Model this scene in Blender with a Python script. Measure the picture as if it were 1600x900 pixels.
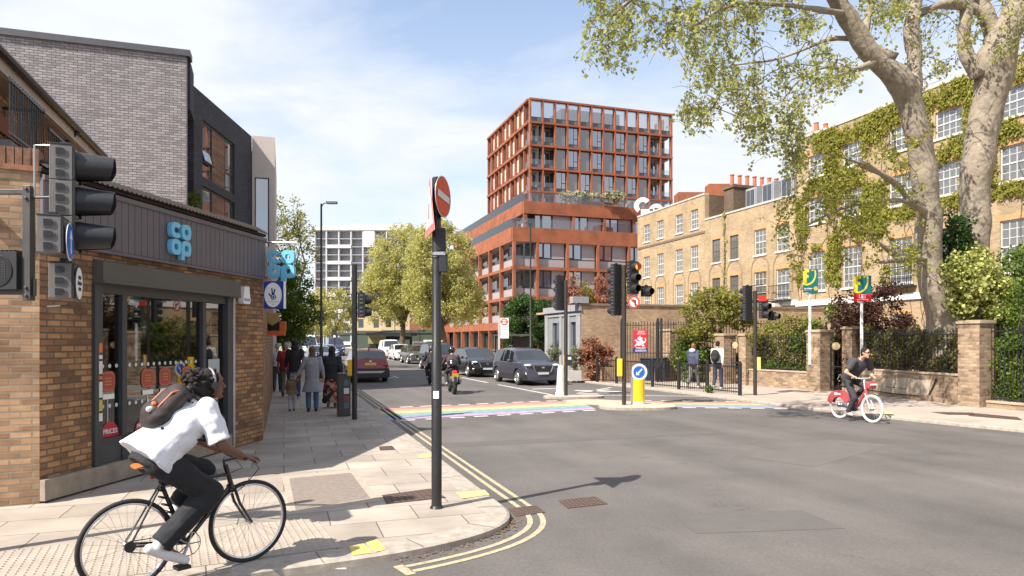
import bpy, bmesh, math, random
import numpy as np
from mathutils import Vector, Matrix, noise as mnoise
from mathutils.geometry import tessellate_polygon
R = math.radians
PI = math.pi
random.seed(7)
rng = np.random.default_rng(7)
for o in list(bpy.data.objects): bpy.data.objects.remove(o)
scene = bpy.context.scene
col = scene.collection
# ---------------------------------------------------------------- camera
FPX, HOR, CAMZ = 1080.0, 530.0, 1.95
cd = bpy.data.cameras.new('camera'); cam = bpy.data.objects.new('camera', cd); col.objects.link(cam)
cam.location = (0, 0, CAMZ); cam.rotation_euler = (R(90), 0, 0)
cd.sensor_width = 36; cd.lens = 36 * FPX / 1600; cd.shift_y = (HOR - 450) / 1600.0
cd.clip_start = 0.05; cd.clip_end = 6000
scene.camera = cam
# ---------------------------------------------------------------- light
SUN_EL = R(48.0); SUN_AZ = math.atan2(-.766, -.643)      # azimuth from +Y towards +X, pointing at the sun
sd = Vector((math.sin(SUN_AZ) * math.cos(SUN_EL), math.cos(SUN_AZ) * math.cos(SUN_EL), math.sin(SUN_EL)))
sl = bpy.data.lights.new('sun', 'SUN'); sl.energy = 4.6; sl.angle = R(0.5); sl.color = (1, .93, .83)
so = bpy.data.objects.new('sun', sl); col.objects.link(so)
so.rotation_euler = sd.to_track_quat('Z', 'Y').to_euler(); so.location = (-20, -20, 40)
world = bpy.data.worlds.new('World'); scene.world = world; world.use_nodes = True
wn = world.node_tree.nodes; wl = world.node_tree.links
for n in list(wn): wn.remove(n)
wo = wn.new('ShaderNodeOutputWorld'); bg = wn.new('ShaderNodeBackground'); bg.inputs[1].default_value = 0.12
sky = wn.new('ShaderNodeTexSky'); sky.sky_type = 'NISHITA'; sky.sun_disc = False
sky.sun_elevation = SUN_EL; sky.sun_rotation = SUN_AZ % (2 * PI); sky.altitude = 50; sky.air_density = 1.0; sky.dust_density = 1.6; sky.ozone_density = 1.2
tc = wn.new('ShaderNodeTexCoord'); sep = wn.new('ShaderNodeSeparateXYZ'); wl.new(tc.outputs['Generated'], sep.inputs[0])
mz = wn.new('ShaderNodeMath'); mz.operation = 'MAXIMUM'; mz.inputs[1].default_value = .0; wl.new(sep.outputs[2], mz.inputs[0])
az_ = wn.new('ShaderNodeMath'); az_.operation = 'ADD'; az_.inputs[1].default_value = .22; wl.new(mz.outputs[0], az_.inputs[0])
dx = wn.new('ShaderNodeMath'); dx.operation = 'DIVIDE'; wl.new(sep.outputs[0], dx.inputs[0]); wl.new(az_.outputs[0], dx.inputs[1])
dy = wn.new('ShaderNodeMath'); dy.operation = 'DIVIDE'; wl.new(sep.outputs[1], dy.inputs[0]); wl.new(az_.outputs[0], dy.inputs[1])
cmb = wn.new('ShaderNodeCombineXYZ'); wl.new(dx.outputs[0], cmb.inputs[0]); wl.new(dy.outputs[0], cmb.inputs[1])
mp = wn.new('ShaderNodeMapping'); mp.inputs['Scale'].default_value = (.75, 1.2, 1); mp.inputs['Rotation'].default_value = (0, 0, R(28)); mp.inputs['Location'].default_value = (2.3, .9, 0)
wl.new(cmb.outputs[0], mp.inputs[0])
nz = wn.new('ShaderNodeTexNoise'); nz.inputs['Scale'].default_value = 1.5; nz.inputs['Detail'].default_value = 9; nz.inputs['Roughness'].default_value = .56; nz.inputs['Distortion'].default_value = .35
wl.new(mp.outputs[0], nz.inputs[0])
cr = wn.new('ShaderNodeValToRGB'); cr.color_ramp.elements[0].position = .37; cr.color_ramp.elements[1].position = .64
cr.color_ramp.elements[0].color = (.10, .10, .10, 1); cr.color_ramp.elements[1].color = (.88, .88, .88, 1); wl.new(nz.outputs[0], cr.inputs[0])
# thin cloud gathers towards the horizon
hz = wn.new('ShaderNodeMapRange'); hz.inputs[1].default_value = .10; hz.inputs[2].default_value = .50; hz.inputs[3].default_value = .55; hz.inputs[4].default_value = 0; wl.new(sep.outputs[2], hz.inputs[0])
ad = wn.new('ShaderNodeMath'); ad.operation = 'ADD'; ad.use_clamp = True; wl.new(cr.outputs[0], ad.inputs[0]); wl.new(hz.outputs[0], ad.inputs[1])
mx = wn.new('ShaderNodeMix'); mx.data_type = 'RGBA'; wl.new(ad.outputs[0], mx.inputs[0]); wl.new(sky.outputs[0], mx.inputs[6]); mx.inputs[7].default_value = (3.7, 3.85, 4.1, 1)
wl.new(mx.outputs[2], bg.inputs[0]); wl.new(bg.outputs[0], wo.inputs[0])
vs = scene.view_settings; vs.view_transform = 'Standard'; vs.look = 'None'; vs.gamma = 1; vs.use_curve_mapping = False
vs.exposure = 1.1
scene.render.engine = 'CYCLES'
scene.cycles.max_bounces = 6; scene.cycles.transparent_max_bounces = 12

# ---------------------------------------------------------------- materials
MAT = {}
def newmat(name):
    m = bpy.data.materials.new(name); m.use_nodes = True
    nt = m.node_tree
    return m, nt, nt.nodes['Principled BSDF']
def noise_col(nt, c, var, scale, vec=None, detail=5):
    nd = nt.nodes; lk = nt.links
    n = nd.new('ShaderNodeTexNoise'); n.inputs['Scale'].default_value = scale; n.inputs['Detail'].default_value = detail; n.inputs['Roughness'].default_value = .6
    if vec is not None: lk.new(vec, n.inputs[0])
    r = nd.new('ShaderNodeValToRGB'); r.color_ramp.elements[0].position = .3; r.color_ramp.elements[1].position = .72
    r.color_ramp.elements[0].color = tuple(max(0, x * (1 - var)) for x in c) + (1,)
    r.color_ramp.elements[1].color = tuple(min(1, x * (1 + var)) for x in c) + (1,)
    lk.new(n.outputs[0], r.inputs[0])
    return r.outputs[0]
def add_bump(nt, b, strength, scale, vec=None, dist=.01):
    nd = nt.nodes; lk = nt.links
    n = nd.new('ShaderNodeTexNoise'); n.inputs['Scale'].default_value = scale; n.inputs['Detail'].default_value = 4
    if vec is not None: lk.new(vec, n.inputs[0])
    bp = nd.new('ShaderNodeBump'); bp.inputs['Strength'].default_value = strength; bp.inputs['Distance'].default_value = dist
    lk.new(n.outputs[0], bp.inputs['Height']); lk.new(bp.outputs[0], b.inputs['Normal'])
def mat(name, c, rough=.6, metal=0, var=.12, scale=3, bump=0, bscale=60, emit=0, coat=0, spec=.5):
    if name in MAT: return MAT[name]
    m, nt, b = newmat(name)
    t = nt.nodes.new('ShaderNodeTexCoord')
    nt.links.new(noise_col(nt, c, var, scale, t.outputs['Object']), b.inputs['Base Color'])
    b.inputs['Roughness'].default_value = rough; b.inputs['Metallic'].default_value = metal; b.inputs['Specular IOR Level'].default_value = spec
    if coat: b.inputs['Coat Weight'].default_value = coat; b.inputs['Coat Roughness'].default_value = .05
    if bump: add_bump(nt, b, bump, bscale, t.outputs['Object'])
    if emit: b.inputs['Emission Color'].default_value = tuple(c) + (1,); b.inputs['Emission Strength'].default_value = emit
    MAT[name] = m; return m
def brick(name, c1, c2, mortar, bw=.225, bh=.075, ms=.010, tint=.25, rough=.85, bump=.5, squash=0, offset=.5, dark=.5, tintscale=.6, warm=None):
    m, nt, b = newmat(name); nd = nt.nodes; lk = nt.links
    t = nd.new('ShaderNodeTexCoord')
    br = nd.new('ShaderNodeTexBrick'); br.offset = offset; br.inputs['Scale'].default_value = 1; br.inputs['Brick Width'].default_value = bw; br.inputs['Row Height'].default_value = bh
    br.inputs['Mortar Size'].default_value = ms; br.inputs['Mortar Smooth'].default_value = .3; br.inputs['Bias'].default_value = 0
    br.inputs['Color1'].default_value = tuple(c1) + (1,); br.inputs['Color2'].default_value = tuple(c2) + (1,); br.inputs['Mortar'].default_value = tuple(mortar) + (1,)
    lk.new(t.outputs['UV'], br.inputs[0])
    n = nd.new('ShaderNodeTexNoise'); n.inputs['Scale'].default_value = tintscale; n.inputs['Detail'].default_value = 8; n.inputs['Roughness'].default_value = .65; lk.new(t.outputs['UV'], n.inputs[0])
    r = nd.new('ShaderNodeMapRange'); r.inputs[1].default_value = .3; r.inputs[2].default_value = .7; r.inputs[3].default_value = 1 - tint; r.inputs[4].default_value = 1 + tint; lk.new(n.outputs[0], r.inputs[0])
    # brick to brick change at brick scale
    n2 = nd.new('ShaderNodeTexNoise'); n2.inputs['Scale'].default_value = 1; n2.inputs['Detail'].default_value = 1
    mp2 = nd.new('ShaderNodeMapping'); mp2.inputs['Scale'].default_value = (1 / bw * .9, 1 / bh * .9, 1); lk.new(t.outputs['UV'], mp2.inputs[0]); lk.new(mp2.outputs[0], n2.inputs[0])
    r2 = nd.new('ShaderNodeMapRange'); r2.inputs[1].default_value = .3; r2.inputs[2].default_value = .7; r2.inputs[3].default_value = 1 - dark * .5; r2.inputs[4].default_value = 1 + dark * .5; lk.new(n2.outputs[0], r2.inputs[0])
    mu = nd.new('ShaderNodeMath'); mu.operation = 'MULTIPLY'; lk.new(r.outputs[0], mu.inputs[0]); lk.new(r2.outputs[0], mu.inputs[1])
    vm = nd.new('ShaderNodeVectorMath'); vm.operation = 'SCALE'; lk.new(br.outputs['Color'], vm.inputs[0]); lk.new(mu.outputs[0], vm.inputs['Scale'])
    lk.new(vm.outputs[0], b.inputs['Base Color'])
    b.inputs['Roughness'].default_value = rough
    bp = nd.new('ShaderNodeBump'); bp.inputs['Strength'].default_value = bump; bp.inputs['Distance'].default_value = .006; bp.invert = True
    lk.new(br.outputs['Fac'], bp.inputs['Height']); lk.new(bp.outputs[0], b.inputs['Normal'])
    MAT[name] = m; return m
def leafmat(name, cols, trans=.35):
    m, nt, b = newmat(name); nd = nt.nodes; lk = nt.links
    g = nd.new('ShaderNodeNewGeometry'); r = nd.new('ShaderNodeValToRGB'); r.color_ramp.interpolation = 'LINEAR'
    els = r.color_ramp.elements
    while len(els) < len(cols): els.new(.5)
    for i, c in enumerate(cols):
        els[i].position = i / (len(cols) - 1); els[i].color = tuple(c) + (1,)
    lk.new(g.outputs['Random Per Island'], r.inputs[0]); lk.new(r.outputs[0], b.inputs['Base Color'])
    b.inputs['Roughness'].default_value = .55; b.inputs['Specular IOR Level'].default_value = .3
    tr = nd.new('ShaderNodeBsdfTranslucent'); lk.new(r.outputs[0], tr.inputs[0])
    mxs = nd.new('ShaderNodeMixShader'); mxs.inputs[0].default_value = trans
    lk.new(b.outputs[0], mxs.inputs[1]); lk.new(tr.outputs[0], mxs.inputs[2]); lk.new(mxs.outputs[0], nd['Material Output'].inputs[0])
    MAT[name] = m; return m
def glassmat(name, tint=(.5, .55, .6), refl=.08, body=None, bodyc=(.03, .04, .05)):
    """pane: mirror reflection by fresnel over either a see-through tint or an opaque dark body"""
    m, nt, b = newmat(name); nd = nt.nodes; lk = nt.links
    nd.remove(b)
    gl = nd.new('ShaderNodeBsdfGlossy'); gl.inputs['Roughness'].default_value = .02; gl.inputs[0].default_value = (.95, .97, 1, 1)
    if body: ba = nd.new('ShaderNodeBsdfDiffuse'); ba.inputs[0].default_value = tuple(bodyc) + (1,)
    else: ba = nd.new('ShaderNodeBsdfTransparent'); ba.inputs[0].default_value = tuple(tint) + (1,)
    fr = nd.new('ShaderNodeFresnel'); fr.inputs[0].default_value = 1.5
    ad = nd.new('ShaderNodeMath'); ad.operation = 'ADD'; ad.inputs[1].default_value = refl; ad.use_clamp = True; lk.new(fr.outputs[0], ad.inputs[0])
    ms = nd.new('ShaderNodeMixShader'); lk.new(ad.outputs[0], ms.inputs[0]); lk.new(ba.outputs[0], ms.inputs[1]); lk.new(gl.outputs[0], ms.inputs[2])
    lk.new(ms.outputs[0], nd['Material Output'].inputs[0])
    MAT[name] = m; return m

black = mat('black_paint', (.018, .018, .02), .38, var=.3, scale=12)
blackm = mat('black_plastic', (.02, .021, .024), .45, var=.25, scale=20)
charcoal = mat('charcoal_plastic', (.05, .048, .047), .5, var=.25, scale=8)
white = mat('white_paint', (.75, .75, .73), .5, var=.05)
offwhite = mat('off_white_paint', (.6, .59, .56), .6, var=.12)
redp = mat('red_sign', (.62, .035, .02), .4, var=.05)
bluep = mat('blue_sign', (.02, .12, .5), .4, var=.05)
yellow = mat('yellow_plastic', (.80, .52, .02), .4, var=.06)
steel = mat('galvanised_steel', (.42, .43, .44), .4, .8, var=.15)
rubber = mat('tyre_rubber', (.02, .02, .02), .8, var=.2)
chrome = mat('chrome', (.7, .7, .72), .15, 1, var=.02)
darkglass = glassmat('dark_window_glass', refl=.10, body=True, bodyc=(.02, .025, .03))
bluglass = glassmat('sky_reflecting_glass', refl=.30, body=True, bodyc=(.045, .075, .13))
carglass = glassmat('car_glass', refl=.08, body=True, bodyc=(.012, .014, .016))
clearglass = glassmat('shop_glass', tint=(.6, .62, .6), refl=.10)
railglass = glassmat('balustrade_glass', tint=(.86, .88, .9), refl=.03)
skin_d = mat('dark_skin', (.16, .065, .038), .5, var=.12, scale=20)
skin_l = mat('light_skin', (.52, .29, .20), .55, var=.08, scale=20)
stone = mat('pale_stone', (.46, .42, .36), .8, var=.18, scale=4, bump=.3)
corten = mat('rust_cladding', (.25, .078, .034), .75, var=.3, scale=.8)
concrete = mat('pale_concrete', (.42, .40, .37), .85, var=.15, scale=2, bump=.2)
bark = mat('bark', (.10, .075, .05), .9, var=.35, scale=5, bump=.6, bscale=25)

# ---------------------------------------------------------------- mesh building
class MB:
    def __init__(s): s.v = []; s.f = []; s.m = []; s.mi = 0
    def add(s, vs, fs, mi=None, M=None):
        b = len(s.v)
        if M is not None: vs = [tuple(M @ Vector(p)) for p in vs]
        s.v.extend([tuple(p) for p in vs]); s.f.extend([tuple(i + b for i in f) for f in fs]); s.m.extend([s.mi if mi is None else mi] * len(fs))
        return s
    def quad(s, a, b, c, d, mi=None): return s.add([a, b, c, d], [(0, 1, 2, 3)], mi)
    def bx(s, x0, x1, y0, y1, z0, z1, mi=None, M=None):
        v = [(x0, y0, z0), (x1, y0, z0), (x1, y1, z0), (x0, y1, z0), (x0, y0, z1), (x1, y0, z1), (x1, y1, z1), (x0, y1, z1)]
        return s.add(v, [(0, 3, 2, 1), (4, 5, 6, 7), (0, 1, 5, 4), (1, 2, 6, 5), (2, 3, 7, 6), (3, 0, 4, 7)], mi, M)
    def box(s, c, d, mi=None, M=None): return s.bx(c[0] - d[0] / 2, c[0] + d[0] / 2, c[1] - d[1] / 2, c[1] + d[1] / 2, c[2] - d[2] / 2, c[2] + d[2] / 2, mi, M)
    def prism(s, poly, z0, z1, mi=None, top=None, M=None):
        n = len(poly); v = [(p[0], p[1], z0) for p in poly] + [(p[0], p[1], z1) for p in poly]
        fs = [(i, (i + 1) % n, n + (i + 1) % n, n + i) for i in range(n)]
        tri = tessellate_polygon([[Vector((p[0], p[1], 0)) for p in poly]])
        s.add(v, fs, mi, M)
        t = []
        for a, b_, c in tri:
            A, B, C_ = [Vector((poly[k][0], poly[k][1], 0)) for k in (a, b_, c)]
            if (B - A).cross(C_ - A).z < 0: a, c = c, a
            t.append((a, b_, c))
        s.add([(p[0], p[1], z1) for p in poly], t, mi if top is None else top, M)
        s.add([(p[0], p[1], z0) for p in poly], [(c, b_, a) for a, b_, c in t], mi, M)
        return s
    def plate(s, poly, y0, y1, mi=None, M=None):   # poly in local XZ, thick in y
        mm = Matrix(((1, 0, 0, 0), (0, 0, 1, 0), (0, 1, 0, 0), (0, 0, 0, 1)))
        if M is not None: mm = M @ mm
        return s.prism(poly, y0, y1, mi, None, mm)
    def tube(s, pts, r, n=8, caps=True, mi=None, M=None, flat=1):
        pts = [Vector(p) for p in pts]
        if not hasattr(r, '__len__'): r = [r] * len(pts)
        vs = []; up = None
        for i, p in enumerate(pts):
            t = (pts[min(i + 1, len(pts) - 1)] - pts[max(i - 1, 0)])
            t = t.normalized() if t.length > 1e-9 else Vector((0, 0, 1))
            if up is None:
                a = Vector((0, 0, 1)) if abs(t.z) < .9 else Vector((1, 0, 0))
                up = (a - t * a.dot(t)).normalized()
            else:
                up = up - t * up.dot(t)
                up = up.normalized() if up.length > 1e-6 else t.orthogonal().normalized()
            w = t.cross(up)
            for k in range(n):
                an = 2 * PI * k / n
                vs.append(p + (up * math.cos(an) + w * math.sin(an) * flat) * r[i])
        fs = []
        for i in range(len(pts) - 1):
            for k in range(n):
                fs.append((i * n + k, i * n + (k + 1) % n, (i + 1) * n + (k + 1) % n, (i + 1) * n + k))
        if caps: fs.append(tuple(range(n))[::-1]); fs.append(tuple((len(pts) - 1) * n + k for k in range(n)))
        return s.add(vs, fs, mi, M)
    def ell(s, c, r, n=12, m=8, mi=None, M=None, Rm=None):
        vs = []; fs = []
        for j in range(m + 1):
            th = PI * j / m
            for i in range(n):
                p = Vector((math.sin(th) * math.cos(2 * PI * i / n) * r[0], math.sin(th) * math.sin(2 * PI * i / n) * r[1], math.cos(th) * r[2]))
                if Rm is not None: p = Rm @ p
                vs.append(p + Vector(c))
        for j in range(m):
            for i in range(n):
                a = j * n + i; b = j * n + (i + 1) % n
                if j == 0: fs.append((a, a + n, b + n))
                elif j == m - 1: fs.append((a, a + n, b))
                else: fs.append((a, a + n, b + n, b))
        return s.add(vs, fs, mi, M)
    def lathe(s, prof, n=16, mi=None, M=None):   # profile (r,z) about local z
        vs = [(r * math.cos(2 * PI * k / n), r * math.sin(2 * PI * k / n), z) for r, z in prof for k in range(n)]
        fs = [(j * n + k, j * n + (k + 1) % n, (j + 1) * n + (k + 1) % n, (j + 1) * n + k) for j in range(len(prof) - 1) for k in range(n)]
        fs.append(tuple(range(n))[::-1]); fs.append(tuple((len(prof) - 1) * n + k for k in range(n)))
        return s.add(vs, fs, mi, M)
    def ring(s, R0, r, n=32, m=8, mi=None, M=None, a0=0, a1=2 * PI, ez=1):  # torus in local xz plane
        full = abs(a1 - a0 - 2 * PI) < 1e-6; k_ = n if full else n + 1
        vs = []; fs = []
        for i in range(k_):
            a = a0 + (a1 - a0) * i / n
            for j in range(m):
                b = 2 * PI * j / m
                rr = R0 + r * math.cos(b)
                vs.append((rr * math.cos(a), r * ez * math.sin(b), rr * math.sin(a)))
        for i in range(n):
            i2 = (i + 1) % k_
            for j in range(m): fs.append((i * m + j, i * m + (j + 1) % m, i2 * m + (j + 1) % m, i2 * m + j))
        return s.add(vs, fs, mi, M)
    def build(s, name, mats, parent=None, smooth=False, loc=None, org=None, bev=0):
        if not isinstance(mats, (list, tuple)): mats = [mats]
        me = bpy.data.meshes.new(name)
        V = s.v
        if org is not None: V = [(x - org[0], y - org[1], z - org[2]) for x, y, z in V]
        me.from_pydata(V, [], s.f)
        for m in mats: me.materials.append(m)
        if len(mats) > 1: me.polygons.foreach_set('material_index', s.m)
        boxuv(me)
        if smooth: me.polygons.foreach_set('use_smooth', [True] * len(me.polygons))
        me.update()
        o = bpy.data.objects.new(name, me); col.objects.link(o)
        if org is not None: o.location = org
        if loc is not None: o.location = loc
        if parent is not None:
            o.parent = parent
        if smooth and smooth != 'all':
            bm = bmesh.new(); bm.from_mesh(me)
            for e in bm.edges:
                if len(e.link_faces) == 2 and e.calc_face_angle(0) > R(42): e.smooth = False
            bm.to_mesh(me); bm.free()
        if bev:
            b = o.modifiers.new('bevel', 'BEVEL'); b.width = bev; b.segments = 2; b.limit_method = 'ANGLE'
        return o
def boxuv(me):
    n = len(me.polygons)
    if n == 0: return
    uvl = me.uv_layers.new(name='UVMap')
    nl = len(me.loops)
    lv = np.empty(nl, np.int32); me.loops.foreach_get('vertex_index', lv)
    co = np.empty(len(me.vertices) * 3); me.vertices.foreach_get('co', co); co = co.reshape(-1, 3)
    no = np.empty(n * 3); me.polygons.foreach_get('normal', no); no = no.reshape(-1, 3)
    tot = np.empty(n, np.int32); me.polygons.foreach_get('loop_total', tot)
    fn = np.repeat(no, tot, axis=0); p = co[lv]
    L = np.hypot(fn[:, 0], fn[:, 1]); hor = np.abs(fn[:, 2]) > .75
    tx = np.where(L > 1e-6, -fn[:, 1] / np.maximum(L, 1e-6), 1); ty = np.where(L > 1e-6, fn[:, 0] / np.maximum(L, 1e-6), 0)
    u = np.where(hor, p[:, 0], p[:, 0] * tx + p[:, 1] * ty); v = np.where(hor, p[:, 1], p[:, 2])
    uvl.data.foreach_set('uv', np.stack([u, v], 1).ravel())
def put(o, label=None, cat=None, group=None, kind=None):
    if label: o['label'] = label
    if cat: o['category'] = cat
    if group: o['group'] = group
    if kind: o['kind'] = kind
    return o
def thing(name, label, cat, loc=(0, 0, 0), rz=0, group=None):
    o = bpy.data.objects.new(name, None); col.objects.link(o); o.empty_display_size = .2
    o.location = loc; o.rotation_euler = (0, 0, rz)
    return put(o, label, cat, group)
def kids(o): return [c for c in bpy.data.objects if c.parent == o]
def copytree(o, parent=None, loc=None, rz=None, label=None, group=None):
    c = o.copy(); col.objects.link(c)
    if parent is not None: c.parent = parent
    if loc is not None: c.location = loc
    if rz is not None: c.rotation_euler = (0, 0, rz)
    if label: c['label'] = label
    if group: c['group'] = group
    for k in kids(o): copytree(k, c)
    return c
def text(name, s, size, m, parent, loc, rot=(R(90), 0, 0), ext=.002, bold=.0, align='CENTER', sx=1):
    cu = bpy.data.curves.new('t', 'FONT'); cu.body = s; cu.size = size; cu.extrude = ext; cu.offset = bold; cu.align_x = align; cu.align_y = 'CENTER'
    t = bpy.data.objects.new('t', cu); col.objects.link(t)
    me = bpy.data.meshes.new_from_object(t.evaluated_get(bpy.context.evaluated_depsgraph_get()))
    bpy.data.objects.remove(t)
    me.name = name; me.materials.clear(); me.materials.append(m)
    o = bpy.data.objects.new(name, me); col.objects.link(o); o.location = loc; o.rotation_euler = rot; o.scale = (sx, 1, 1)
    if parent is not None: o.parent = parent
    return o
def flesh(name, mb, m, parent, voxel=.012, smooth=2, wrinkle=0, wscale=9):
    """one continuous surface grown over overlapping volumes"""
    me = bpy.data.meshes.new('tmp'); me.from_pydata(mb.v, [], mb.f)
    t = bpy.data.objects.new('tmp', me); col.objects.link(t)
    r = t.modifiers.new('r', 'REMESH'); r.mode = 'VOXEL'; r.voxel_size = voxel
    if smooth: s = t.modifiers.new('s', 'SMOOTH'); s.factor = .5; s.iterations = smooth
    dg = bpy.context.evaluated_depsgraph_get()
    out = bpy.data.meshes.new_from_object(t.evaluated_get(dg)); bpy.data.objects.remove(t); bpy.data.meshes.remove(me)
    out.name = name; out.materials.clear(); out.materials.append(m)
    if wrinkle:
        vs_ = [(v.co.copy(), v.normal.copy()) for v in out.vertices]
        for v, (c, n) in zip(out.vertices, vs_):
            q = Vector((c.x * wscale * .7, c.y * wscale * .7, c.z * wscale))
            v.co = c + n * wrinkle * (mnoise.noise(q) + .5 * mnoise.noise(q * 2.3))
    out.polygons.foreach_set('use_smooth', [True] * len(out.polygons))
    o = bpy.data.objects.new(name, out); col.objects.link(o)
    if parent is not None: o.parent = parent
    return o
def cap(mb, a, b, ra, rb, n=12):
    a = Vector(a); b = Vector(b)
    mb.tube([a, b], [ra, rb], n); mb.ell(a, (ra,) * 3, n, 8); mb.ell(b, (rb,) * 3, n, 8)
def loft(mb, secs, n=20, caps=True, mi=None):
    """secs: (centre, axisA, axisB) with axes carrying their radii"""
    vs = []; fs = []
    for c, a, b in secs:
        c = Vector(c); a = Vector(a); b = Vector(b)
        for k in range(n):
            t = 2 * PI * k / n; vs.append(c + a * math.cos(t) + b * math.sin(t))
    for j in range(len(secs) - 1):
        for k in range(n): fs.append((j * n + k, j * n + (k + 1) % n, (j + 1) * n + (k + 1) % n, (j + 1) * n + k))
    if caps: fs.append(tuple(range(n))[::-1]); fs.append(tuple((len(secs) - 1) * n + k for k in range(n)))
    mb.add(vs, fs, mi)
# measuring helpers: photo pixel -> place
def gnd(u, v, z=0.0):
    Y = (CAMZ - z) * FPX / (v - HOR); return Vector(((u - 800) / FPX * Y, Y, z))
def at(u, v, Y): return Vector(((u - 800) / FPX * Y, Y, CAMZ + (HOR - v) / FPX * Y))
S = Vector((-.3134, .9496, 0))      # the street runs this way (away from us)
Q = Vector((.9496, .3134, 0))       # across the street, to the right
PV = .07                            # pavement height
# ================================================================ ground, road, pavements
def struct(o): o['kind'] = 'structure'; return o
m, nt, b = newmat('asphalt'); nd = nt.nodes; lk = nt.links
t = nd.new('ShaderNodeTexCoord')
c1 = noise_col(nt, (.106, .095, .088), .24, .5, t.outputs['Object'], 9)
vo = nd.new('ShaderNodeTexNoise'); vo.inputs['Scale'].default_value = 28; vo.inputs['Detail'].default_value = 6; vo.inputs['Roughness'].default_value = .8; lk.new(t.outputs['Object'], vo.inputs[0])
mr = nd.new('ShaderNodeMapRange'); mr.inputs[1].default_value = .25; mr.inputs[2].default_value = .75; mr.inputs[3].default_value = .62; mr.inputs[4].default_value = 1.38; lk.new(vo.outputs[0], mr.inputs[0])
# long streaks left by tyres along the street
mp_ = nd.new('ShaderNodeMapping'); mp_.vector_type = 'TEXTURE'; mp_.inputs['Rotation'].default_value = (0, 0, R(18.3)); mp_.inputs['Scale'].default_value = (1.0, 14, 1); lk.new(t.outputs['Object'], mp_.inputs[0])
st = nd.new('ShaderNodeTexNoise'); st.inputs['Scale'].default_value = .9; st.inputs['Detail'].default_value = 4; lk.new(mp_.outputs[0], st.inputs[0])
mr2 = nd.new('ShaderNodeMapRange'); mr2.inputs[1].default_value = .3; mr2.inputs[2].default_value = .7; mr2.inputs[3].default_value = .82; mr2.inputs[4].default_value = 1.18; lk.new(st.outputs[0], mr2.inputs[0])
# fine cracks
cv = nd.new('ShaderNodeTexVoronoi'); cv.feature = 'DISTANCE_TO_EDGE'; cv.inputs['Scale'].default_value = .23
dn = nd.new('ShaderNodeTexNoise'); dn.inputs['Scale'].default_value = 1.7; dn.inputs['Detail'].default_value = 5; lk.new(t.outputs['Object'], dn.inputs[0])
vm_ = nd.new('ShaderNodeVectorMath'); vm_.operation = 'ADD'; sc_ = nd.new('ShaderNodeVectorMath'); sc_.operation = 'SCALE'; sc_.inputs['Scale'].default_value = 1.6
lk.new(dn.outputs['Color'], sc_.inputs[0]); lk.new(t.outputs['Object'], vm_.inputs[0]); lk.new(sc_.outputs[0], vm_.inputs[1]); lk.new(vm_.outputs[0], cv.inputs[0])
crk = nd.new('ShaderNodeMapRange'); crk.inputs[1].default_value = 0; crk.inputs[2].default_value = .004; crk.inputs[3].default_value = .72; crk.inputs[4].default_value = 1; lk.new(cv.outputs[0], crk.inputs[0])
mu = nd.new('ShaderNodeMath'); mu.operation = 'MULTIPLY'; lk.new(mr.outputs[0], mu.inputs[0]); lk.new(mr2.outputs[0], mu.inputs[1])
mu2 = nd.new('ShaderNodeMath'); mu2.operation = 'MULTIPLY'; lk.new(mu.outputs[0], mu2.inputs[0]); lk.new(crk.outputs[0], mu2.inputs[1])
vm = nd.new('ShaderNodeVectorMath'); vm.operation = 'SCALE'; lk.new(c1, vm.inputs[0]); lk.new(mu2.outputs[0], vm.inputs['Scale']); lk.new(vm.outputs[0], b.inputs['Base Color'])
b.inputs['Roughness'].default_value = .78; add_bump(nt, b, .5, 110, t.outputs['Object'], .004)
asphalt = m
paving = brick('paving_slabs', (.275, .235, .195), (.365, .315, .265), (.09, .075, .062), bw=.9, bh=.6, ms=.007, tint=.22, bump=.25, dark=.2, tintscale=1.1)
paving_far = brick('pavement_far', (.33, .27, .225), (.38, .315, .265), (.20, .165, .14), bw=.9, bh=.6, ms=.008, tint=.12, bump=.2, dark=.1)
kerbm = mat('granite_kerb', (.33, .285, .24), .8, var=.25, scale=9, bump=.3, bscale=120)
linem = mat('cream_road_line', (.38, .315, .205), .8, var=.35, scale=14)
whitel = mat('white_road_line', (.55, .53, .50), .7, var=.3, scale=9)
earth = mat('garden_soil', (.10, .075, .05), .95, var=.3, scale=2, bump=.5)

g = MB(); g.quad((-900, -300, -.02), (900, -300, -.02), (900, 2500, -.02), (-900, 2500, -.02))
struct(g.build('ground', mat('far_ground', (.14, .13, .11), .9, var=.2, scale=.05)))
g = MB(); g.quad((-60, -30, 0), (60, -30, 0), (60, 260, 0), (-120, 260, 0)); struct(g.build('road', asphalt))

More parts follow.
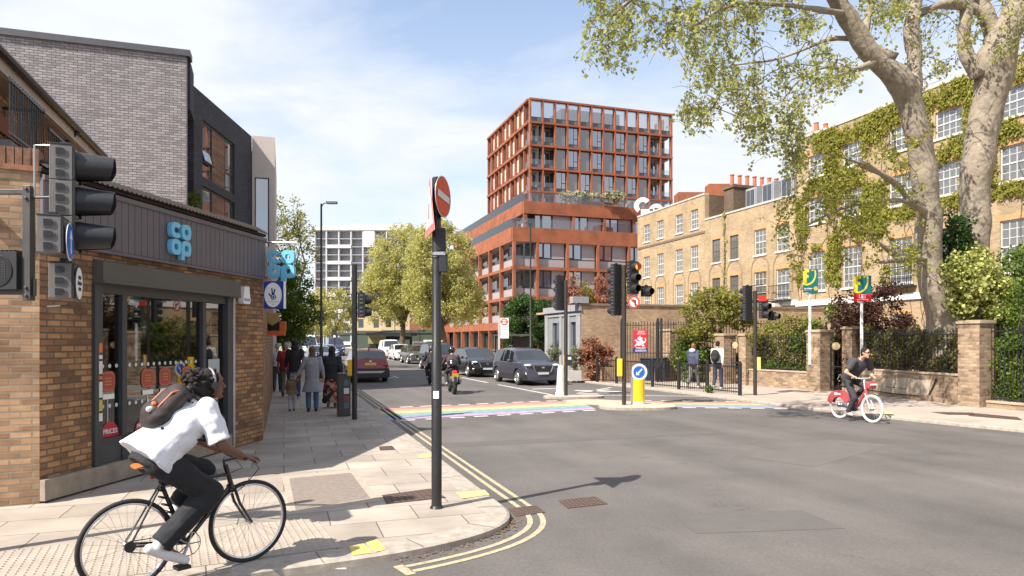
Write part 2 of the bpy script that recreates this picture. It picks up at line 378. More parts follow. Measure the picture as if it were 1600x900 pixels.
def smoothpath(pts, it=2):
    for _ in range(it):
        q = [pts[0]]
        for a, b in zip(pts[:-1], pts[1:]):
            a = Vector(a); b = Vector(b); q += [tuple(a.lerp(b, .25)), tuple(a.lerp(b, .75))]
        q.append(pts[-1]); pts = q
    return pts
def offset(path, d):     # to the left of travel
    out = []
    P = [Vector((p[0], p[1], 0)) for p in path]
    for i, p in enumerate(P):
        t = (P[min(i + 1, len(P) - 1)] - P[max(i - 1, 0)]).normalized()
        out.append((p.x - t.y * d, p.y + t.x * d))
    return out
def ribbon(mb, path, a, b, z, mi=None):
    A = offset(path, a); B = offset(path, b)
    for i in range(len(path) - 1):
        mb.quad((B[i][0], B[i][1], z), (B[i + 1][0], B[i + 1][1], z), (A[i + 1][0], A[i + 1][1], z), (A[i][0], A[i][1], z), mi)
def kerb(path, name, w=.15, z=PV + .004, seg=.9):
    """stones laid end to end; travel keeps the pavement on the left"""
    mb = MB(); A = offset(path, 0); B = offset(path, w)
    for i in range(len(path) - 1):
        a0, a1, b0, b1 = A[i], A[i + 1], B[i], B[i + 1]
        mb.add([(a0[0], a0[1], -.01), (a1[0], a1[1], -.01), (a1[0], a1[1], z - .015), (a0[0], a0[1], z - .015)], [(0, 1, 2, 3)][:1])
        i0, i1 = Vector(a0).lerp(Vector(b0), .1), Vector(a1).lerp(Vector(b1), .1)
        mb.quad((a0[0], a0[1], z - .015), (a1[0], a1[1], z - .015), (i1.x, i1.y, z), (i0.x, i0.y, z))
        mb.quad((i0.x, i0.y, z), (i1.x, i1.y, z), (b1[0], b1[1], z), (b0[0], b0[1], z))
    return struct(mb.build(name, kerbm))
def resample(path, d):
    P = [Vector((p[0], p[1], 0)) for p in path]; out = [P[0]]; acc = 0
    for a, b in zip(P[:-1], P[1:]):
        L = (b - a).length; t = d - acc
        while t < L: out.append(a.lerp(b, t / L)); t += d
        acc = (acc + L) % d if L else acc
    out.append(P[-1]); return [(p.x, p.y) for p in out]
# ---- left pavement : kerb runs from the side road round the corner and up the street
corner = [(-14.382, -0.411), (-8.218, 2.62), (-4.109, 4.623), (-2.168, 5.558), (-1.397, 5.897), (-0.822, 6.225), (-0.288, 6.698), (-0.031, 7.171), (-0.021, 7.623), (-0.205, 8.167), (-0.565, 9.246)]
up = [(-.565 - .331 * k, 9.245 + k) for k in (4, 10, 20, 40, 90, 160)]
lk_path = smoothpath(corner, 2) + up
lk_path = lk_path[::-1]                      # travel towards us keeps... pavement on the right, so flip sign below
L_off = lambda d: offset(lk_path, d)
base_in = L_off(-.30)
poly = base_in + [(-60, -20), (-120, 160)]
pm = MB(); rot = Matrix.Rotation(R(18.3), 4, 'Z')
pm.prism(poly, -.01, PV)
pv = pm.build('pavement', paving); struct(pv)
uv = pv.data.uv_layers[0].data                # slabs lie along the street
for l in uv:
    x, y = l.uv; l.uv = (x * .9496 + y * .3134, -x * .3134 + y * .9496)
kb = MB()
A = L_off(0); I = L_off(-.03); B = L_off(-.31)
for i in range(len(lk_path) - 1):
    kb.quad((*A[i + 1], -.01), (*A[i], -.01), (*A[i], PV - .012), (*A[i + 1], PV - .012))
    kb.quad((*A[i + 1], PV - .012), (*A[i], PV - .012), (*I[i], PV + .003), (*I[i + 1], PV + .003))
    kb.quad((*I[i + 1], PV + .003), (*I[i], PV + .003), (*B[i], PV + .003), (*B[i + 1], PV + .003))
struct(kb.build('kerb', kerbm))
# joints between kerb stones
jm = MB()
rs = resample(lk_path, .9)
for i in range(1, len(rs) - 1):
    p = Vector(rs[i]); t = (Vector(rs[i + 1]) - Vector(rs[i - 1])).normalized(); n_ = Vector((t.y, -t.x))
    if p.y > 40: continue
    a = p + n_ * .0; b_ = p + n_ * .31
    w = t * .004
    jm.quad((*(a - w), PV + .007), (*(a + w), PV + .007), (*(b_ + w), PV + .007), (*(b_ - w), PV + .007))
struct(jm.build('kerb_joints', mat('joint_mortar', (.10, .085, .07), .9)))
# ---- double yellow lines
ym = MB()
yl = [p for p in lk_path if p[1] < 26.5 and p[0] > -6.2 and p[0] * 1 > -7 and not (p[1] < 5.9 and p[0] < -1.1)]
yl = [p for p in lk_path if (p[1] < 32)]
# stop it in the side road, where a small end bar closes it
yl2 = [p for p in yl if not (p[0] < -1.18 and p[1] < 6.2)]
ribbon(ym, yl2, .19, .25, .004); ribbon(ym, yl2, .33, .39, .004)
e = Vector(yl2[-1]); t = (Vector(yl2[-1]) - Vector(yl2[-3])).normalized(); nn = Vector((-t.y, t.x))
a = e + nn * .16; c = e + nn * .43
ym.quad((*(a), .004), (*(a + t * .09), .004), (*(c + t * .09), .004), (*(c), .004))
struct(ym.build('yellow_road_lines', linem))
# ---- right pavement
rk = [(-58, 220), (-36, 150), (-17, 92), (-9.6, 66), (-2.4, 45), (1.0, 36), (3.0, 31.4), (5.5, 26.2), (7.15, 21.8), (8.6, 18.0), (10.6, 14.4), (14.2, 9.4), (20, 2), (32, -12)]
rk = smoothpath(rk, 2)
rin = offset(rk, .15)
pm = MB(); pm.prism(rin + [(60, -12), (60, 220)], -.01, PV); rp = struct(pm.build('pavement_across_road', paving_far))
for l in rp.data.uv_layers[0].data:
    x, y = l.uv; l.uv = (x * .9 + y * .43, -x * .43 + y * .9)
kerb(rk, 'kerb_across_road', .15)
# ---- rainbow crossing
def interp(a, b, t): return a + (b - a) * t
rain = [(.50, .19, .165), (.50, .28, .18), (.52, .42, .22), (.23, .32, .22), (.17, .27, .35), (.37, .26, .38)]
def rainbow(name, T0, T1, B0, B1):
    mb = MB(); mats_ = []
    for i, c in enumerate(rain):
        mats_.append(MAT.get('paint_%d' % i) or mat('paint_%d' % i, tuple(x * .92 for x in c), .75, var=.28, scale=5))
        a = i / 6; b = (i + 1) / 6
        p = [interp(T0, B0, a), interp(T0, B0, b), interp(T1, B1, b), interp(T1, B1, a)]
        mb.quad(*[(q.x, q.y, .004) for q in p], mi=i)
    return struct(mb.build(name, mats_))
T0, T1, B0, B1 = Vector((-4.05, 19.2, 0)), Vector((2.1, 22.0, 0)), Vector((-3.15, 16.55, 0)), Vector((2.35, 19.2, 0))
rainbow('rainbow_crossing', T0, T1, B0, B1)
T2, T3, B2, B3 = Vector((3.9, 21.8, 0)), Vector((7.2, 21.4, 0)), Vector((4.1, 19.9, 0)), Vector((7.85, 19.5, 0))
rainbow('rainbow_crossing', T2, T3, B2, B3)
st = MB()
def dashes(a, b, n, w=.38, h=.16, off=Vector((0, 0, 0))):
    d = (b - a).normalized(); q = Vector((-d.y, d.x, 0))
    for i in range(n):
        p = interp(a, b, (i + .5) / n) + off
        st.quad(*[(x.x, x.y, .005) for x in (p - d * w / 2 - q * h / 2, p + d * w / 2 - q * h / 2, p + d * w / 2 + q * h / 2, p - d * w / 2 + q * h / 2)])
dashes(T0 + Vector((.8, .35, 0)), T1, 10, off=Vector((-.05, .2, 0))); dashes(B0 + Vector((.3, .1, 0)), B1, 9, off=Vector((.05, -.18, 0)))
dashes(T2, T3, 5, off=Vector((0, .15, 0))); dashes(B2, B3, 6, off=Vector((0, -.15, 0)))
# lane line in the street, lane between islands, stop line, arrow
def strip(p0, p1, w=.12, z=.004):
    d = (p1 - p0).normalized(); q = Vector((-d.y, d.x, 0)) * w / 2
    st.quad(*[(x.x, x.y, z) for x in (p0 - q, p1 - q, p1 + q, p0 + q)])
strip(gnd(862, 617), gnd(778, 601)); strip(gnd(762, 598), gnd(722, 590)); strip(gnd(712, 588), gnd(690, 584)); strip(gnd(680, 582), gnd(664, 579))
strip(gnd(832, 608), gnd(876, 607), .2); strip(gnd(940, 617.5), gnd(1105, 619.5), .13)
strip(gnd(898, 610), gnd(984, 612.5), .3); strip(gnd(905, 613), gnd(952, 609), .18); strip(gnd(932, 609.5), gnd(955, 605.5), .12)
strip(gnd(900, 614.5), gnd(935, 615.6), .2)
p = gnd(618, 589); strip(p - S * .9, p + S * .9, .1); strip(p - S * .9 + Q * -.25, p + S * .1 + Q * -.45, .1)
for k in range(5): strip(Vector((-1.2, 34, 0)) + S * (4 + k * 9) , Vector((-1.2, 34, 0)) + S * (8 + k * 9), .1)
strip(gnd(524, 889), gnd(541, 889), .035)
struct(st.build('white_road_markings', whitel))
# ---- islands
def island(name, poly, h=PV):
    mb = MB(); mb.prism(poly, -.01, h, 0, 1)
    ob = mb.build(name, [kerbm, mat('island_paving', (.42, .34, .27), .85, var=.2, scale=5, bump=.3)], bev=.02)
    return struct(ob)
def oval(c, a, b, dirv, n=28, sq=.75):
    out = []
    for k in range(n):
        t = 2 * PI * k / n; x = math.copysign(abs(math.cos(t)) ** sq, math.cos(t)) * a; y = math.copysign(abs(math.sin(t)) ** sq, math.sin(t)) * b
        out.append((c[0] + dirv[0] * x - dirv[1] * y, c[1] + dirv[1] * x + dirv[0] * y))
    return out
island('traffic_island', oval((2.05, 23.0), 1.02, .48, (.985, .17)))
island('traffic_island', oval((3.55, 19.6), 1.12, .72, (.97, .10)))
mb = MB(); mb.prism(oval((2.75, 21.2), 1.1, .75, (.86, -.5)), -.01, .03); struct(mb.build('island_dropped_crossing', mat('worn_blister_paving', (.50, .34, .26), .85, var=.2, scale=8)))
# ---- tactile paving : rows of little domes (buff) on the corner and across the end of the left pavement
tac = MB(); d0 = Vector((.897, .442, 0)); q0 = Vector((-.442, .897, 0)); o0 = Vector((-4.15, 4.98, 0))
tm = [mat('buff_tactile', (.33, .28, .23), .8, var=.14, scale=3, bump=.2)]
def domes(mb, o, d, q, nx, ny, stp=.0667, r=.0125, h=.009, z=PV):
    a = o - d * .033 - q * .033; x = d * (nx * stp); y = q * (ny * stp)
    mb.quad(*[(p.x, p.y, z + .004) for p in (a, a + x, a + x + y, a + y)])
    for i in range(nx):
        for j in range(ny):
            c = o + d * (i * stp) + q * (j * stp)
            vs = [(c.x + r * 1.3 * math.cos(k * PI / 3), c.y + r * 1.3 * math.sin(k * PI / 3), z + .004) for k in range(6)] + [(c.x + r * .75 * math.cos(k * PI / 3), c.y + r * .75 * math.sin(k * PI / 3), z + .004 + h) for k in range(6)]
            mb.add(vs, [(k, (k + 1) % 6, 6 + (k + 1) % 6, 6 + k) for k in range(6)] + [(6, 7, 8, 9, 10, 11)])
domes(tac, o0 - d0 * .8, d0, q0, 56, 18)
for k in range(9):                                # slab joints across the patch
    a = o0 - d0 * .8 - q0 * .033 + d0 * (k * .4); tac.add([tuple(a + d0 * x + q0 * y + Vector((0, 0, PV + .0055))) for x, y in ((-.003, 0), (.003, 0), (.003, 1.2), (-.003, 1.2))], [(0, 1, 2, 3)])
struct(tac.build('tactile_paving', tm))
tac = MB(); a = gnd(432, 645, PV)
domes(tac, Vector((-5.9, 16.6, 0)), Q, S, 33, 14, r=.016, h=.008)
struct(tac.build('tactile_paving', tm))
# ---- covers, gullies, patches
def cover(name, px, z, m_, label=None, bars=0, frame=None):
    P = [gnd(u, v, z) for u, v in px]; mb = MB()
    mb.prism([(p.x, p.y) for p in P], z - .01, z + .005)
    o = mb.build(name, m_); return o, P
rust = mat('rusty_iron', (.10, .062, .048), .75, .3, var=.45, scale=25, bump=.8, bscale=90)
patch = mat('patched_asphalt', (.20, .165, .14), .9, var=.22, scale=14, bump=.5, bscale=120)
def iron(px, z, label, n=9):
    P = [gnd(u, v, z) for u, v in px]; r = thing('manhole_cover', label, 'manhole cover', P[0])
    mb = MB(); mb.prism([((p - P[0]).x, (p - P[0]).y) for p in P], -.01, .006); mb.build('frame', rust, r)
    mb = MB()
    for i in range(n):
        for j in range(6):
            t = (i + .5) / n; s_ = (j + .5) / 6
            c = interp(interp(P[0], P[1], t), interp(P[3], P[2], t), s_) - P[0]
            dx_ = (P[1] - P[0]) / n * .3; dy_ = (P[3] - P[0]) / 6 * .3
            mb.quad(*[(p.x, p.y, .010) for p in (c - dx_ - dy_, c + dx_ - dy_, c + dx_ + dy_, c - dx_ + dy_)])
    mb.build('tread', mat('worn_iron', (.17, .12, .10), .6, .4, var=.3, scale=30), r); return r
iron([(597, 774), (672, 764), (697, 778), (604, 788)], PV, 'rusty square iron cover in the pavement beside the foot of the no entry pole')
iron([(794, 795), (838, 790), (852, 801), (806, 808)], 0, 'rusty gully grating in the road against the rounded kerb')
iron([(872, 782), (930, 776), (950, 788), (887, 795)], 0, 'brown iron cover in the open asphalt at the shadow of the round sign')
iron([(592, 698), (613, 697), (618, 703), (594, 704)], PV, 'small dark drain cover in sunlit paving halfway up the pavement', 4)
iron([(1525, 646), (1590, 652), (1598, 657), (1512, 650)], PV, 'flat iron cover in the far pavement near the brick pier', 5)
iron([(1455, 644), (1520, 645), (1530, 649), (1480, 648)], PV, 'flat iron cover in the far pavement left of another one', 5)
P = [gnd(u, v, PV) for u, v in ((452, 748), (548, 739), (578, 778), (462, 797))]
mb = MB(); mb.prism([(p.x, p.y) for p in P], PV - .01, PV + .004); struct(mb.build('patched_paving', patch))
P = [gnd(u, v, PV) for u, v in ((440, 744), (553, 734), (594, 782), (455, 803))]
mb = MB(); mb.prism([(p.x, p.y) for p in P], PV - .01, PV + .002); struct(mb.build('patch_surround', mat('cover_surround', (.34, .285, .23), .8, var=.15, scale=8)))
yb = mat('yellow_floor_paint', (.58, .46, .12), .8, var=.4, scale=18)
ypl = MB()
for q in (((545, 855), (568, 851), (581, 865), (551, 869)), ((571, 849), (590, 843), (602, 860), (586, 864))):
    P = [gnd(u, v, PV) for u, v in q]; ypl.quad(*[(p.x, p.y, PV + .008) for p in P])
struct(ypl.build('yellow_paint_marks', yb))
ypl = MB()
for q in (((712, 770), (757, 766), (765, 774), (722, 780)), ((652, 712), (676, 709), (684, 714), (656, 717)), ((1376, 642), (1392, 643), (1396, 648), (1380, 648))):
    P = [gnd(u, v, PV) for u, v in q]; ypl.quad(*[(p.x, p.y, PV + .008) for p in P])
struct(ypl.build('faded_yellow_paint', mat('faded_yellow_paint', (.50, .40, .18), .8, var=.3, scale=20)))
# leaves swept against the kerb at the corner
lv = MB()
for i in range(230):
    k = random.random(); pth = [p for p in lk_path if p[1] < 7.6 and p[0] > -1.2]
    j = int(k * (len(pth) - 2)); p = Vector(pth[j]).lerp(Vector(pth[j + 1]), random.random()); t = (Vector(pth[j + 1]) - Vector(pth[j])).normalized(); n_ = Vector((-t.y, t.x))
    c = p + n_ * abs(random.gauss(.01, .07)); s_ = random.uniform(.006, .018); a = random.random() * 6.28; z = .006 + random.random() * .012
    lv.quad(*[(c.x + s_ * math.cos(a + q) * (1 if q % 3.14 else .6), c.y + s_ * math.sin(a + q), z + random.random() * .008) for q in (0, 1.57, 3.14, 4.71)])
put(lv.build('fallen_leaves', leafmat('dead_leaves', [(.16, .09, .05), (.25, .15, .085), (.10, .06, .04)], .1)), None, None, None, 'stuff')

# utility trench reinstatements and drips in the carriageway
tm2 = mat('reinstated_asphalt', (.098, .089, .083), .85, var=.1, scale=3, bump=.2, bscale=120)
tm3 = mat('pale_reinstatement', (.112, .101, .094), .85, var=.1, scale=3, bump=.2, bscale=120)
for i, (c, d, L, w_) in enumerate((((1.2, 13.5), .33, 6.5, .55), ((5.4, 12.0), -1.1, 3.2, 1.1), ((2.6, 7.4), .1, 1.6, .8), ((-1.8, 23.5), -3.0, 5, .5))):
    a = math.atan2(1, -d) if abs(d) > 1 else math.atan2(d, 1); M_ = Matrix.Translation((c[0], c[1], 0)) @ Matrix.Rotation(a, 4, 'Z'); mb = MB()
    P_ = [M_ @ Vector((x, y, 0)) for x, y in ((-L / 2, -w_ / 2), (L / 2, -w_ / 2 + .04), (L / 2 - .05, w_ / 2), (-L / 2 + .03, w_ / 2 - .03))]
    mb.quad(*[(p.x, p.y, .0022) for p in P_]); struct(mb.build('road_patch', tm2 if i % 2 == 0 else tm3))
# ================================================================ facades
def facade(mb, x0, x1, z0, z1, ops, y=0, depth=.12, mi=0, rmi=None):
    """wall skin facing -y with openings (xa, xb, za, zb) and their reveals"""
    xs = sorted({x0, x1} | {v for o in ops for v in o[:2]}); zs = sorted({z0, z1} | {v for o in ops for v in o[2:4]})
    for i in range(len(xs) - 1):
        for j in range(len(zs) - 1):
            cx, cz = (xs[i] + xs[i + 1]) / 2, (zs[j] + zs[j + 1]) / 2
            if any(o[0] < cx < o[1] and o[2] < cz < o[3] for o in ops): continue
            mb.quad((xs[i], y, zs[j]), (xs[i + 1], y, zs[j]), (xs[i + 1], y, zs[j + 1]), (xs[i], y, zs[j + 1]), mi)
    r = mi if rmi is None else rmi
    for a, b, c, d in [o[:4] for o in ops]:
        e = y + depth
        mb.quad((a, y, c), (a, e, c), (b, e, c), (b, y, c), r); mb.quad((a, y, d), (b, y, d), (b, e, d), (a, e, d), r)
        mb.quad((a, y, c), (a, y, d), (a, e, d), (a, e, c), r); mb.quad((b, y, c), (b, e, c), (b, e, d), (b, y, d), r)
def sash(parent, a, b, c, d, y, nx=3, nz=4, fm=None, gm=None, sill=True, half=True, simple=False):
    """sash window: frame and bars (part) > pane, sill (sub-parts)"""
    fm = fm or mat('sash_paint', (.52, .51, .48), .5, var=.1); gm = gm or curtain
    mb = MB(); w = .055; D = .05
    mb.bx(0, w, 0, D, 0, d - c); mb.bx(b - a - w, b - a, 0, D, 0, d - c); mb.bx(w, b - a - w, 0, D, 0, w); mb.bx(w, b - a - w, 0, D, d - c - w, d - c)
    H = d - c; W = b - a
    if half: mb.bx(w, W - w, .0, D - .003, H / 2 - .03, H / 2 + .03)
    for i in range(1, nx): x = w + (W - 2 * w) * i / nx; mb.bx(x - .014, x + .014, .012, .035, w, H - w)
    for j in range(1, nz):
        z = H * j / nz
        if half and j * 2 == nz: continue
        mb.bx(w, W - w, .014, .033, z - .014, z + .014)
    f = mb.build('window', fm, parent, loc=(a, y, c))
    p = MB(); p.quad((w, .028, w), (W - w, .028, w), (W - w, .028, H - w), (w, .028, H - w)); p.build('pane', gm, f)
    if sill:
        s_ = MB(); s_.bx(-.08, W + .08, -y - .07 if y < .3 else -.1, .02, -.10, 0); s_.build('sill', offwhite, f)
    return f
curtain = glassmat('curtained_glass', refl=.12, body=True, bodyc=(.11, .11, .11))
def railbars(mb, x0, x1, y, z0, z1, st=.11, r=.009, rail=.02, M=None, spear=False, n=5, mid=None):
    k = int((x1 - x0) / st)
    for i in range(k + 1):
        x = x0 + (x1 - x0) * i / max(k, 1)
        mb.tube([(x, y, z0), (x, y, z1)], r, n, M=M)
        if spear: mb.tube([(x, y, z1), (x, y, z1 + .04), (x, y, z1 + .13)], [r, r * 2.1, .001], n, M=M)
    mb.bx(x0 - .02, x1 + .02, y - rail / 2, y + rail / 2, z0 + .05, z0 + .05 + rail * 1.6, M=M)
    mb.bx(x0 - .02, x1 + .02, y - rail / 2 - .004, y + rail / 2 + .004, z1 - .06, z1 - .06 + rail * 1.8, M=M)
    if mid: mb.bx(x0 - .02, x1 + .02, y - rail / 2, y + rail / 2, mid, mid + rail * 1.6, M=M)
# ---------------------------------------------------------------- terrace across the road
yb1 = brick('yellow_stock_brick', (.385, .28, .16), (.27, .19, .11), (.31, .25, .175), tint=.24, dark=.12)
yb2 = brick('old_stock_brick', (.37, .26, .165), (.17, .11, .07), (.25, .20, .145), tint=.34, dark=.2)
yb3 = brick('dark_stock_brick', (.13, .085, .055), (.09, .06, .04), (.12, .09, .06), tint=.3, dark=.4)  # darker brick for the party wall and one chimney
slate = mat('roof_slate', (.12, .12, .135), .6, var=.25, scale=3)
render_w = mat('white_render', (.62, .60, .57), .7, var=.06)
terra = mat('terracotta', (.42, .13, .06), .8, var=.2)
TO = Vector((10.9, 60, 0)); TRZ = math.atan2(-.9496, .3134)
def su(u):
    k = (u - 800) / 1080; t = (k * 60 - 10.9) / (.33 + k); return t * 1.053
def house(name, label, s0, s1, H, brickm, D=10):
    o = thing(name, label, 'house', TO + Vector((.3134, -.9496, 0)) * s0, TRZ); return o
def arch(mb, x, z, r, w=.09, y=-.03, d=.05, mi=0, z0=None):
    n = 12; 
    for k in range(n):
        a0 = PI * k / n; a1 = PI * (k + 1) / n
        p = [(x + r * math.cos(a), z + r * math.sin(a)) for a in (a0, a1)]; q = [(x + (r + w) * math.cos(a), z + (r + w) * math.sin(a)) for a in (a1, a0)]
        mb.plate([p[0], q[1], q[0], p[1]], y, y + d, mi)
    if z0 is not None:
        mb.bx(x - r - w, x - r, y, y + d, z0, z, mi); mb.bx(x + r, x + r + w, y, y + d, z0, z, mi)
def terrace(name, label, s0, s1, H, bm_, wins, arches=(), side=None, cop=.12, string=None, band=None, D=9, balc=()):
    o = house(name, label, s0, s1, H, bm_); W = s1 - s0
    ops = [(s - s0 - w / 2, s - s0 + w / 2, z0, z1) for s, z0, z1, w, *_ in wins]
    mb = MB(); facade(mb, 0, W, 0, H, ops, 0, .14)
    mb.bx(0, W, .15, .2, 0, .3); mb.quad((0, 0, 0), (0, D, 0), (0, D, H), (0, 0, H)); mb.quad((W, 0, 0), (W, D, 0), (W, D, H), (W, 0, H)); mb.quad((0, D, 0), (W, D, 0), (W, D, H), (0, D, H))
    mb.quad((0, .14, H - .3), (W, .14, H - .3), (W, D, H - .3), (0, D, H - .3)); mb.quad((0, .3, H - .4), (W, .3, H - .4), (W, .3, H), (0, .3, H))
    mb.build('wall', bm_, o)
    r = MB(); r.bx(0, W, -.05, .34, H, H + cop); r.build('coping', concrete if cop < .2 else offwhite, o)
    if string: r = MB(); r.bx(0, W, -.05, -.002, string, string + .16); r.build('string_course', mat('soot_band', (.16, .11, .08), .9), o)
    if band: r = MB(); r.bx(0, W, -.1, -.002, band, band + .32); r.build('plinth_band', render_w, o)
    for i, wv in enumerate(wins):
        s, z0, z1, w = wv[:4]; opt = wv[4] if len(wv) > 4 else {}
        f = sash(o, s - s0 - w / 2, s - s0 + w / 2, z0, z1, .07, **opt)
        c = MB(); c.quad((.08, .033, .05), (w * .5, .033, .05), (w * .5, .033, z1 - z0 - .05), (.08, .033, z1 - z0 - .05))
        lm = MB()
        lm.plate([(-.06, z1 - z0), (w + .06, z1 - z0), (w + .14, z1 - z0 + .24), (-.14, z1 - z0 + .24)], -.07 - .004, -.07 + .02); lm.build('lintel', mat('gauged_brick', (.46, .25, .12), .85, var=.2, scale=6), f)
    if arches:
        a = MB()
        for s, z, rr in arches: a = MB(); arch(a, s - s0, z, rr, z0=z - 1.6, y=-.025, d=.022); a.build('blind_arch', mat('arch_brick', (.25, .16, .09), .85, var=.2, scale=6), o)
    for s, z, w in balc:
        b_ = MB(); railbars(b_, s - s0 - w / 2, s - s0 + w / 2, -.35, z, z + .95, .12, .012); b_.bx(s - s0 - w / 2 - .05, s - s0 + w / 2 + .05, -.4, 0, z - .1, z - .02)
        b_.build('balcony', black, o)
    return o
wA = []
colsA = [su(u) for u in (1010.5, 1031.8, 1061, 1085)]
for i, s in enumerate(colsA):
    wA += [(s, 10.2, 11.65, 1.0, dict(nx=3 if i % 2 else 2, nz=4)), (s, 7.2, 8.95, 1.0, dict(nx=3, nz=4)), (s, 4.3, 6.2, 1.0, {})]
hA = terrace('terraced_house', 'three storey yellow brick house with dark string course, next to the rust coloured block', 0, 10.1, 12.5, yb1, wA, [(s, 6.35, .78) for s in colsA], cop=.12, string=9.7, band=3.9)
colsB = [su(u) for u in (1119, 1147, 1187.6, 1223)]
wB = []
dk = dict(fm=mat('dark_sash_paint', (.10, .09, .08), .5))
for i, s in enumerate(colsB):
    k = dk if i < 2 else {}
    wB += [(s, 7.4, 9.05, 1.15 if i > 1 else .95, k), (s, 4.5 if i > 1 else 5.0, 6.3, 1.2 if i > 1 else .95, k)]
hB = terrace('terraced_house', 'lower yellow brick house with slate mansard and row of chimney pots', 10.1, 19.6, 10.6, yb1, wB, [(s, 6.45, .8) for s in colsB], cop=.12, band=4.0, balc=[(colsB[3], 4.35, 1.7), (colsB[2], 4.5, 1.5)])
wC = []
for u in (1276, 1331, 1407, 1482, 1587):
    s = su(u); w = 1.3 if u < 1400 else 1.35
    wC += [(s, 11.35, 12.6, w, dict(nx=4, nz=4)), (s, 8.65, 10.15, w, dict(nx=4, nz=4)), (s, 4.75, 7.0, w, dict(nx=4, nz=6))]
wC += [(su(1276), 1.2, 3.2, 1.2, {}), (su(1331), 1.0, 3.1, 1.2, {}), (su(1407), .9, 3.2, 1.2, {}), (su(1462), .9, 3.2, 1.2, {}), (su(1587), .9, 3.2, 1.2, {})]
hC = terrace('terraced_house', 'tall brick house with white sash windows and climbing plant behind the plane trees', 19.6, 52, 13.8, yb1, wC, [], cop=.14, band=3.9, balc=[(su(1407), 4.6, 1.8)])
# mansard, dormers, chimneys, party wall of the lower house
r = MB(); x0 = 3.6
r.add([(x0, .35, 10.4), (9.45, .35, 10.4), (9.45, 1.9, 12.4), (x0 + .5, 1.9, 12.4), (x0, 8.9, 10.4), (9.45, 8.9, 10.4), (9.45, 7.4, 12.4), (x0 + .5, 7.4, 12.4)], [(0, 1, 2, 3), (3, 2, 6, 7), (4, 7, 6, 5), (0, 3, 7, 4), (1, 5, 6, 2)])
mr_ = r.build('mansard_roof', slate, hB)
for x in (4.6, 6.3, 8.1):
    d = MB(); d.bx(x - .55, x + .55, .5, 2.0, 10.75, 12.05); dd = d.build('dormer', mat('lead', (.30, .30, .32), .6), mr_)
    w_ = MB(); w_.bx(x - .48, x + .48, .44, .5, 10.82, 11.98); w_.build('dormer_window', MAT['lead'], mr_)
    w_ = MB(); w_.bx(x - .40, x - .03, .42, .445, 10.9, 11.9); w_.bx(x + .03, x + .40, .42, .445, 10.9, 11.9); w_.build('dormer_pane', darkglass, mr_)
r = MB(); r.bx(-.35, .02, .35, 9, 10.4, 12.5); r.build('party_wall', yb3, hB)
ch = MB(); ch.bx(.05, 1.2, 1.6, 6.2, 10.2, 12.9); ch.bx(-.02, 1.27, 1.5, 6.3, 12.9, 13.1); c_ = ch.build('chimney', yb3, hB)
for k in range(7):
    p = MB(); p.lathe([(.17, 0), (.15, .1), (.13, .75), (.17, .78), (.17, .86), (.1, .86)], 10); q = p.build('chimney_pot', terra, c_, loc=(.6, 1.9 + k * .65, 13.1)); q.parent = c_
ch = MB(); ch.bx(9.0, 9.9, 1.2, 4.2, 10.5, 14.3); ch.bx(8.94, 9.96, 1.1, 4.3, 14.3, 14.5); c_ = ch.build('chimney', yb2, hB)
for k in range(4):
    p = MB(); p.lathe([(.17, 0), (.13, .5), (.16, .56), (.1, .56)], 10); p.build('chimney_pot', terra, c_, loc=(9.45, 1.5 + k * .7, 14.5))
ch = MB(); ch.bx(14.2, 15.2, 2, 5, 13.5, 15.6); c_ = ch.build('chimney', yb2, hC)
for k in range(3):
    p = MB(); p.lathe([(.17, 0), (.13, .5), (.16, .56), (.1, .56)], 10); p.build('chimney_pot', terra, c_, loc=(14.7, 2.4 + k * .8, 15.6))
# white porch and front steps railing of the lower houses
pz = MB(); pz.bx(17.5 - 10.1, 18.4 - 10.1, -.6, 0, 3.75, 4.15); pz.build('porch_canopy', render_w, hB)
# ---------------------------------------------------------------- rust coloured block
greyp = mat('grey_cladding', (.30, .275, .285), .55, var=.06)
greyd = mat('dark_grey_panel', (.10, .11, .13), .5, var=.1)
frame_d = mat('dark_window_frame', (.03, .032, .037), .4)
innerc = mat('loggia_lining', (.30, .28, .26), .8)
blk = thing('apartment_block', 'rust framed apartment block with glazed tower set back on a wider base', 'building', (0, 0, 0))
FRZ = math.atan2(.3134, .9496)
def frame_of(loc, rz): return Matrix.Translation(loc) @ Matrix.Rotation(rz, 4, 'Z')
TC = Vector((2.33, 90, 0))                     # tower corner
PC1 = Vector((.2, 76, 0)); PC2 = Vector((1.46, 79, 0))
MF = frame_of(TC, FRZ); MP1 = frame_of(PC1, FRZ); MP2 = frame_of(PC2, FRZ)
# left faces: local x runs along the street away from us; outside is local +y -> build with x decreasing
MFL = frame_of(TC, FRZ) @ Matrix.Rotation(R(-90), 4, 'Z')   # local -x goes away, facing -y = left
zt = [33.3, 30.2, 27.2, 24.2, 21.2, 18.2]
NB = 12; BW = 20.9 / NB
fr = MB()
for k in range(NB + 1): fr.bx(k * BW - .10, k * BW + .10, -.30, .25, 17, 33.2, M=MF)
for z in zt: fr.bx(-.14, 21.04, -.33, .25, z - .12 if z < 33 else z - .2, z + .12 if z < 33 else z + .04, M=MF)
BL = 1.89
for k in range(1, 11): fr.bx(-k * BL - .09, -k * BL + .09, -.22, .25, 17, 33.2, M=MFL)
for z in zt: fr.bx(-18.9 - .14, -.26, -.33, .25, z - .16 if z < 33 else z - .25, z + .16 if z < 33 else z + .04, M=MFL)
for k in range(3): fr.bx(20.9 - .13, 20.9 + .13, 2 + k * 2, 2.3 + k * 2, 17, 33.2, M=MF)
fr.build('tower_frame', corten, blk)
